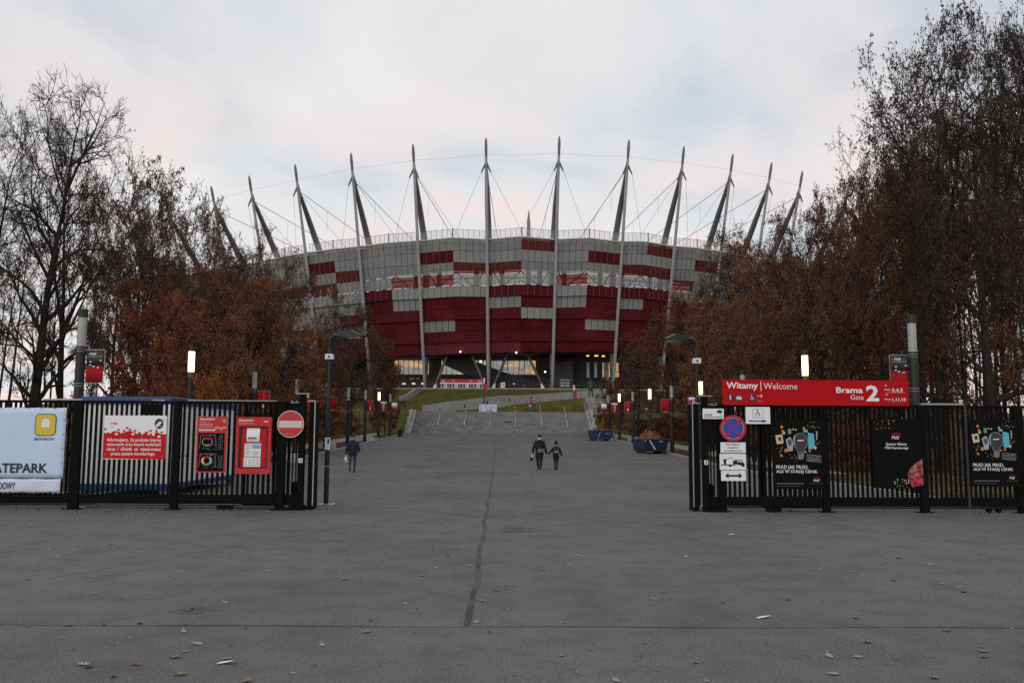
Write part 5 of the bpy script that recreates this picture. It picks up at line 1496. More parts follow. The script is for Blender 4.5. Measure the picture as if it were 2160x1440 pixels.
txt = {'narodowy': 'black and red pennant with white squares', 'sport': 'red pennant with a small white emblem', 'beer': 'white headed red pennant with upright lettering', 'plain': 'plain red pennant', 'white': 'white pennant with a red foot'}
for k, kd in BK.items():
    for side in (-1, 1):
        sd = 'left' if side < 0 else 'right'
        lamp_banner(f'{txt[kd]} on the {ordn[k]} lamp in the {sd} row', side * 12.52, LY[k], -side, kd, 5.4 if k == 0 else 5.05, 0.52 if k == 0 else 0.6)

# ------------------------------------------------------------------ site cabin behind the left fence
M_CABW = mat('cabin_white', (0.62, 0.63, 0.61), 0.5, 0, 0.05, 0.8)
M_CABB = mat('cabin_blue', (0.018, 0.055, 0.18), 0.45, 0, 0.12, 1.5)
cx0, cx1, cy0, cy1, cz0, cz1 = -11.35, -8.9, 24.0, 30.05, 0.2, 2.7
cb = thing('site_cabin', 'white portable site cabin with blue frame behind the left fence', 'cabin', ((cx0 + cx1) / 2, cy0, 0))
w = (cx1 - cx0) / 2; L_ = cy1 - cy0
m = MB(); nb = 14
poly = []
for i in range(nb):
    x = -w + 0.06 + (2 * w - 0.12) * i / nb; dx = (2 * w - 0.12) / nb
    poly += [(x, 0.05), (x + dx * 0.45, 0.05), (x + dx * 0.55, 0.062), (x + dx * 0.95, 0.062)]
m.prism(poly + [(w - 0.06, 0.05), (w - 0.06, 0.3), (-w + 0.06, 0.3)], cz0 + 0.16, cz1 - 0.2, 'z'); m.build('end_wall', M_CABW, cb)
m = MB(); nb = 34; poly = []
for i in range(nb):
    y = 0.06 + (L_ - 0.12) * i / nb; dy = (L_ - 0.12) / nb
    poly += [(w - 0.05, y), (w - 0.05, y + dy * 0.45), (w - 0.062, y + dy * 0.55), (w - 0.062, y + dy * 0.95)]
m.prism(poly + [(w - 0.05, L_ - 0.06), (-w + 0.1, L_ - 0.06), (-w + 0.1, 0.32), (w - 0.3, 0.32), (w - 0.3, 0.06)], cz0 + 0.16, cz1 - 0.2, 'z'); m.build('side_wall', M_CABW, cb)
for z0, z1, nm in ((cz0, cz0 + 0.16, 'floor_frame'), (cz1 - 0.2, cz1, 'roof_frame')):
    m = MB(); m.bbox(-w, w, 0, L_, z0, z1, 0.02); m.build(nm, M_CABB, cb)
for x in (-w, w - 0.12):
    for y in (0, L_ - 0.12):
        m = MB(); m.bbox(x + 0.002, x + 0.118, y + 0.002, y + 0.118, cz0 + 0.161, cz1 - 0.201, 0.02); m.build('corner_post', M_CABB if y else M_CABW, cb)
for x in (-w + 0.02, w - 0.22):
    for y in (0.02, L_ - 0.22): m = MB(); m.box(x, x + 0.2, y, y + 0.2, 0, cz0 - 0.001); m.build('footing', M_CONC_D, cb)
def cabx(px): return at(px, 900, cy0).x - (cx0 + cx1) / 2
m = MB(); m.box(cabx(296), cabx(337), 0.02, 0.06, 2.1, 2.5); m.box(cabx(293), cabx(340), 0.0, 0.05, 2.05, 2.1); wn_ = m.build('vent_window', M_FENCE, cb)
m = MB()
for k in range(4): m.box(cabx(298 + k * 10), cabx(305 + k * 10), 0.005, 0.019, 2.14, 2.2)
m.build('vent_slot', M_CABW, wn_)
m = MB(); x0 = w - 0.05
m.box(x0 + 0.001, x0 + 0.04, 0.9, 1.6, 1.1, 2.35); sh = m.build('roller_shutter', M_CABW, cb)
m = MB()
for k in range(16): m.box(x0 + 0.041, x0 + 0.052, 0.93, 1.57, 1.12 + k * 0.076, 1.175 + k * 0.076)
m.build('shutter_slats', M_CABW, sh)
m = MB(); m.box(cabx(319), cabx(327), -0.006, -0.001, cz1 - 0.16, cz1 - 0.075); m.build('logo_block', P_ORANGE, cb)
put_text('RAMB', cabx(328), cabx(345), cz1 - 0.155, cz1 - 0.08, -0.004, P_WHITE, cb, 0.03)

# ------------------------------------------------------------------ leaf skips
M_SKIP = mat('skip_blue', (0.020, 0.032, 0.066), 0.5, 0.1, 0.3, 1.5)
M_SKIP2 = mat('skip_blue_bright', (0.016, 0.055, 0.14), 0.5, 0.1, 0.2, 1.5)
M_RUST = mat('skip_rust', (0.09, 0.06, 0.045), 0.85, 0, 0.4, 4)
M_HEAP = [mat('heap_leaf_a', (0.22, 0.085, 0.035), 0.9), mat('heap_leaf_b', (0.14, 0.055, 0.025), 0.9), mat('heap_leaf_c', (0.28, 0.14, 0.06), 0.9)]
def skip(label, x, y, rz, W, Lh, H, m_, heap, seed):
    z = base_z(y)
    t = thing('leaf_skip', label, 'skip', (x, y, z), rz, 'skips filled with leaves')
    m = MB()
    b0, b1 = 0.78, 1.0
    hw, hl = W / 2, Lh / 2
    bot = [(-hw * 0.93, -hl * b0, 0.14), (hw * 0.93, -hl * b0, 0.14), (hw * 0.93, hl * b0, 0.14), (-hw * 0.93, hl * b0, 0.14)]
    top = [(-hw, -hl, H), (hw, -hl, H), (hw, hl, H), (-hw, hl, H)]
    itop = [(a * 0.94, c * 0.95, H) for a, c, _ in top]; ibot = [(a * 0.92, c * 0.92, 0.2) for a, c, _ in bot]
    m.add(bot + top + itop + ibot, [(3, 2, 1, 0), (0, 1, 5, 4), (1, 2, 6, 5), (2, 3, 7, 6), (3, 0, 4, 7), (4, 5, 9, 8), (5, 6, 10, 9), (6, 7, 11, 10), (7, 4, 8, 11), (8, 9, 13, 12), (9, 10, 14, 13), (10, 11, 15, 14), (11, 8, 12, 15), (12, 13, 14, 15)])
    m.build('body', m_, t)
    m = MB()
    for k in range(4):
        a, c = top[k], top[(k + 1) % 4]; m.tube([a, c], 0.045, 6)
    m.build('rim', m_, t)
    for sx in (-1, 1):
        for f in (-0.55, 0.0, 0.55):
            m = MB(); m.prism([(f * hl * b0 - 0.04, 0.14), (f * hl * b0 + 0.04, 0.14), (f * hl + 0.04, H), (f * hl - 0.04, H)], sx * hw * 0.965 - 0.035, sx * hw * 0.965 + 0.035, 'x'); m.build('rib', m_, t)
    for u in (-0.6, 0.6):
        m = MB(); m.prism([(-hl * b0 * 0.98 + 0.0, 0.14), (-hl * b0 * 0.98 - 0.05, 0.14), (-hl - 0.05, H), (-hl, H)], u * hw - 0.04, u * hw + 0.04, 'x'); m.build('rib', m_, t)
    for sx in (-0.7, 0.7):
        m = MB(); m.box(sx * hw - 0.07, sx * hw + 0.07, -hl * 0.7, hl * 0.7, 0.0, 0.138); m.build('skid', M_RUST, t)
    m = MB(); m.tube([(-hw * 1.02, -hl * 0.5, H * 0.55), (-hw * 1.12, -hl * 0.5, H * 0.55)], 0.06, 8); m.tube([(hw * 1.02, -hl * 0.5, H * 0.55), (hw * 1.12, -hl * 0.5, H * 0.55)], 0.06, 8); m.build('lifting_pin', M_RUST, t)
    # painted strip and words on the near end
    def on_end(u, v, d=0.012):
        f = (v - 0.14) / (H - 0.14); yy_ = -hl * (b0 + (b1 - b0) * f); return (u, yy_ - d, v)
    return t, on_end, (hw, hl, H)
def heap(t, hw, hl, H, hgt, seed):
    rr = random.Random(seed); m = MB()
    m.blob((0, 0, H - 0.12), (hw * 0.9, hl * 0.9, hgt * 0.9), 14, 8, 1)
    for _ in range(900):
        a, q = rr.uniform(0, 6.28), math.sqrt(rr.random())
        x, y = math.cos(a) * q * hw * 0.93, math.sin(a) * q * hl * 0.93
        z = H - 0.1 + hgt * (1 - q ** 2.2) * (0.85 + 0.25 * math.sin(x * 7 + seed) * math.cos(y * 5)) + rr.uniform(-0.03, 0.06)
        sz = rr.uniform(0.05, 0.10); d1 = Vector((rr.uniform(-1, 1), rr.uniform(-1, 1), rr.uniform(-0.8, 0.8))).normalized() * sz
        d2 = d1.cross(Vector((rr.uniform(-1, 1), rr.uniform(-1, 1), rr.uniform(-1, 1)))).normalized() * sz * 0.8
        c = Vector((x, y, z)); m.add([c - d1, c - d2, c + d1, c + d2], [(0, 1, 2, 3)], rr.randrange(3))
    o = m.build('leaf_heap', M_HEAP, None); o['kind'] = 'stuff'; o.parent = t
    return o
c = ground_at(1377, 957, 45, 80)
t, oe, (hw, hl, H) = skip('dark blue skip heaped high with brown leaves by the right kerb', c.x, c.y + 1.1, R(9), 1.84, 2.6, 0.98, M_SKIP, True, 1)
heap(t, hw, hl, H, 0.72, 3)
A, B_ = oe(-0.5, 0.97), oe(0.02, 0.27)
m = MB(); d = Vector((0.055, 0, 0.02)); A, B_ = Vector(A), Vector(B_); m.add([A - d, A + d, B_ + d, B_ - d], [(0, 3, 2, 1)]); m.build('white_strip', M_STICK, t)
m = MB()
for k in range(7):
    p = A + (B_ - A) * ((k + 0.8) / 8) + Vector((0, -0.004, 0)); m.box(p.x - 0.02, p.x + 0.02, p.y - 0.002, p.y, p.z - 0.02, p.z + 0.02)
m.build('strip_print', P_INK, t)
put_text('TRAMCO', 0.25, 0.62, 0.0, 0.1, 0.0, P_WHITE, t, 0.03).location = oe(0, 0.78, 0.03)
put_text('18', -0.82, -0.70, 0.0, 0.1, 0.0, P_WHITE, t, 0.03).location = oe(0, 0.85, 0.03)
c = ground_at(1268, 930, 60, 114)
t, oe, (hw, hl, H) = skip('bright blue skip with a low leaf load beside the steps', c.x, c.y + 1.2, R(7), 1.9, 2.5, 1.02, M_SKIP2, False, 2)
heap(t, hw, hl, H, 0.3, 8)
A, B_ = Vector(oe(-0.2, 0.9)), Vector(oe(-0.42, 0.3))
m = MB(); d = Vector((0.03, 0, 0.0)); m.add([A - d, A + d, B_ + d, B_ - d], [(0, 3, 2, 1)]); m.build('white_strip', M_STICK, t)
m = MB(); a = oe(0.35, 0.7, 0.02); m.box(a[0], a[0] + 0.42, a[1] - 0.004, a[1], a[2], a[2] + 0.05); m.build('white_mark', M_STICK, t)

# ------------------------------------------------------------------ benches, planters, bins along the avenue
def bench(label, px0, px1, py, h_px):
    p0, p1 = ground_at((px0 + px1) / 2, py, 30, 112), None
    Y = p0.y; x0, x1 = at(px0, py, Y).x, at(px1, py, Y).x
    t = thing('concrete_bench', label, 'bench', ((x0 + x1) / 2, Y, base_z(Y)), R(0), 'low concrete benches along the kerb')
    w = (x1 - x0) / 2; h = h_px * Y / FPX
    m = MB(); m.bbox(-w, w, 0, 0.5, 0, h, 0.02); m.build('seat_block', M_CONC_L, t)
    m = MB(); m.box(-w + 0.1, w - 0.1, 0.04, 0.46, h + 0.001, h + 0.03); m.build('seat_slab', M_CONC, t)
    return t
bench('low pale concrete bench beside the left arm light', 664, 706, 945.5, 12)
bench('long pale concrete bench behind the walking man in the blue jacket', 731, 788, 930.5, 9)
bench('short concrete bench behind the left kerb, nearest the gate', 596, 634, 975, 18)
def block(label, px0, px1, py, h_px):
    p = ground_at((px0 + px1) / 2, py, 30, 112); x0, x1 = at(px0, py, p.y).x, at(px1, py, p.y).x
    m = MB(); h = h_px * p.y / FPX; m.bbox(-(x1 - x0) / 2, (x1 - x0) / 2, 0, 0.6, 0, h, 0.03)
    o = m.build('concrete_block', M_CONC, None, False, ((x0 + x1) / 2, p.y, base_z(p.y))); tag(o, label, 'block', 'concrete blocks by the lamps'); return o
block('grey concrete block left of the lamp between the two skips', 1325, 1337, 932, 9)
block('small pale concrete block right of the bright blue skip', 1298, 1304, 925, 6)
block('dark concrete block right of the leaf heaped skip', 1408, 1420, 950, 13)
block('grey concrete block at the end of the long bench on the left', 789, 797, 929, 7)
p = ground_at(843, 921, 60, 113)
t = thing('litter_bin', 'dark litter bin beside the farthest lamps on the left kerb', 'bin', (p.x, p.y, base_z(p.y)))
m = MB(); m.cyl(0, 0, 0, 0.75, 0.22, 0.26, 12); m.build('bin_body', M_POLE, t)
m = MB(); m.cyl(0, 0, 0.751, 0.85, 0.28, 0.2, 12); m.build('bin_lid', M_LCOL, t)
m = MB(); m.box(0.3, 0.36, -0.03, 0.03, 0, 1.1); m.build('bin_post', M_LCOL, t)
# thin sign posts along the left verge
for px, yt, yb, lab in ((757, 862, 924, 'thin dark post with a pale plate behind the walking man'), (735, 840, 940, 'thin dark post beside the long bench on the left'), (1366, 860, 935, 'thin dark post left of the leaf heaped skip')):
    p = ground_at(px, yb, 35, 112); h = at(px, yt, p.y).z - base_z(p.y)
    t = thing('sign_post', lab, 'post', (p.x, p.y, base_z(p.y)), group='thin posts along the avenue')
    m = MB(); m.cyl(0, 0, 0, h, 0.035, n=8); m.build('pole', M_POLE, t)
    m = MB(); m.box(-0.2, 0.02, -0.05, -0.036, h - 0.14, h - 0.05); m.build('plate', M_STICK, t)
# ------------------------------------------------------------------ people
def remesh(parts, name, mats, voxel=0.009, pick=None, smooth=4, dec=0.35, zs=1.0):
    """Union of closed tapered shapes fused into one continuous skin."""
    mb = MB()
    for fn in parts: fn(mb)
    me = mb.mesh(name, mats[0])
    o = bpy.data.objects.new(name, me); COL.objects.link(o)
    rm = o.modifiers.new('r', 'REMESH'); rm.mode = 'VOXEL'; rm.voxel_size = voxel
    sm = o.modifiers.new('s', 'SMOOTH'); sm.iterations = smooth; sm.factor = 0.5
    if dec < 1: d = o.modifiers.new('d', 'DECIMATE'); d.ratio = dec
    dg = bpy.context.evaluated_depsgraph_get()
    me2 = bpy.data.meshes.new_from_object(o.evaluated_get(dg))
    bpy.data.objects.remove(o)
    me2.name = name; me2.materials.clear()
    for m in mats: me2.materials.append(m)
    if pick:
        for p in me2.polygons: p.material_index = pick(p.center)
    me2.polygons.foreach_set('use_smooth', [True] * len(me2.polygons))
    return me2
def limb(*pr):
    """Rounded tapered chain: (point, radius) pairs; oval by an optional third value."""
    def f(mb):
        pts = [Vector(p[0]) for p in pr]; rs = [p[1] for p in pr]
        d0 = (pts[0] - pts[1]).normalized(); d1 = (pts[-1] - pts[-2]).normalized()
        path = [pts[0] + d0 * rs[0] * 0.85, pts[0] + d0 * rs[0] * 0.5] + pts + [pts[-1] + d1 * rs[-1] * 0.5, pts[-1] + d1 * rs[-1] * 0.85]
        rad = [rs[0] * 0.45, rs[0] * 0.85] + rs + [rs[-1] * 0.85, rs[-1] * 0.45]
        mb.tube(path, rad, 12)
    return f
def ell(c, r):
    return lambda mb: mb.blob(c, r, 16, 10)
def torso(secs):
    """Horizontal oval sections (z, half width, half depth, x, y)."""
    def f(mb):
        n = 20; vs, fs = [], []
        for z, a, b, x, y in secs:
            for k in range(n):
                t = 2 * math.pi * k / n; vs.append((x + a * math.cos(t), y + b * math.sin(t), z))
        for i in range(len(secs) - 1):
            for k in range(n): fs.append((i * n + k, i * n + (k + 1) % n, (i + 1) * n + (k + 1) % n, (i + 1) * n + k))
        fs.append(tuple(range(n - 1, -1, -1))); fs.append(tuple((len(secs) - 1) * n + k for k in range(n)))
        mb.add(vs, fs)
    return f
def hand(wrist, down, fwd, side, s=1.0, curl=0.6):
    """Palm, four unequal bent fingers, thumb off the side. down: along the forearm; fwd: thumb side; side: palm normal."""
    w, d, f, n = Vector(wrist), Vector(down).normalized(), Vector(fwd).normalized(), Vector(side).normalized()
    out = [limb((w, 0.024 * s), (w + d * 0.04 * s, 0.03 * s), (w + d * 0.075 * s, 0.028 * s)),
           limb((w + d * 0.02 * s + f * 0.02 * s, 0.016 * s), (w + d * 0.08 * s + f * 0.024 * s, 0.015 * s)), limb((w + d * 0.02 * s - f * 0.02 * s, 0.016 * s), (w + d * 0.078 * s - f * 0.026 * s, 0.014 * s))]
    for k, (off, ln) in enumerate(((0.030, 0.068), (0.010, 0.078), (-0.011, 0.072), (-0.031, 0.056))):
        b = w + d * 0.085 * s + f * off * s
        m1 = b + (d * math.cos(curl * 0.5) + n * math.sin(curl * 0.5)) * ln * 0.5 * s
        e = m1 + (d * math.cos(curl * 1.5) + n * math.sin(curl * 1.5)) * ln * 0.5 * s
        out.append(limb((b, 0.0095 * s), (m1, 0.009 * s), (e, 0.0075 * s)))
    t0 = w + d * 0.025 * s + f * 0.026 * s
    t1 = t0 + (d * 0.7 + f * 0.7).normalized() * 0.035 * s; t2 = t1 + (d * 0.95 + f * 0.15 + n * 0.3).normalized() * 0.03 * s
    out.append(limb((t0, 0.012 * s), (t1, 0.0105 * s), (t2, 0.0085 * s)))
    return out
def head(c, s=1.0, yaw=0.0):
    """Seen from behind, still with a full face: brow, nose, lips, chin, ears, eyes."""
    c = Vector(c); ca, sa = math.cos(yaw), math.sin(yaw)
    def P(x, y, z): return c + Vector((x * ca - y * sa, x * sa + y * ca, z)) * s
    out = [ell(P(0, -0.005, 0.03), (0.076 * s, 0.094 * s, 0.095 * s)), ell(P(0, 0.028, -0.04), (0.058 * s, 0.062 * s, 0.072 * s)), ell(P(0, 0.06, -0.088), (0.03 * s, 0.026 * s, 0.022 * s))]
    out += [limb((P(0, 0.088, 0.018), 0.011 * s), (P(0, 0.106, -0.018), 0.014 * s)), limb((P(-0.026, 0.085, -0.052), 0.009 * s), (P(0.026, 0.085, -0.052), 0.009 * s)), limb((P(-0.045, 0.078, 0.03), 0.011 * s), (P(0.045, 0.078, 0.03), 0.011 * s))]
    for q in (-1, 1): out += [ell(P(q * 0.078, -0.004, -0.01), (0.013 * s, 0.02 * s, 0.032 * s)), ell(P(q * 0.03, 0.082, 0.012), (0.013 * s, 0.01 * s, 0.009 * s))]
    return out
SKIN = mat('skin', (0.42, 0.26, 0.19), 0.55)
HAIR = mat('hair_brown', (0.03, 0.02, 0.014), 0.7)
def boot(h, toe, s=1.0, lift=0.0):
    h, toe = Vector(h), Vector(toe)
    return [limb((h, 0.042 * s), (h + (toe - h) * 0.55, 0.043 * s), (toe, 0.034 * s)), limb((h + Vector((0, 0, 0.03 * s)), 0.046 * s), (h + Vector((0, 0.01, 0.13 * s)), 0.046 * s))]

def place(px, py, y0=25, y1=60):
    p = ground_at(px, py, y0, y1); return Vector((p.x, p.y, base_z(p.y)))

# man in navy jacket with a carrier bag (walking away, -- local +y is his front)
pm = place(743, 998)
hs = 80 * pm.y / FPX / 1.76
man = thing('person', 'man seen from behind in a navy jacket and blue jeans walking with a white bag', 'person', pm, R(2))
man.scale = (hs, hs, hs)
LH, RH = Vector((-0.095, 0, 0.92)), Vector((0.095, 0, 0.92))
lk, la = Vector((-0.105, -0.06, 0.50)), Vector((-0.085, -0.24, 0.13))
rk, ra = Vector((0.10, 0.05, 0.49)), Vector((0.085, 0.02, 0.09))
bp_ = [limb((LH, 0.088), (lk, 0.06), (la, 0.042)), limb((RH, 0.088), (rk, 0.06), (ra, 0.042)), torso([(0.86, 0.15, 0.11, 0, 0), (0.98, 0.165, 0.12, 0, 0), (1.2, 0.155, 0.11, 0, 0.01), (1.36, 0.175, 0.105, 0, 0.02), (1.44, 0.1, 0.08, 0, 0.02)]),
       limb(((0, 0.02, 1.42), 0.06), ((0, 0.035, 1.56), 0.056))] + head((0, 0.05, 1.645)) + boot((la.x, la.y - 0.02, 0.1), (la.x, la.y + 0.13, 0.045)) + boot((ra.x, ra.y - 0.03, 0.045), (ra.x, ra.y + 0.16, 0.04))
LW, RW = Vector((-0.29, 0.02, 0.86)), Vector((0.235, 0.10, 0.98))
bp_ += [limb(((-0.185, 0.01, 1.38), 0.055), ((-0.25, -0.03, 1.12), 0.042), (LW, 0.028)), limb(((0.185, 0.01, 1.38), 0.055), ((0.285, -0.06, 1.13), 0.042), (RW, 0.028))]
bp_ += hand(LW, (-0.1, 0.05, -1), (0, 1, 0), (1, 0, 0), 1, 1.0) + hand(RW, (-0.5, 0.5, -0.6), (0.4, 0.6, 0.1), (-1, 0, 0), 1, 0.6)
JEAN = mat('jeans_blue', (0.022, 0.045, 0.082), 0.85, 0, 0.2, 12); SHOE = mat('shoe_dark', (0.018, 0.018, 0.02), 0.6); SOLE = mat('shoe_sole', (0.5, 0.5, 0.5), 0.6)
body = remesh(bp_, 'body', [SKIN, JEAN, SHOE], 0.009, lambda c: 2 if c.z < 0.115 or (c.z < 0.2 and c.y < -0.2 and c.x < 0) else (1 if c.z < 0.99 and abs(c.x) < 0.2 else 0))
link('body', body, man)
NAVY = mat('jacket_navy', (0.010, 0.014, 0.028), 0.75, 0, 0.25, 9, 0.3, 0.3)
jk = [torso([(0.80, 0.185, 0.13, 0, 0), (0.88, 0.19, 0.138, 0, 0), (1.05, 0.192, 0.14, 0, 0.0), (1.22, 0.2, 0.142, 0, 0.01), (1.36, 0.205, 0.13, 0, 0.02), (1.43, 0.15, 0.11, 0, 0.02), (1.5, 0.085, 0.085, 0, 0.025), (1.545, 0.08, 0.08, 0, 0.03)]),
      limb(((-0.185, 0.01, 1.375), 0.078), ((-0.255, -0.03, 1.12), 0.066), (LW + Vector((0.006, 0, 0.03)), 0.05)), limb(((0.185, 0.01, 1.375), 0.078), ((0.29, -0.06, 1.13), 0.068), (RW + Vector((0.02, -0.02, 0.02)), 0.052))]
link('jacket', remesh(jk, 'jacket', [NAVY], 0.012, dec=0.5), man)
m = MB(); m.blob((0, 0.042, 1.69), (0.085, 0.102, 0.09), 16, 10, fn=lambda q: Vector((q.x, q.y, max(q.z, -0.055 if q.y < 0.02 else 0.01)))); m.build('knit_cap', mat('cap_charcoal', (0.035, 0.036, 0.042), 0.9), man, True)
m = MB(); m.box(ra.x - 0.045, ra.x + 0.045, ra.y - 0.08, ra.y + 0.19, 0.0, 0.018); m.box(la.x - 0.03, la.x + 0.03, la.y - 0.07, la.y - 0.055, 0.05, 0.09); m.build('shoe_soles', SOLE, man)
# his bag
bw = pm + Vector((LW.x - 0.02, LW.y + 0.03, 0.80)) * hs
bag = thing('carrier_bag', 'white plastic carrier bag with a red patch held by the man', 'bag', bw, R(12)); bag.scale = (hs, hs, hs)
def crumple(q): return Vector((q.x * (1 + 0.12 * math.sin(q.z * 31)), q.y * (1 + 0.2 * math.sin(q.z * 23 + q.x * 30)), q.z + 0.01 * math.sin(q.x * 60)))
m = MB(); m.blob((0, 0, -0.2), (0.085, 0.05, 0.14), 16, 12, fn=crumple); m.tube([(0.0, 0, 0.02), (-0.03, 0, -0.03), (-0.05, 0, -0.12)], [0.012, 0.02, 0.03], 6); m.tube([(0.0, 0, 0.02), (0.03, 0, -0.03), (0.045, 0, -0.12)], [0.012, 0.02, 0.03], 6)
m.build('bag_body', mat('bag_white', (0.66, 0.64, 0.64), 0.4), bag, True)
m = MB(); m.blob((-0.055, -0.028, -0.24), (0.035, 0.03, 0.07), 10, 8, fn=crumple); m.build('red_patch', mat('bag_red', (0.5, 0.16, 0.12), 0.5), bag, True)

# woman in black, with a child by the hand
pw = place(1138, 990.5)
ws = 74 * pw.y / FPX / 1.70
wom = thing('person', 'adult in a black coat with a grey shoulder bag holding the child by the hand', 'person', pw, R(-2)); wom.scale = (ws, ws, ws)
BLK = mat('coat_black', (0.012, 0.011, 0.011), 0.8, 0, 0.3, 8, 0.3, 0.3); TRS = mat('trousers_black', (0.010, 0.010, 0.011), 0.85)
LH, RH = Vector((-0.1, 0, 0.86)), Vector((0.1, 0, 0.86)); lk, la = Vector((-0.095, 0.02, 0.47)), Vector((-0.06, 0.0, 0.09)); rk, ra = Vector((0.08, -0.03, 0.47)), Vector((0.05, -0.12, 0.11))
LW, RW = Vector((-0.33, 0.05, 0.78)), Vector((0.36, 0.02, 0.72))
bp_ = [limb((LH, 0.1), (lk, 0.075), (la, 0.052)), limb((RH, 0.1), (rk, 0.075), (ra, 0.052)), torso([(0.8, 0.16, 0.12, 0, 0), (1.1, 0.15, 0.11, 0, 0), (1.3, 0.17, 0.1, 0, 0), (1.38, 0.09, 0.08, 0, 0)]), limb(((0, 0, 1.36), 0.055), ((0, 0.02, 1.49), 0.052))] + head((0, 0.03, 1.58), 0.98)
bp_ += boot((la.x, la.y - 0.03, 0.045), (la.x, la.y + 0.15, 0.04)) + boot((ra.x, ra.y - 0.02, 0.08), (ra.x, ra.y + 0.14, 0.045))
bp_ += [limb(((-0.175, 0, 1.32), 0.05), ((-0.28, -0.03, 1.04), 0.042), (LW, 0.027)), limb(((0.175, 0, 1.32), 0.05), ((0.27, -0.02, 1.02), 0.042), (RW, 0.027))]
bp_ += hand(LW, (-0.15, 0.1, -1), (0, 1, 0), (1, 0, 0), 0.95, 0.9) + hand(RW, (0.5, 0.1, -0.8), (0.1, 1, 0), (-0.8, 0, -0.4), 0.95, 0.9)
link('body', remesh(bp_, 'body', [SKIN, TRS, SHOE], 0.009, lambda c: 2 if c.z < 0.12 else (1 if c.z < 0.92 and abs(c.x) < 0.22 else 0)), wom)
jk = [torso([(0.55, 0.185, 0.15, -0.01, 0), (0.62, 0.19, 0.155, -0.01, 0), (0.85, 0.2, 0.155, 0, 0), (1.05, 0.19, 0.15, 0, 0), (1.22, 0.2, 0.145, 0, 0), (1.32, 0.2, 0.13, 0, 0), (1.39, 0.13, 0.11, 0, 0), (1.45, 0.09, 0.09, 0, 0.01)]),
      limb(((-0.18, 0, 1.315), 0.078), ((-0.285, -0.03, 1.04), 0.066), (LW + Vector((0.01, 0, 0.05)), 0.05)), limb(((0.18, 0, 1.315), 0.078), ((0.275, -0.02, 1.02), 0.066), (RW + Vector((-0.02, 0, 0.05)), 0.05))]
link('coat', remesh(jk, 'coat', [BLK], 0.012, dec=0.5), wom)
m = MB(); m.tube([(0, 0.0, 1.43), (0, 0.008, 1.475), (0, 0.015, 1.51)], [0.098, 0.105, 0.085], 18); m.build('white_scarf', mat('scarf_pale', (0.5, 0.5, 0.5), 0.9), wom, True)
m = MB(); m.blob((0, 0.022, 1.62), (0.086, 0.1, 0.095), 16, 10, fn=lambda q: Vector((q.x, q.y, max(q.z, -0.08 if q.y < 0.02 else 0.01)))); m.build('knit_cap', mat('cap_black', (0.015, 0.015, 0.016), 0.9), wom, True)
sb = thing('shoulder_bag', 'grey shoulder bag worn across the adult in the black coat', 'bag', pw + Vector((0.07, -0.19, 0.92)) * ws, R(-4)); sb.scale = (ws, ws, ws)
m = MB(); m.bbox(-0.17, 0.17, -0.06, 0.03, -0.1, 0.09, 0.02); m.build('bag_body', mat('bag_grey', (0.075, 0.075, 0.08), 0.7, 0, 0.3, 14), sb)
m = MB(); m.box(-0.165, 0.165, -0.068, -0.061, -0.02, 0.088); m.build('bag_flap', mat('bag_flap', (0.10, 0.10, 0.105), 0.7, 0, 0.3, 14), sb)
m = MB(); m.box(-0.09, -0.05, -0.075, -0.069, -0.04, 0.02); m.build('buckle', P_GREY, sb)
m = MB(); m.tube([(-0.17, 0.0, 0.06), (-0.22, 0.08, 0.2), (-0.1, 0.045, 0.38), (0.09, 0.07, 0.43), (0.12, 0.16, 0.45)], 0.014, 6); m.build('strap', BLK, sb)
hb = thing('handbag', 'small dark bag with a pale top in the left hand of the adult in black', 'bag', pw + Vector((LW.x - 0.03, LW.y + 0.01, 0.68)) * ws, R(10)); hb.scale = (ws, ws, ws)
m = MB(); m.tube([(0.03, 0, 0.0), (0.0, 0, -0.06), (-0.04, 0, -0.2), (-0.05, 0, -0.27)], [0.03, 0.06, 0.065, 0.04], 10); m.build('bag_body', BLK, hb, True)
m = MB(); m.tube([(0.035, 0, 0.03), (0.012, 0, -0.04), (-0.01, 0, -0.09)], [0.03, 0.062, 0.07], 10); m.build('pale_top', mat('pale_cloth', (0.45, 0.5, 0.52), 0.8), hb, True)

pc = place(1173, 991)
cs = 61 * pc.y / FPX / 1.32
chd = thing('person', 'child in a dark jacket and blue jeans with a backpack, walking hand in hand', 'person', pc, R(3)); chd.scale = (cs, cs, cs)
LH, RH = Vector((-0.065, 0, 0.66)), Vector((0.065, 0, 0.66)); lk, la = Vector((-0.055, 0.03, 0.37)), Vector((-0.04, 0.02, 0.08)); rk, ra = Vector((0.055, 0.0, 0.37)), Vector((0.035, -0.1, 0.1))
LW, RW = Vector((-0.37, 0.02, 0.70)), Vector((0.26, 0.02, 0.60))
bp_ = [limb((LH, 0.07), (lk, 0.052), (la, 0.038)), limb((RH, 0.07), (rk, 0.052), (ra, 0.038)), torso([(0.6, 0.115, 0.09, 0, 0), (0.8, 0.115, 0.09, 0, 0), (0.98, 0.13, 0.085, 0, 0), (1.03, 0.07, 0.06, 0, 0)]), limb(((0, 0, 1.02), 0.045), ((0, 0.015, 1.12), 0.043))] + head((0, 0.02, 1.2), 0.92)
bp_ += boot((la.x, la.y - 0.02, 0.04), (la.x, la.y + 0.12, 0.035), 0.85) + boot((ra.x, ra.y - 0.02, 0.07), (ra.x, ra.y + 0.11, 0.04), 0.85)
bp_ += [limb(((-0.13, 0, 0.98), 0.04), ((-0.25, -0.02, 0.82), 0.034), (LW, 0.022)), limb(((0.13, 0, 0.98), 0.04), ((0.2, -0.03, 0.79), 0.034), (RW, 0.022))]
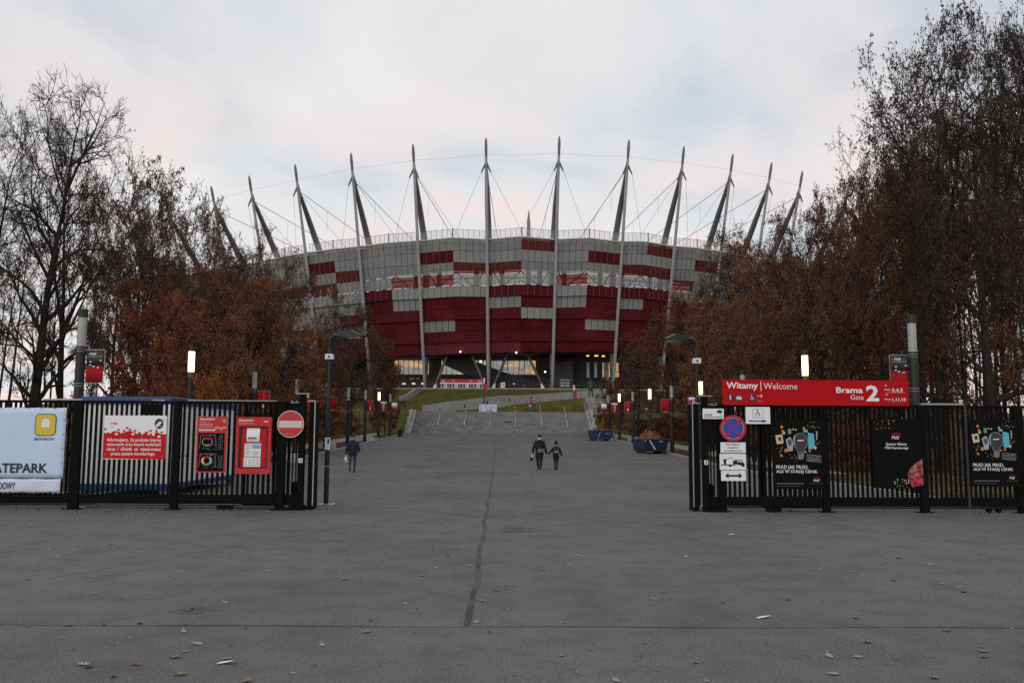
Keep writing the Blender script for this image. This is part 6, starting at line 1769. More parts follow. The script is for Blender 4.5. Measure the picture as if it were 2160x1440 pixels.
bp_ += hand(LW, (-0.7, 0.1, -0.4), (0, 1, 0.2), (0.3, 0, -0.9), 0.8, 0.9) + hand(RW, (0.1, 0.1, -1), (0, 1, 0), (-1, 0, 0), 0.8, 0.5)
JN2 = mat('jeans_indigo', (0.022, 0.026, 0.06), 0.85)
link('body', remesh(bp_, 'body', [SKIN, JN2, SHOE], 0.008, lambda c: 2 if c.z < 0.11 else (1 if c.z < 0.7 and abs(c.x) < 0.16 else 0)), chd)
jk = [torso([(0.50, 0.14, 0.12, 0, 0), (0.58, 0.15, 0.125, 0, 0), (0.78, 0.155, 0.12, 0, 0), (0.95, 0.155, 0.105, 0, 0), (1.02, 0.1, 0.09, 0, 0), (1.07, 0.075, 0.075, 0, 0.01)]),
      limb(((-0.135, 0, 0.975), 0.06), ((-0.255, -0.02, 0.82), 0.052), (LW + Vector((0.03, 0, 0.02)), 0.042)), limb(((0.135, 0, 0.975), 0.06), ((0.21, -0.03, 0.79), 0.052), (RW + Vector((0, 0, 0.04)), 0.042))]
DKR = mat('jacket_dark_plum', (0.017, 0.010, 0.013), 0.8, 0, 0.3, 9, 0.3, 0.3)
link('jacket', remesh(jk, 'jacket', [DKR], 0.012, dec=0.5), chd)
m = MB(); m.blob((0, 0.012, 1.225), (0.083, 0.096, 0.1), 16, 10, fn=lambda q: Vector((q.x, q.y, max(q.z, -0.1 if q.y < 0.02 else 0.01)))); m.build('knit_cap', mat('cap_black', (0.015, 0.015, 0.016), 0.9), chd, True)
m = MB(); m.tube([(0, 0, 1.05), (0, 0.004, 1.09)], [0.1, 0.088], 16); m.build('hood_edge', mat('grey_fur', (0.09, 0.085, 0.085), 0.95), chd, True)
bk = thing('backpack', 'dark backpack with a pale reflective arc on the back of the child', 'backpack', pc + Vector((0.0, -0.15, 0.82)) * cs, R(3)); bk.scale = (cs, cs, cs)
m = MB(); m.blob((0, 0, 0), (0.125, 0.08, 0.19), 16, 12, fn=lambda q: Vector((q.x, min(q.y, 0.05), q.z))); m.build('bag_body', mat('pack_dark', (0.02, 0.017, 0.022), 0.75, 0, 0.3, 10), bk, True)
m = MB(); m.blob((0, -0.05, -0.08), (0.1, 0.06, 0.1), 14, 10); m.build('front_pocket', mat('pack_black', (0.012, 0.012, 0.013), 0.7), bk, True)
m = MB(); m.tube([(-0.1, -0.07, -0.03), (-0.06, -0.098, 0.005), (0, -0.108, 0.02), (0.06, -0.098, 0.008), (0.1, -0.07, -0.03)], 0.012, 6); m.build('reflective_arc', P_WHITE, bk)
m = MB(); m.tube([(0.1, -0.06, -0.1), (0.1, -0.06, -0.18)], 0.012, 6); m.build('tag', P_GREY, bk)

# bronze statue at the top of the steps
ps = at(1246, 836, 123.3); ps.z = at(1237, 838, 122.4).z
ss = 42 * 123.3 / FPX / 1.76
BRZ = mat('bronze', (0.055, 0.06, 0.056), 0.55, 0.5, 0.35, 5)
stt = thing('statue', 'dark bronze statue of a striding man in a coat on the plinth by the steps', 'statue', ps, R(10)); stt.scale = (ss, ss, ss)
la, ra = Vector((-0.17, 0.0, 0.09)), Vector((0.22, 0.05, 0.09))
bp_ = [limb(((-0.09, 0, 0.9), 0.1), ((-0.11, 0.03, 0.5), 0.075), (la, 0.055)), limb(((0.09, 0, 0.9), 0.1), ((0.14, 0, 0.5), 0.075), (ra, 0.055)),
       torso([(0.62, 0.2, 0.14, 0, 0), (0.9, 0.2, 0.15, 0, 0), (1.1, 0.19, 0.14, 0, 0), (1.34, 0.21, 0.13, 0, 0), (1.42, 0.13, 0.1, 0, 0), (1.48, 0.08, 0.08, 0, 0)]), limb(((0, 0, 1.42), 0.06), ((0, 0.02, 1.56), 0.055))] + head((0, 0.0, 1.645), 1.05, math.pi)
bp_ += boot((la.x, la.y, 0.05), (la.x - 0.12, la.y - 0.08, 0.045)) + boot((ra.x, ra.y, 0.05), (ra.x + 0.1, ra.y - 0.1, 0.045))
bp_ += [limb(((-0.2, 0, 1.37), 0.07), ((-0.28, 0.02, 1.1), 0.058), ((-0.26, -0.05, 0.86), 0.04)), limb(((0.2, 0, 1.37), 0.07), ((0.37, 0, 1.15), 0.055), ((0.36, -0.03, 0.9), 0.038))]
bp_ += hand((-0.26, -0.05, 0.86), (0, -0.1, -1), (0, -1, 0), (1, 0, 0), 1.1, 0.7) + hand((0.36, -0.03, 0.9), (0.1, -0.1, -1), (0, -1, 0), (-1, 0, 0), 1.1, 0.5)
link('figure', remesh(bp_, 'figure', [BRZ], 0.011), stt)
m = MB(); m.bbox(-0.32, 0.36, -0.25, 0.25, -0.02, 0.03, 0.01); m.build('base', BRZ, stt)
m = MB(); m.blob((0, 0.0, 1.74), (0.1, 0.11, 0.045), 14, 8); m.build('hat', BRZ, stt, True)
# ------------------------------------------------------------------ trees
import numpy as np
M_BARK = mat('bark', (0.026, 0.023, 0.021), 0.95, 0, 0.35, 2.0, 0.1, 0.6)
M_TWIG = mat('twig', (0.034, 0.028, 0.025), 0.95, 0, 0.0, 2.0, 0.1)
def mat_leaf(name, a, b, c):
    m = bpy.data.materials.new(name); m.use_nodes = True
    nt = m.node_tree; bs = nt.nodes['Principled BSDF']; L = nt.links
    bs.inputs['Roughness'].default_value = 0.75; bs.inputs['Specular IOR Level'].default_value = 0.25
    tc = nt.nodes.new('ShaderNodeTexCoord'); oi = nt.nodes.new('ShaderNodeObjectInfo')
    n = nt.nodes.new('ShaderNodeTexNoise'); n.inputs['Scale'].default_value = 0.55; n.inputs['Detail'].default_value = 7; n.inputs['Roughness'].default_value = 0.75
    L.new(tc.outputs['Object'], n.inputs['Vector'])
    ad = nt.nodes.new('ShaderNodeMath'); ad.operation = 'MULTIPLY_ADD'; ad.inputs[1].default_value = 0.3; ad.inputs[2].default_value = -0.15
    L.new(oi.outputs['Random'], ad.inputs[0])
    s2 = nt.nodes.new('ShaderNodeMath'); s2.operation = 'ADD'; L.new(n.outputs['Fac'], s2.inputs[0]); L.new(ad.outputs[0], s2.inputs[1])
    r = nt.nodes.new('ShaderNodeValToRGB')
    r.color_ramp.elements[0].position = 0.3; r.color_ramp.elements[0].color = (*a, 1)
    r.color_ramp.elements[1].position = 0.75; r.color_ramp.elements[1].color = (*c, 1)
    e = r.color_ramp.elements.new(0.52); e.color = (*b, 1)
    L.new(s2.outputs[0], r.inputs['Fac']); L.new(r.outputs[0], bs.inputs['Base Color'])
    tr = nt.nodes.new('ShaderNodeBsdfTranslucent'); L.new(r.outputs[0], tr.inputs['Color'])
    mx = nt.nodes.new('ShaderNodeMixShader'); mx.inputs[0].default_value = 0.3
    o = nt.nodes['Material Output']; L.new(bs.outputs[0], mx.inputs[1]); L.new(tr.outputs[0], mx.inputs[2]); L.new(mx.outputs[0], o.inputs['Surface'])
    return m
L_RUST = mat_leaf('leaf_rust', (0.108, 0.048, 0.032), (0.206, 0.081, 0.041), (0.335, 0.142, 0.061))
L_BRWN = mat_leaf('leaf_brown', (0.092, 0.052, 0.041), (0.162, 0.087, 0.061), (0.238, 0.125, 0.08))
L_DULL = mat_leaf('leaf_dull', (0.054, 0.041, 0.037), (0.097, 0.062, 0.051), (0.151, 0.091, 0.067))
L_ORNG = mat_leaf('leaf_orange', (0.22, 0.075, 0.02), (0.36, 0.12, 0.025), (0.48, 0.19, 0.045))
L_RED = mat_leaf('leaf_red', (0.11, 0.036, 0.025), (0.20, 0.060, 0.034), (0.29, 0.095, 0.045))

class Tree:
    def __init__(self, seed):
        self.rg = np.random.default_rng(seed)
        self.parts = {'trunk': ([], [], 0), 'crown': ([], [], 0)}
        self.tv, self.tf, self.cv, self.cf = [], [], [], []
        self.tn = self.cn = 0
        self.tips = []
    def path(self, p, d, length, n, wander, lift):
        pts = [p]; d = d / np.linalg.norm(d)
        for i in range(n):
            d = d + self.rg.normal(0, wander, 3) + np.array([0, 0, lift]); d /= np.linalg.norm(d)
            p = p + d * length / n; pts.append(p)
        return np.array(pts)
    def tube(self, pts, r0, r1, sides, crown, flare=0.0):
        n = len(pts)
        d = np.gradient(pts, axis=0); d /= np.linalg.norm(d, axis=1)[:, None] + 1e-9
        ref = np.array([0.31, 0.87, 0.2]); a = np.cross(d, ref); a /= np.linalg.norm(a, axis=1)[:, None] + 1e-9
        b = np.cross(d, a); r = np.linspace(r0, r1, n)
        if flare: r[0] *= 1 + flare
        t = np.arange(sides) * 2 * np.pi / sides
        ring = pts[:, None, :] + r[:, None, None] * (a[:, None, :] * np.cos(t)[None, :, None] + b[:, None, :] * np.sin(t)[None, :, None])
        o = self.cn if crown else self.tn
        i, k = np.meshgrid(np.arange(n - 1), np.arange(sides), indexing='ij'); k2 = (k + 1) % sides
        f = np.stack([i * sides + k, i * sides + k2, (i + 1) * sides + k2, (i + 1) * sides + k], -1).reshape(-1, 4) + o
        if crown: self.cv.append(ring.reshape(-1, 3)); self.cf.append(f); self.cn += n * sides
        else: self.tv.append(ring.reshape(-1, 3)); self.tf.append(f); self.tn += n * sides

def perp(d, rg):
    v = rg.normal(0, 1, 3); v -= d * np.dot(v, d); return v / np.linalg.norm(v)

def grow(seed, H=15.0, base=0.25, RC=4.3, limbs=18, per=6, twigs=6, twl=4, rise=0.7, lean=(0, 0), fork=0, leaves=6, leaf=0.085, r0=0.24, shape=1.0, droop=0.0, low=0.5, top_leaf=1.0):
    T = Tree(seed); rg = T.rg
    def side_branches(pts, L, r, level):
        n = (per, twigs, twl)[level - 1]
        for j in range(n):
            t = rg.uniform(0.18, 1.0) if level < 3 else rg.uniform(0.1, 1.0)
            x = t * (len(pts) - 1); i = min(int(x), len(pts) - 2); p = pts[i] + (pts[i + 1] - pts[i]) * (x - i)
            d = pts[i + 1] - pts[i]; d = d / np.linalg.norm(d)
            nd = d * (0.75 + 0.3 * t) + perp(d, rg) * 0.95 + np.array([0, 0, (0.1 if level < 3 else 0.04) - droop])
            if level == 1:
                l2 = L * rg.uniform(0.34, 0.6) * (1.15 - 0.5 * t)
                q = T.path(p, nd, l2, 4, 0.16, 0.02 - droop * 0.5); T.tube(q, max(0.012, r * 0.5 * (1.1 - 0.5 * t)), 0.012, 4, True); side_branches(q, l2, r * 0.4, 2)
            elif level == 2:
                l2 = max(0.5, L * rg.uniform(0.4, 0.75))
                q = T.path(p, nd, l2, 3, 0.2, 0.0 - droop); T.tube(q, 0.016, 0.009, 3, True); side_branches(q, l2, 0.01, 3)
            else:
                l2 = rg.uniform(0.25, 0.6)
                q = T.path(p, nd, l2, 1, 0.1, 0.0); T.tube(q, 0.0095, 0.006, 3, True); T.tips.append((q[0], q[1]))
    stems = []
    tp = T.path(np.array([0., 0., -0.2]), np.array([lean[0], lean[1], 1.0]), H * (0.94 if not fork else 0.5), 12, 0.035, 0.05)
    T.tube(tp, r0, r0 * (0.09 if not fork else 0.62), 9, False, 0.35)
    stems.append((tp, base, 1.0, r0))
    if fork:
        for k in range(fork):
            a = 2 * math.pi * k / fork + rg.uniform(-0.4, 0.4)
            q = T.path(tp[-1 - (k % 3)], np.array([0.58 * math.cos(a), 0.58 * math.sin(a), 1.0]), H * rg.uniform(0.46, 0.58), 9, 0.07, 0.06)
            T.tube(q, r0 * 0.5, 0.02, 7, False); stems.append((q, 0.1, 1.0, r0 * 0.5))
    for si, (sp, b0, b1, rr) in enumerate(stems):
        nl = limbs if len(stems) == 1 else (max(4, limbs // 4) if si == 0 else int(limbs * 0.8 / fork) + 2)
        for j in range(nl):
            t = b0 + (b1 - b0) * ((j + rg.uniform(0, 1)) / nl); x = min(t * (len(sp) - 1), len(sp) - 1.001); i = int(x)
            p = sp[i] + (sp[i + 1] - sp[i]) * (x - i)
            h = p[2] / H; u = min(1.0, max(0.0, (h - base) / (1 - base)))
            env = RC * (1.0 if u < 0.75 else 1.15) * (low + (1 - low) * math.sin(math.pi * min(1, 0.12 + 0.62 * u))) * (1.0 if u < 0.55 else math.sqrt(max(0.02, 1 - ((u - 0.55) / 0.5) ** 2))) ** shape
            L = max(0.8, env * rg.uniform(0.75, 1.12))
            a = j * 2.399 + rg.uniform(-0.5, 0.5)
            d = np.array([math.cos(a), math.sin(a), rise * (0.7 + 0.5 * u) * rg.uniform(0.7, 1.3)])
            q = T.path(p, d, L * 1.15, 6, 0.11, 0.022 - droop * 0.3); r = max(0.02, rr * (0.42 - 0.25 * u) * rg.uniform(0.7, 1.15))
            T.tube(q, r, 0.014, 6, False); side_branches(q, L, r, 1)
    # leaves in loose tufts at the twig ends
    lv, lf = [], []
    if leaves > 0 and T.tips:
        a = np.array([t[0] for t in T.tips]); b = np.array([t[1] for t in T.tips])
        keep = np.ones(len(a))
        # uneven: whole boughs hold or have lost their leaves
        ph = rg.uniform(0, 6, 3)
        mask = 0.5 + 0.5 * np.sin(b[:, 0] * 0.9 + ph[0]) * np.sin(b[:, 1] * 0.8 + ph[1]) * np.sin(b[:, 2] * 0.7 + ph[2])
        prob = np.clip(0.35 + 0.9 * mask, 0, 1) * np.where(b[:, 2] > 0.8 * H, top_leaf, 1.0)
        cnt = rg.poisson(leaves * prob)
        idx = np.repeat(np.arange(len(a)), cnt); n = len(idx)
        u = rg.uniform(0.1, 1.15, n)[:, None]; c = a[idx] + (b[idx] - a[idx]) * u + rg.normal(0, 0.07, (n, 3))
        d1 = rg.normal(0, 1, (n, 3)); d1[:, 2] -= 0.5; d1 /= np.linalg.norm(d1, axis=1)[:, None]
        w = rg.normal(0, 1, (n, 3)); d2 = np.cross(d1, w); d2 /= np.linalg.norm(d2, axis=1)[:, None] + 1e-9
        sz = leaf * rg.uniform(0.6, 1.25, n)[:, None]
        v = np.stack([c - d1 * sz, c + d2 * sz * 0.55, c + d1 * sz, c - d2 * sz * 0.55], 1).reshape(-1, 3)
        lv, lf = v, np.arange(n * 4).reshape(-1, 4)
    def mesh(name, vs, fs, mats, mi=None):
        me = bpy.data.meshes.new(name)
        me.vertices.add(len(vs)); me.vertices.foreach_set('co', np.asarray(vs, dtype=np.float32).ravel())
        me.loops.add(len(fs) * 4); me.loops.foreach_set('vertex_index', np.asarray(fs, dtype=np.int32).ravel())
        me.polygons.add(len(fs)); me.polygons.foreach_set('loop_start', np.arange(len(fs), dtype=np.int32) * 4)
        for m in mats: me.materials.append(m)
        if mi is not None: me.polygons.foreach_set('material_index', mi.astype(np.int32))
        me.update(calc_edges=True); me.validate()
        return me
    tv, tf = np.concatenate(T.tv), np.concatenate(T.tf)
    trunk = mesh('trunk', tv, tf, [M_BARK]); trunk.polygons.foreach_set('use_smooth', [True] * len(trunk.polygons))
    cv, cf = np.concatenate(T.cv), np.concatenate(T.cf)
    nb_ = len(cf)
    if len(lv):
        cf = np.concatenate([cf, lf + len(cv)]); cv = np.concatenate([cv, lv])
    mi = np.zeros(len(cf)); mi[nb_:] = 1
    top = np.percentile(cv[:, 2], 99.6); rad = np.percentile(np.hypot(cv[:, 0], cv[:, 1]), 97)
    return trunk, (cv, cf, mi, mesh), top, rad

KINDS = {}
def kind(name, leafm, **kw):
    trunk, (cv, cf, mi, mesh), top, rad = grow(**kw)
    crown = mesh('crown', cv, cf, [M_TWIG, leafm], mi)
    KINDS[name] = (trunk, crown, top, rad)
kind('bare_tall', L_DULL, seed=11, H=16, base=0.18, RC=4.6, limbs=26, rise=0.85, leaves=0.45, leaf=0.07, r0=0.40, twl=5, per=6, twigs=6)
kind('bare_fork', L_DULL, seed=12, H=16, base=0.28, RC=5.0, limbs=20, rise=0.85, fork=3, leaves=1.4, leaf=0.075, r0=0.40, twl=5, per=6, twigs=6)
kind('bare_thin', L_DULL, seed=13, H=15, base=0.4, RC=2.9, limbs=13, rise=1.2, leaves=0.5, r0=0.20, per=5, twl=3, twigs=4)
kind('pole', L_BRWN, seed=14, H=16, base=0.48, RC=2.8, limbs=12, rise=1.1, leaves=2.5, r0=0.23, per=5, twl=3, twigs=5)
kind('brown_oval', L_BRWN, seed=21, H=14, base=0.16, RC=4.4, limbs=20, rise=0.7, leaves=5.5, leaf=0.085, low=0.65, per=7, twigs=6, twl=4)
kind('brown_broad', L_BRWN, seed=22, H=13, base=0.15, RC=5.0, limbs=20, rise=0.55, leaves=5.5, leaf=0.09, low=0.7, per=7, twigs=6, twl=4)
kind('rust_oval', L_RUST, seed=23, H=14, base=0.14, RC=4.4, limbs=22, rise=0.6, leaves=7.0, leaf=0.088, low=0.7, per=7, twigs=6)
kind('rust_broad', L_RUST, seed=24, H=12, base=0.12, RC=4.8, limbs=22, rise=0.45, leaves=7.0, leaf=0.09, low=0.75, per=7, twigs=6)
kind('dark_giant', L_DULL, seed=25, H=20, base=0.2, RC=6.2, limbs=32, rise=0.55, fork=4, leaves=3.0, leaf=0.105, r0=0.48, per=6, twigs=6)
kind('red_low', L_RED, seed=26, H=8, base=0.08, RC=3.4, limbs=20, rise=0.4, leaves=11, leaf=0.09, low=0.85, r0=0.15)
kind('orange_sapling', L_ORNG, seed=27, H=4.5, base=0.12, RC=1.9, limbs=13, per=5, twigs=4, twl=3, rise=0.35, leaves=7, leaf=0.085, low=0.8, r0=0.07)
kind('grey_fine', L_BRWN, seed=28, H=11, base=0.22, RC=3.2, limbs=20, rise=0.9, leaves=2.2, leaf=0.075, r0=0.14, twl=5, per=7)

def tree(k, px, Y, top_py, wpx=None, label=None, group=None, rz=None, x=None):
    """px: trunk foot; top_py: where the crown ends against the sky; wpx: half width of the crown."""
    trunk, crown, top, rad = KINDS[k]
    p = at(px, 900, Y); X = p.x if x is None else x
    zb = base_z(Y) if Y > 40 else 0.0
    if math.hypot(X - CX, Y - CY) < RHO_F: zb = ground_z(X, Y)
    h = at(px, top_py, Y).z - zb
    sz = h / top
    sx = sz if wpx is None else (wpx * Y / FPX) / rad
    t = thing('tree', label, 'tree', (X, Y, zb - 0.02), rnd.uniform(0, 6.28) if rz is None else rz, group)
    t.scale = (sx, sx, sz)
    link('trunk', trunk, t); link('crown', crown, t)
    return t

GL, GR = 'trees along the left side of the avenue', 'trees along the right side of the avenue'
# left, from the frame edge inwards
tree('bare_tall', 66, 34, 168, 165, 'tall nearly bare tree rising highest at the left edge of the photo', GL)
tree('bare_fork', 128, 39, 232, 140, 'bare leaning tree just right of the tallest one on the left', GL, 2.2)
tree('bare_fork', -70, 33, 200, 150, 'bare forked tree cut by the left edge of the photo', GL)
tree('brown_oval', 232, 47, 338, 112, 'half bare brown tree behind the left black and red pennant', GL)
tree('brown_oval', 305, 55, 368, 110, 'brown tree with a pointed top, left of the first visible mast', GL)
tree('bare_fork', 275, 50, 400, 90, 'dark branching tree above the white site cabin', GL)
tree('brown_oval', 385, 61, 410, 85, 'brown tree directly left of the leftmost stadium mast', GL)
tree('grey_fine', 455, 66, 466, 80, 'thin brown tree before the leftmost stadium mast', GL)
tree('brown_broad', 520, 70, 490, 85, 'brown tree covering the feet of the left masts', GL)
tree('brown_oval', 580, 80, 530, 60, 'small topped brown tree beside the left edge of the facade', GL)
tree('rust_broad', 575, 62, 585, 112, 'broad orange brown tree whose crown meets the left facade edge', GL)
tree('rust_broad', 470, 52, 560, 110, 'rusty tree standing behind the glowing left lamp', GL)
tree('red_low', 318, 37.5, 600, 105, 'low dark red oak above the white site cabin', GL)
tree('rust_broad', 430, 44, 645, 100, 'low rusty tree right behind the glowing left lamp', GL)
tree('orange_sapling', 470, 34, 775, 58, 'bright orange sapling behind the red welcome board', GL)
tree('rust_broad', 625, 56, 660, 78, 'low brown tree behind the left arm light', GL)
tree('grey_fine', 742, 92, 612, 62, 'thin bare tree in front of the left part of the facade', GL)
tree('grey_fine', 800, 104, 690, 42, 'small thin reddish tree near the lettered doors', GL)
tree('rust_oval', 690, 76, 690, 55, 'small brown tree behind the left arm light head', GL)
tree('grey_fine', 700, 110, 650, 50, 'bare grey tree at the foot of the left facade', GL)
tree('red_low', 812, 112, 770, 36, 'small red bush like tree beside the left stair wall', GL)
# right, from the steps outwards
tree('grey_fine', 1345, 104, 690, 58, 'fine twigged reddish tree nearest the statue', GR)
tree('rust_oval', 1405, 92, 655, 62, 'brown tree behind the heaped skip', GR)
tree('red_low', 1290, 113, 795, 36, 'low red tree overhanging the bright blue skip', GR)
tree('brown_oval', 1470, 84, 575, 72, 'brown tree beside the right arm light', GR)
tree('grey_fine', 1555, 78, 470, 85, 'thin open crowned tree before the right masts', GR)
tree('rust_oval', 1500, 66, 620, 85, 'rusty tree above the left end of the red welcome board', GR)
tree('rust_oval', 1620, 62, 500, 90, 'rusty tree above the middle of the red welcome board', GR)
tree('rust_broad', 1590, 52, 640, 100, 'low brown tree left of the glowing right lamp', GR)
tree('rust_oval', 1705, 58, 405, 95, 'tall rusty tree at the rightmost visible mast', GR)
tree('bare_thin', 1790, 60, 290, 90, 'tall thin bare tree right of the rightmost mast', GR)
tree('brown_broad', 1745, 50, 560, 100, 'brown tree behind the glowing right lamp', GR)
tree('rust_broad', 1860, 47, 350, 120, 'broad rust coloured tree left of the right black and red pennant', GR)
tree('dark_giant', 1985, 44, 115, 185, 'huge dark spreading tree left of the tallest one on the right', GR, 1.0)
tree('dark_giant', 2095, 38, 12, 175, 'tallest dark tree at the right edge of the photo', GR, 3.3)
tree('dark_giant', 2240, 36, -20, 160, 'dark tree cut by the right edge of the photo', GR, 5.0)
tree('rust_broad', 2080, 44, 420, 130, 'rust coloured tree below the tallest dark tree on the right', GR)
tree('rust_oval', 1950, 52, 330, 110, 'rusty tree filling the gap under the huge spreading tree', GR)

SKY_L = [(-300, 150), (0, 215), (70, 190), (150, 260), (245, 365), (290, 395), (370, 430), (460, 505), (520, 525), (590, 560), (640, 640), (690, 700), (720, 730), (830, 775), (850, 830)]
SKY_R = [(1290, 830), (1310, 740), (1350, 700), (1420, 660), (1450, 590), (1520, 560), (1590, 500), (1680, 450), (1720, 365), (1790, 330), (1830, 310), (1850, 220), (1950, 150), (1970, 90), (2080, 50), (2400, 30)]
def lowest(pts, a, c): return max(interp(a, pts), interp(c, pts), interp((a + c) / 2, pts))
rt = random.Random(21)
def spot(px, Y):
    d = ', near' if Y < 75 else ', far back'
    for lim, w in ((60, 'at the left photo edge'), (180, 'behind the tallest left tree'), (300, 'behind the left pennant'), (420, 'behind the left glowing lamp'), (560, 'behind the news case'), (720, 'behind the left arm light'),
                   (1500, 'behind the right arm light'), (1620, 'above the no stopping sign'), (1740, 'behind the right glowing lamp'), (1850, 'above gate number 2'), (1960, 'behind the right pennant'), (2080, 'just right of the right pennant'), (9999, 'at the right photo edge')):
        if px < lim: return ' ' + w + d
KD = {'brown_oval': 'oval brown tree', 'rust_oval': 'oval rusty tree', 'grey_fine': 'small fine twigged tree', 'brown_broad': 'broad brown tree', 'bare_fork': 'forked nearly bare tree', 'rust_broad': 'broad rusty tree', 'pole': 'slender brown topped tree', 'bare_thin': 'slender bare tree'}
BGL, BGR = 'background trees of the left wood', 'background trees of the right wood'
for _ in range(26):
    Y = rt.uniform(58, 125); px = rt.uniform(190, 690)
    X = at(px, 900, Y).x
    if X > -17 or math.hypot(X - CX, Y - CY) < RHO_F + 2: continue
    w = rt.uniform(55, 85) * 60 / Y
    kk = rt.choice(['brown_oval', 'rust_oval', 'grey_fine', 'brown_broad', 'bare_fork'])
    tree(kk, px, Y, lowest(SKY_L, px - w, px + w) + rt.uniform(25, 130), w, KD[kk] + spot(px, Y) + ' in the wood', BGL + ', ' + KD[kk] + spot(px, Y))
for _ in range(9):
    Y = rt.uniform(50, 110); px = rt.uniform(-160, 200)
    tree('bare_thin', px, Y, rt.uniform(330, 560), rt.uniform(45, 70), 'thin bare tree' + spot(px, Y) + ' in the open wood', 'thin trees of the left wood' + spot(px, Y))
for _ in range(30):
    Y = rt.uniform(58, 120); px = rt.uniform(1440, 2000)
    X = at(px, 900, Y).x
    if X < 17 or math.hypot(X - CX, Y - CY) < RHO_F + 2: continue
    w = rt.uniform(55, 90) * 60 / Y
    kk = rt.choice(['brown_oval', 'rust_oval', 'grey_fine', 'brown_broad', 'rust_broad'])
    tree(kk, px, Y, lowest(SKY_R, px - w, px + w) + rt.uniform(25, 130), w, KD[kk] + spot(px, Y) + ' in the wood', BGR + ', ' + KD[kk] + spot(px, Y))
for _ in range(44):
    Y = rt.uniform(42, 110); px = rt.uniform(1880, 2330)
    kk = rt.choice(['pole', 'pole', 'bare_thin', 'bare_fork'])
    tree(kk, px, Y, rt.uniform(180, 420), rt.uniform(45, 75), KD[kk] + spot(px, Y) + ' in the dense wood', 'far right wood, ' + KD[kk] + spot(px, Y))
for _ in range(14):                                       # beyond the frame, for the shade and closure they give
    s = rt.choice((-1, 1)); Y = rt.uniform(30, 80)
    tree(rt.choice(['rust_oval', 'brown_broad']), 0, Y, 300, None, 'brown tree standing outside the photo beside the wood', 'trees beyond the photo edges', x=s * (Y * 0.62 + rt.uniform(4, 25)))

# bushes behind the lamps
GB = 'bushes along the verges'
for s in (-1, 1):
    for k in range(11):
        Y = 44 + k * 6.4 + rt.uniform(-1.5, 1.5); X = s * (18.5 + rt.uniform(-1, 3.0))
        if math.hypot(X - CX, Y - CY) < RHO_F: continue
        trunk, crown, top, rad = KINDS['orange_sapling' if False else 'red_low']
        t = thing('bush', 'dark brown bush behind the ' + ordn[min(range(9), key=lambda q: abs(LY[q] - Y * 0.94))] + ' lamp of the ' + ('left' if s < 0 else 'right') + ' row', 'bush', (X, Y, base_z(Y) - 0.15), rt.uniform(0, 6), GB)
        h = rt.uniform(1.6, 2.8); t.scale = (rt.uniform(1.8, 2.6) / rad, rt.uniform(1.8, 2.6) / rad, h / top)
        link('stem', trunk, t); link('foliage', DARKC, t) if False else link('foliage', crown, t)

# ------------------------------------------------------------------ fallen leaves
LEAF_M = [mat('dry_leaf_brown', (0.17, 0.085, 0.05), 0.8), mat('dry_leaf_tan', (0.24, 0.155, 0.095), 0.8), mat('dry_leaf_pale', (0.30, 0.27, 0.235), 0.8), mat('dry_leaf_dark', (0.06, 0.038, 0.028), 0.8)]
PAPER = mat('paper_scrap', (0.75, 0.75, 0.73), 0.7)
def leaf_mesh(seed, m, name='leaf'):
    """A curled lobed leaf lying on its back."""
    rr = random.Random(seed); n = 18; pts = []
    for i in range(n):
        a = 2 * math.pi * i / n
        r = (0.042 + 0.014 * math.cos(a * 7 + rr.uniform(-0.3, 0.3))) * (1.0 if abs(math.sin(a)) < 0.3 else 0.72)
        pts.append((r * math.cos(a) * 1.25, r * math.sin(a)))
    b = MB(); b.v.append((0, 0, 0.006))
    cu = rr.uniform(2.0, 7.0)
    for q in (0.5, 1.0):
        for x, y in pts:
            b.v.append((x * q, y * q, 0.006 + cu * (y * q) ** 2 * 2.0 + rr.uniform(0, 0.006) + 2.0 * cu * max(0, x * q) ** 2))
    for i in range(n):
        j = (i + 1) % n
        b.f += [(0, 1 + i, 1 + j), (1 + i, 1 + n + i, 1 + n + j, 1 + j)]; b.m += [0, 0]
    return b.mesh(name, m)
LM = [[leaf_mesh(10 + k, LEAF_M[c], 'fallen_leaf') for k in range(3)] for c in range(4)]
near = [(85, 101, 0), (120, 325, 2), (400, 385, 2), (740, 316, 1), (790, 456, 0), (290, 517, 1), (590, 510, 3), (775, 545, 2), (835, 597, 2), (785, 630, 2), (740, 655, 1), (575, 683, 0), (480, 735, 0), (760, 727, 1), (960, 660, 1), (1040, 755, 1), (350, 685, 2), (375, 695, 3), (1545, 547, 1), (1565, 498, 0), (1710, 427, 2), (1780, 310, 2), (1455, 325, 1), (1515, 248, 2), (1295, 136, 2), (2095, 373, 1), (2035, 415, 1), (2010, 505, 2), (1890, 228, 1), (1980, 268, 2), (1840, 277, 2), (1360, 603, 2), (950, 422, 2), (805, 452, 3), (440, 518, 3)]
near = [(x / 2, 1060 + y / 2, c) for x, y, c in near] + [(1080 + x / 2, 1060 + y / 2, c) for x, y, c in
       ((210, 645, 1), (440, 752, 2), (1835, 542, 1), (1985, 628, 1), (1990, 652, 2), (1780, 740, 2), (1357, 724, 2), (1500, 590, 2), (1340, 650, 2), (1458, 652, 2), (1165, 333, 2), (1165, 410, 1), (890, 420, 1), (638, 380, 1), (735, 230, 2), (1555, 260, 2), (1765, 260, 2), (1813, 343, 2), (1905, 378, 3), (1610, 330, 3), (1630, 235, 3), (210, 185, 1), (280, 224, 2), (775, 675, 2), (1450, 488, 3), (125, 287, 1), (600, 408, 2))]
cname = ['reddish brown', 'tan', 'pale grey', 'dark brown']
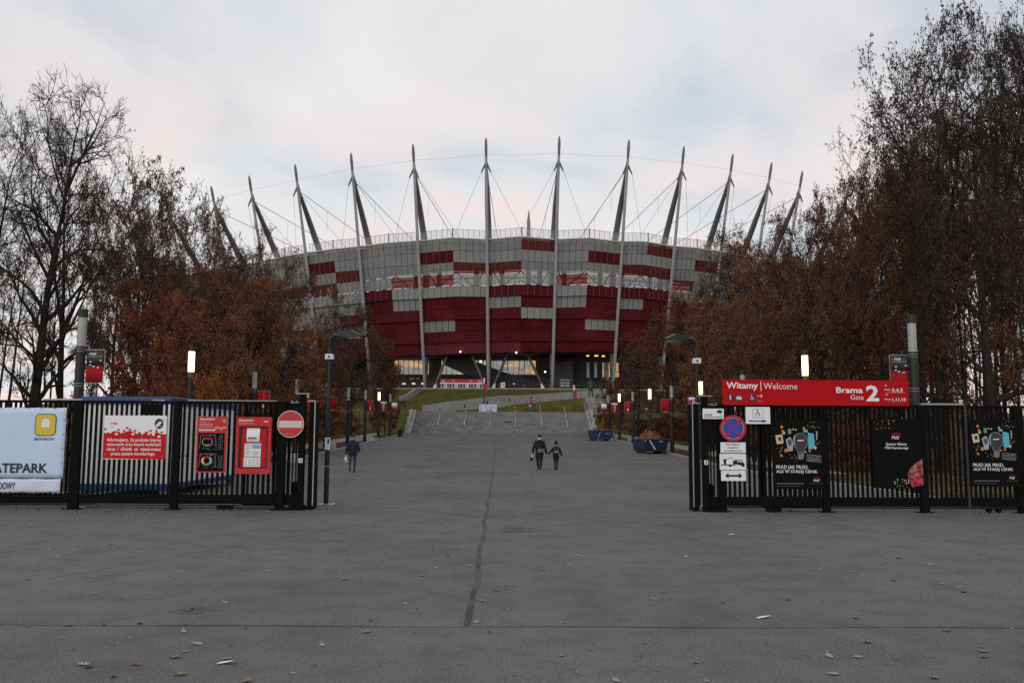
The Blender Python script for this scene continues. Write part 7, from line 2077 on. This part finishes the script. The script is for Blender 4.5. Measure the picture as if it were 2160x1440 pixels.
for i, (px, py, c) in enumerate(near):
    p = flat_at(px, py)
    o = link('fallen_leaf', LM[c][i % 3], None, (p.x, p.y, 0.0)); o.rotation_euler = (0, 0, rt.uniform(0, 6.28)); sc = rt.uniform(0.65, 1.15); o.scale = (sc, sc, sc * 0.8)
    tag(o, f'curled {cname[c]} oak leaf lying on the foreground asphalt', 'leaf', f'{cname[c]} fallen leaves on the asphalt')
for px, py, lab in ((477, 1400, 'curved scrap of white paper on the asphalt at the bottom left of the seam'), (1545, 1128, 'white paper scrap on the asphalt just before the right gate end'), (1612, 1304, 'white paper scrap lying on the cross seam at right')):
    p = flat_at(px, py); b = MB()
    for i in range(9):
        u = i / 8; b.v += [(-0.07 + 0.14 * u, -0.025 + 0.02 * math.sin(u * 3), 0.008 + 0.03 * u * u), (-0.07 + 0.14 * u, 0.025 + 0.02 * math.sin(u * 3), 0.006 + 0.02 * u)]
    for i in range(8): b.f.append((2 * i, 2 * i + 2, 2 * i + 3, 2 * i + 1)); b.m.append(0)
    o = b.build('paper_scrap', PAPER, None, False, (p.x, p.y, 0)); tag(o, lab, 'litter', 'paper scraps on the asphalt')
# the countless small ones
b = MB(); rl_ = random.Random(77)
def scatter(n, fx_, fy_, zf, s0, s1):
    for _ in range(n):
        x, y = fx_(), fy_(); z = zf(x, y) + 0.012
        if -AVX - 0.3 < x < AVX + 0.3 or y < 20.9: z = base_z(y) + 0.008
        s = rl_.uniform(s0, s1) * 0.9; a = rl_.uniform(0, 6.28); ca, sa = math.cos(a) * s, math.sin(a) * s
        t1, t2 = rl_.uniform(-0.4, 0.4) * s, rl_.uniform(0.0, 0.6) * s
        b.add([(x - ca, y - sa, z), (x + sa * 0.5, y - ca * 0.5, z + t2), (x + ca, y + sa, z + abs(t1)), (x - sa * 0.5, y + ca * 0.5, z + t2 * 0.4)], [(0, 1, 2, 3)], rl_.choices(range(4), (3, 3, 4, 2))[0])
scatter(1900, lambda: rl_.uniform(-14, 14), lambda: 3.2 + 18 * rl_.random() ** 0.8, lambda x, y: 0, 0.012, 0.032)
scatter(700, lambda: rl_.choice((rl_.uniform(-13, -4.3), rl_.uniform(4.5, 13.5))), lambda: 20.9 - abs(rl_.gauss(0, 0.9)), lambda x, y: 0, 0.02, 0.045)
scatter(700, lambda: rl_.uniform(-11.5, 11.5), lambda: rl_.uniform(21, 112), lambda x, y: base_z(y), 0.02, 0.05)
scatter(900, lambda: rl_.choice((-1, 1)) * (11.6 - abs(rl_.gauss(0, 1.2))), lambda: rl_.uniform(24, 112), lambda x, y: base_z(y), 0.02, 0.05)
scatter(7000, lambda: rl_.choice((-1, 1)) * rl_.uniform(12.2, 24), lambda: 22 + 80 * rl_.random() ** 1.4, lambda x, y: ground_z(x, y) - 0.02, 0.03, 0.07)
o = b.build('fallen_leaves', LEAF_M); o['kind'] = 'stuff'
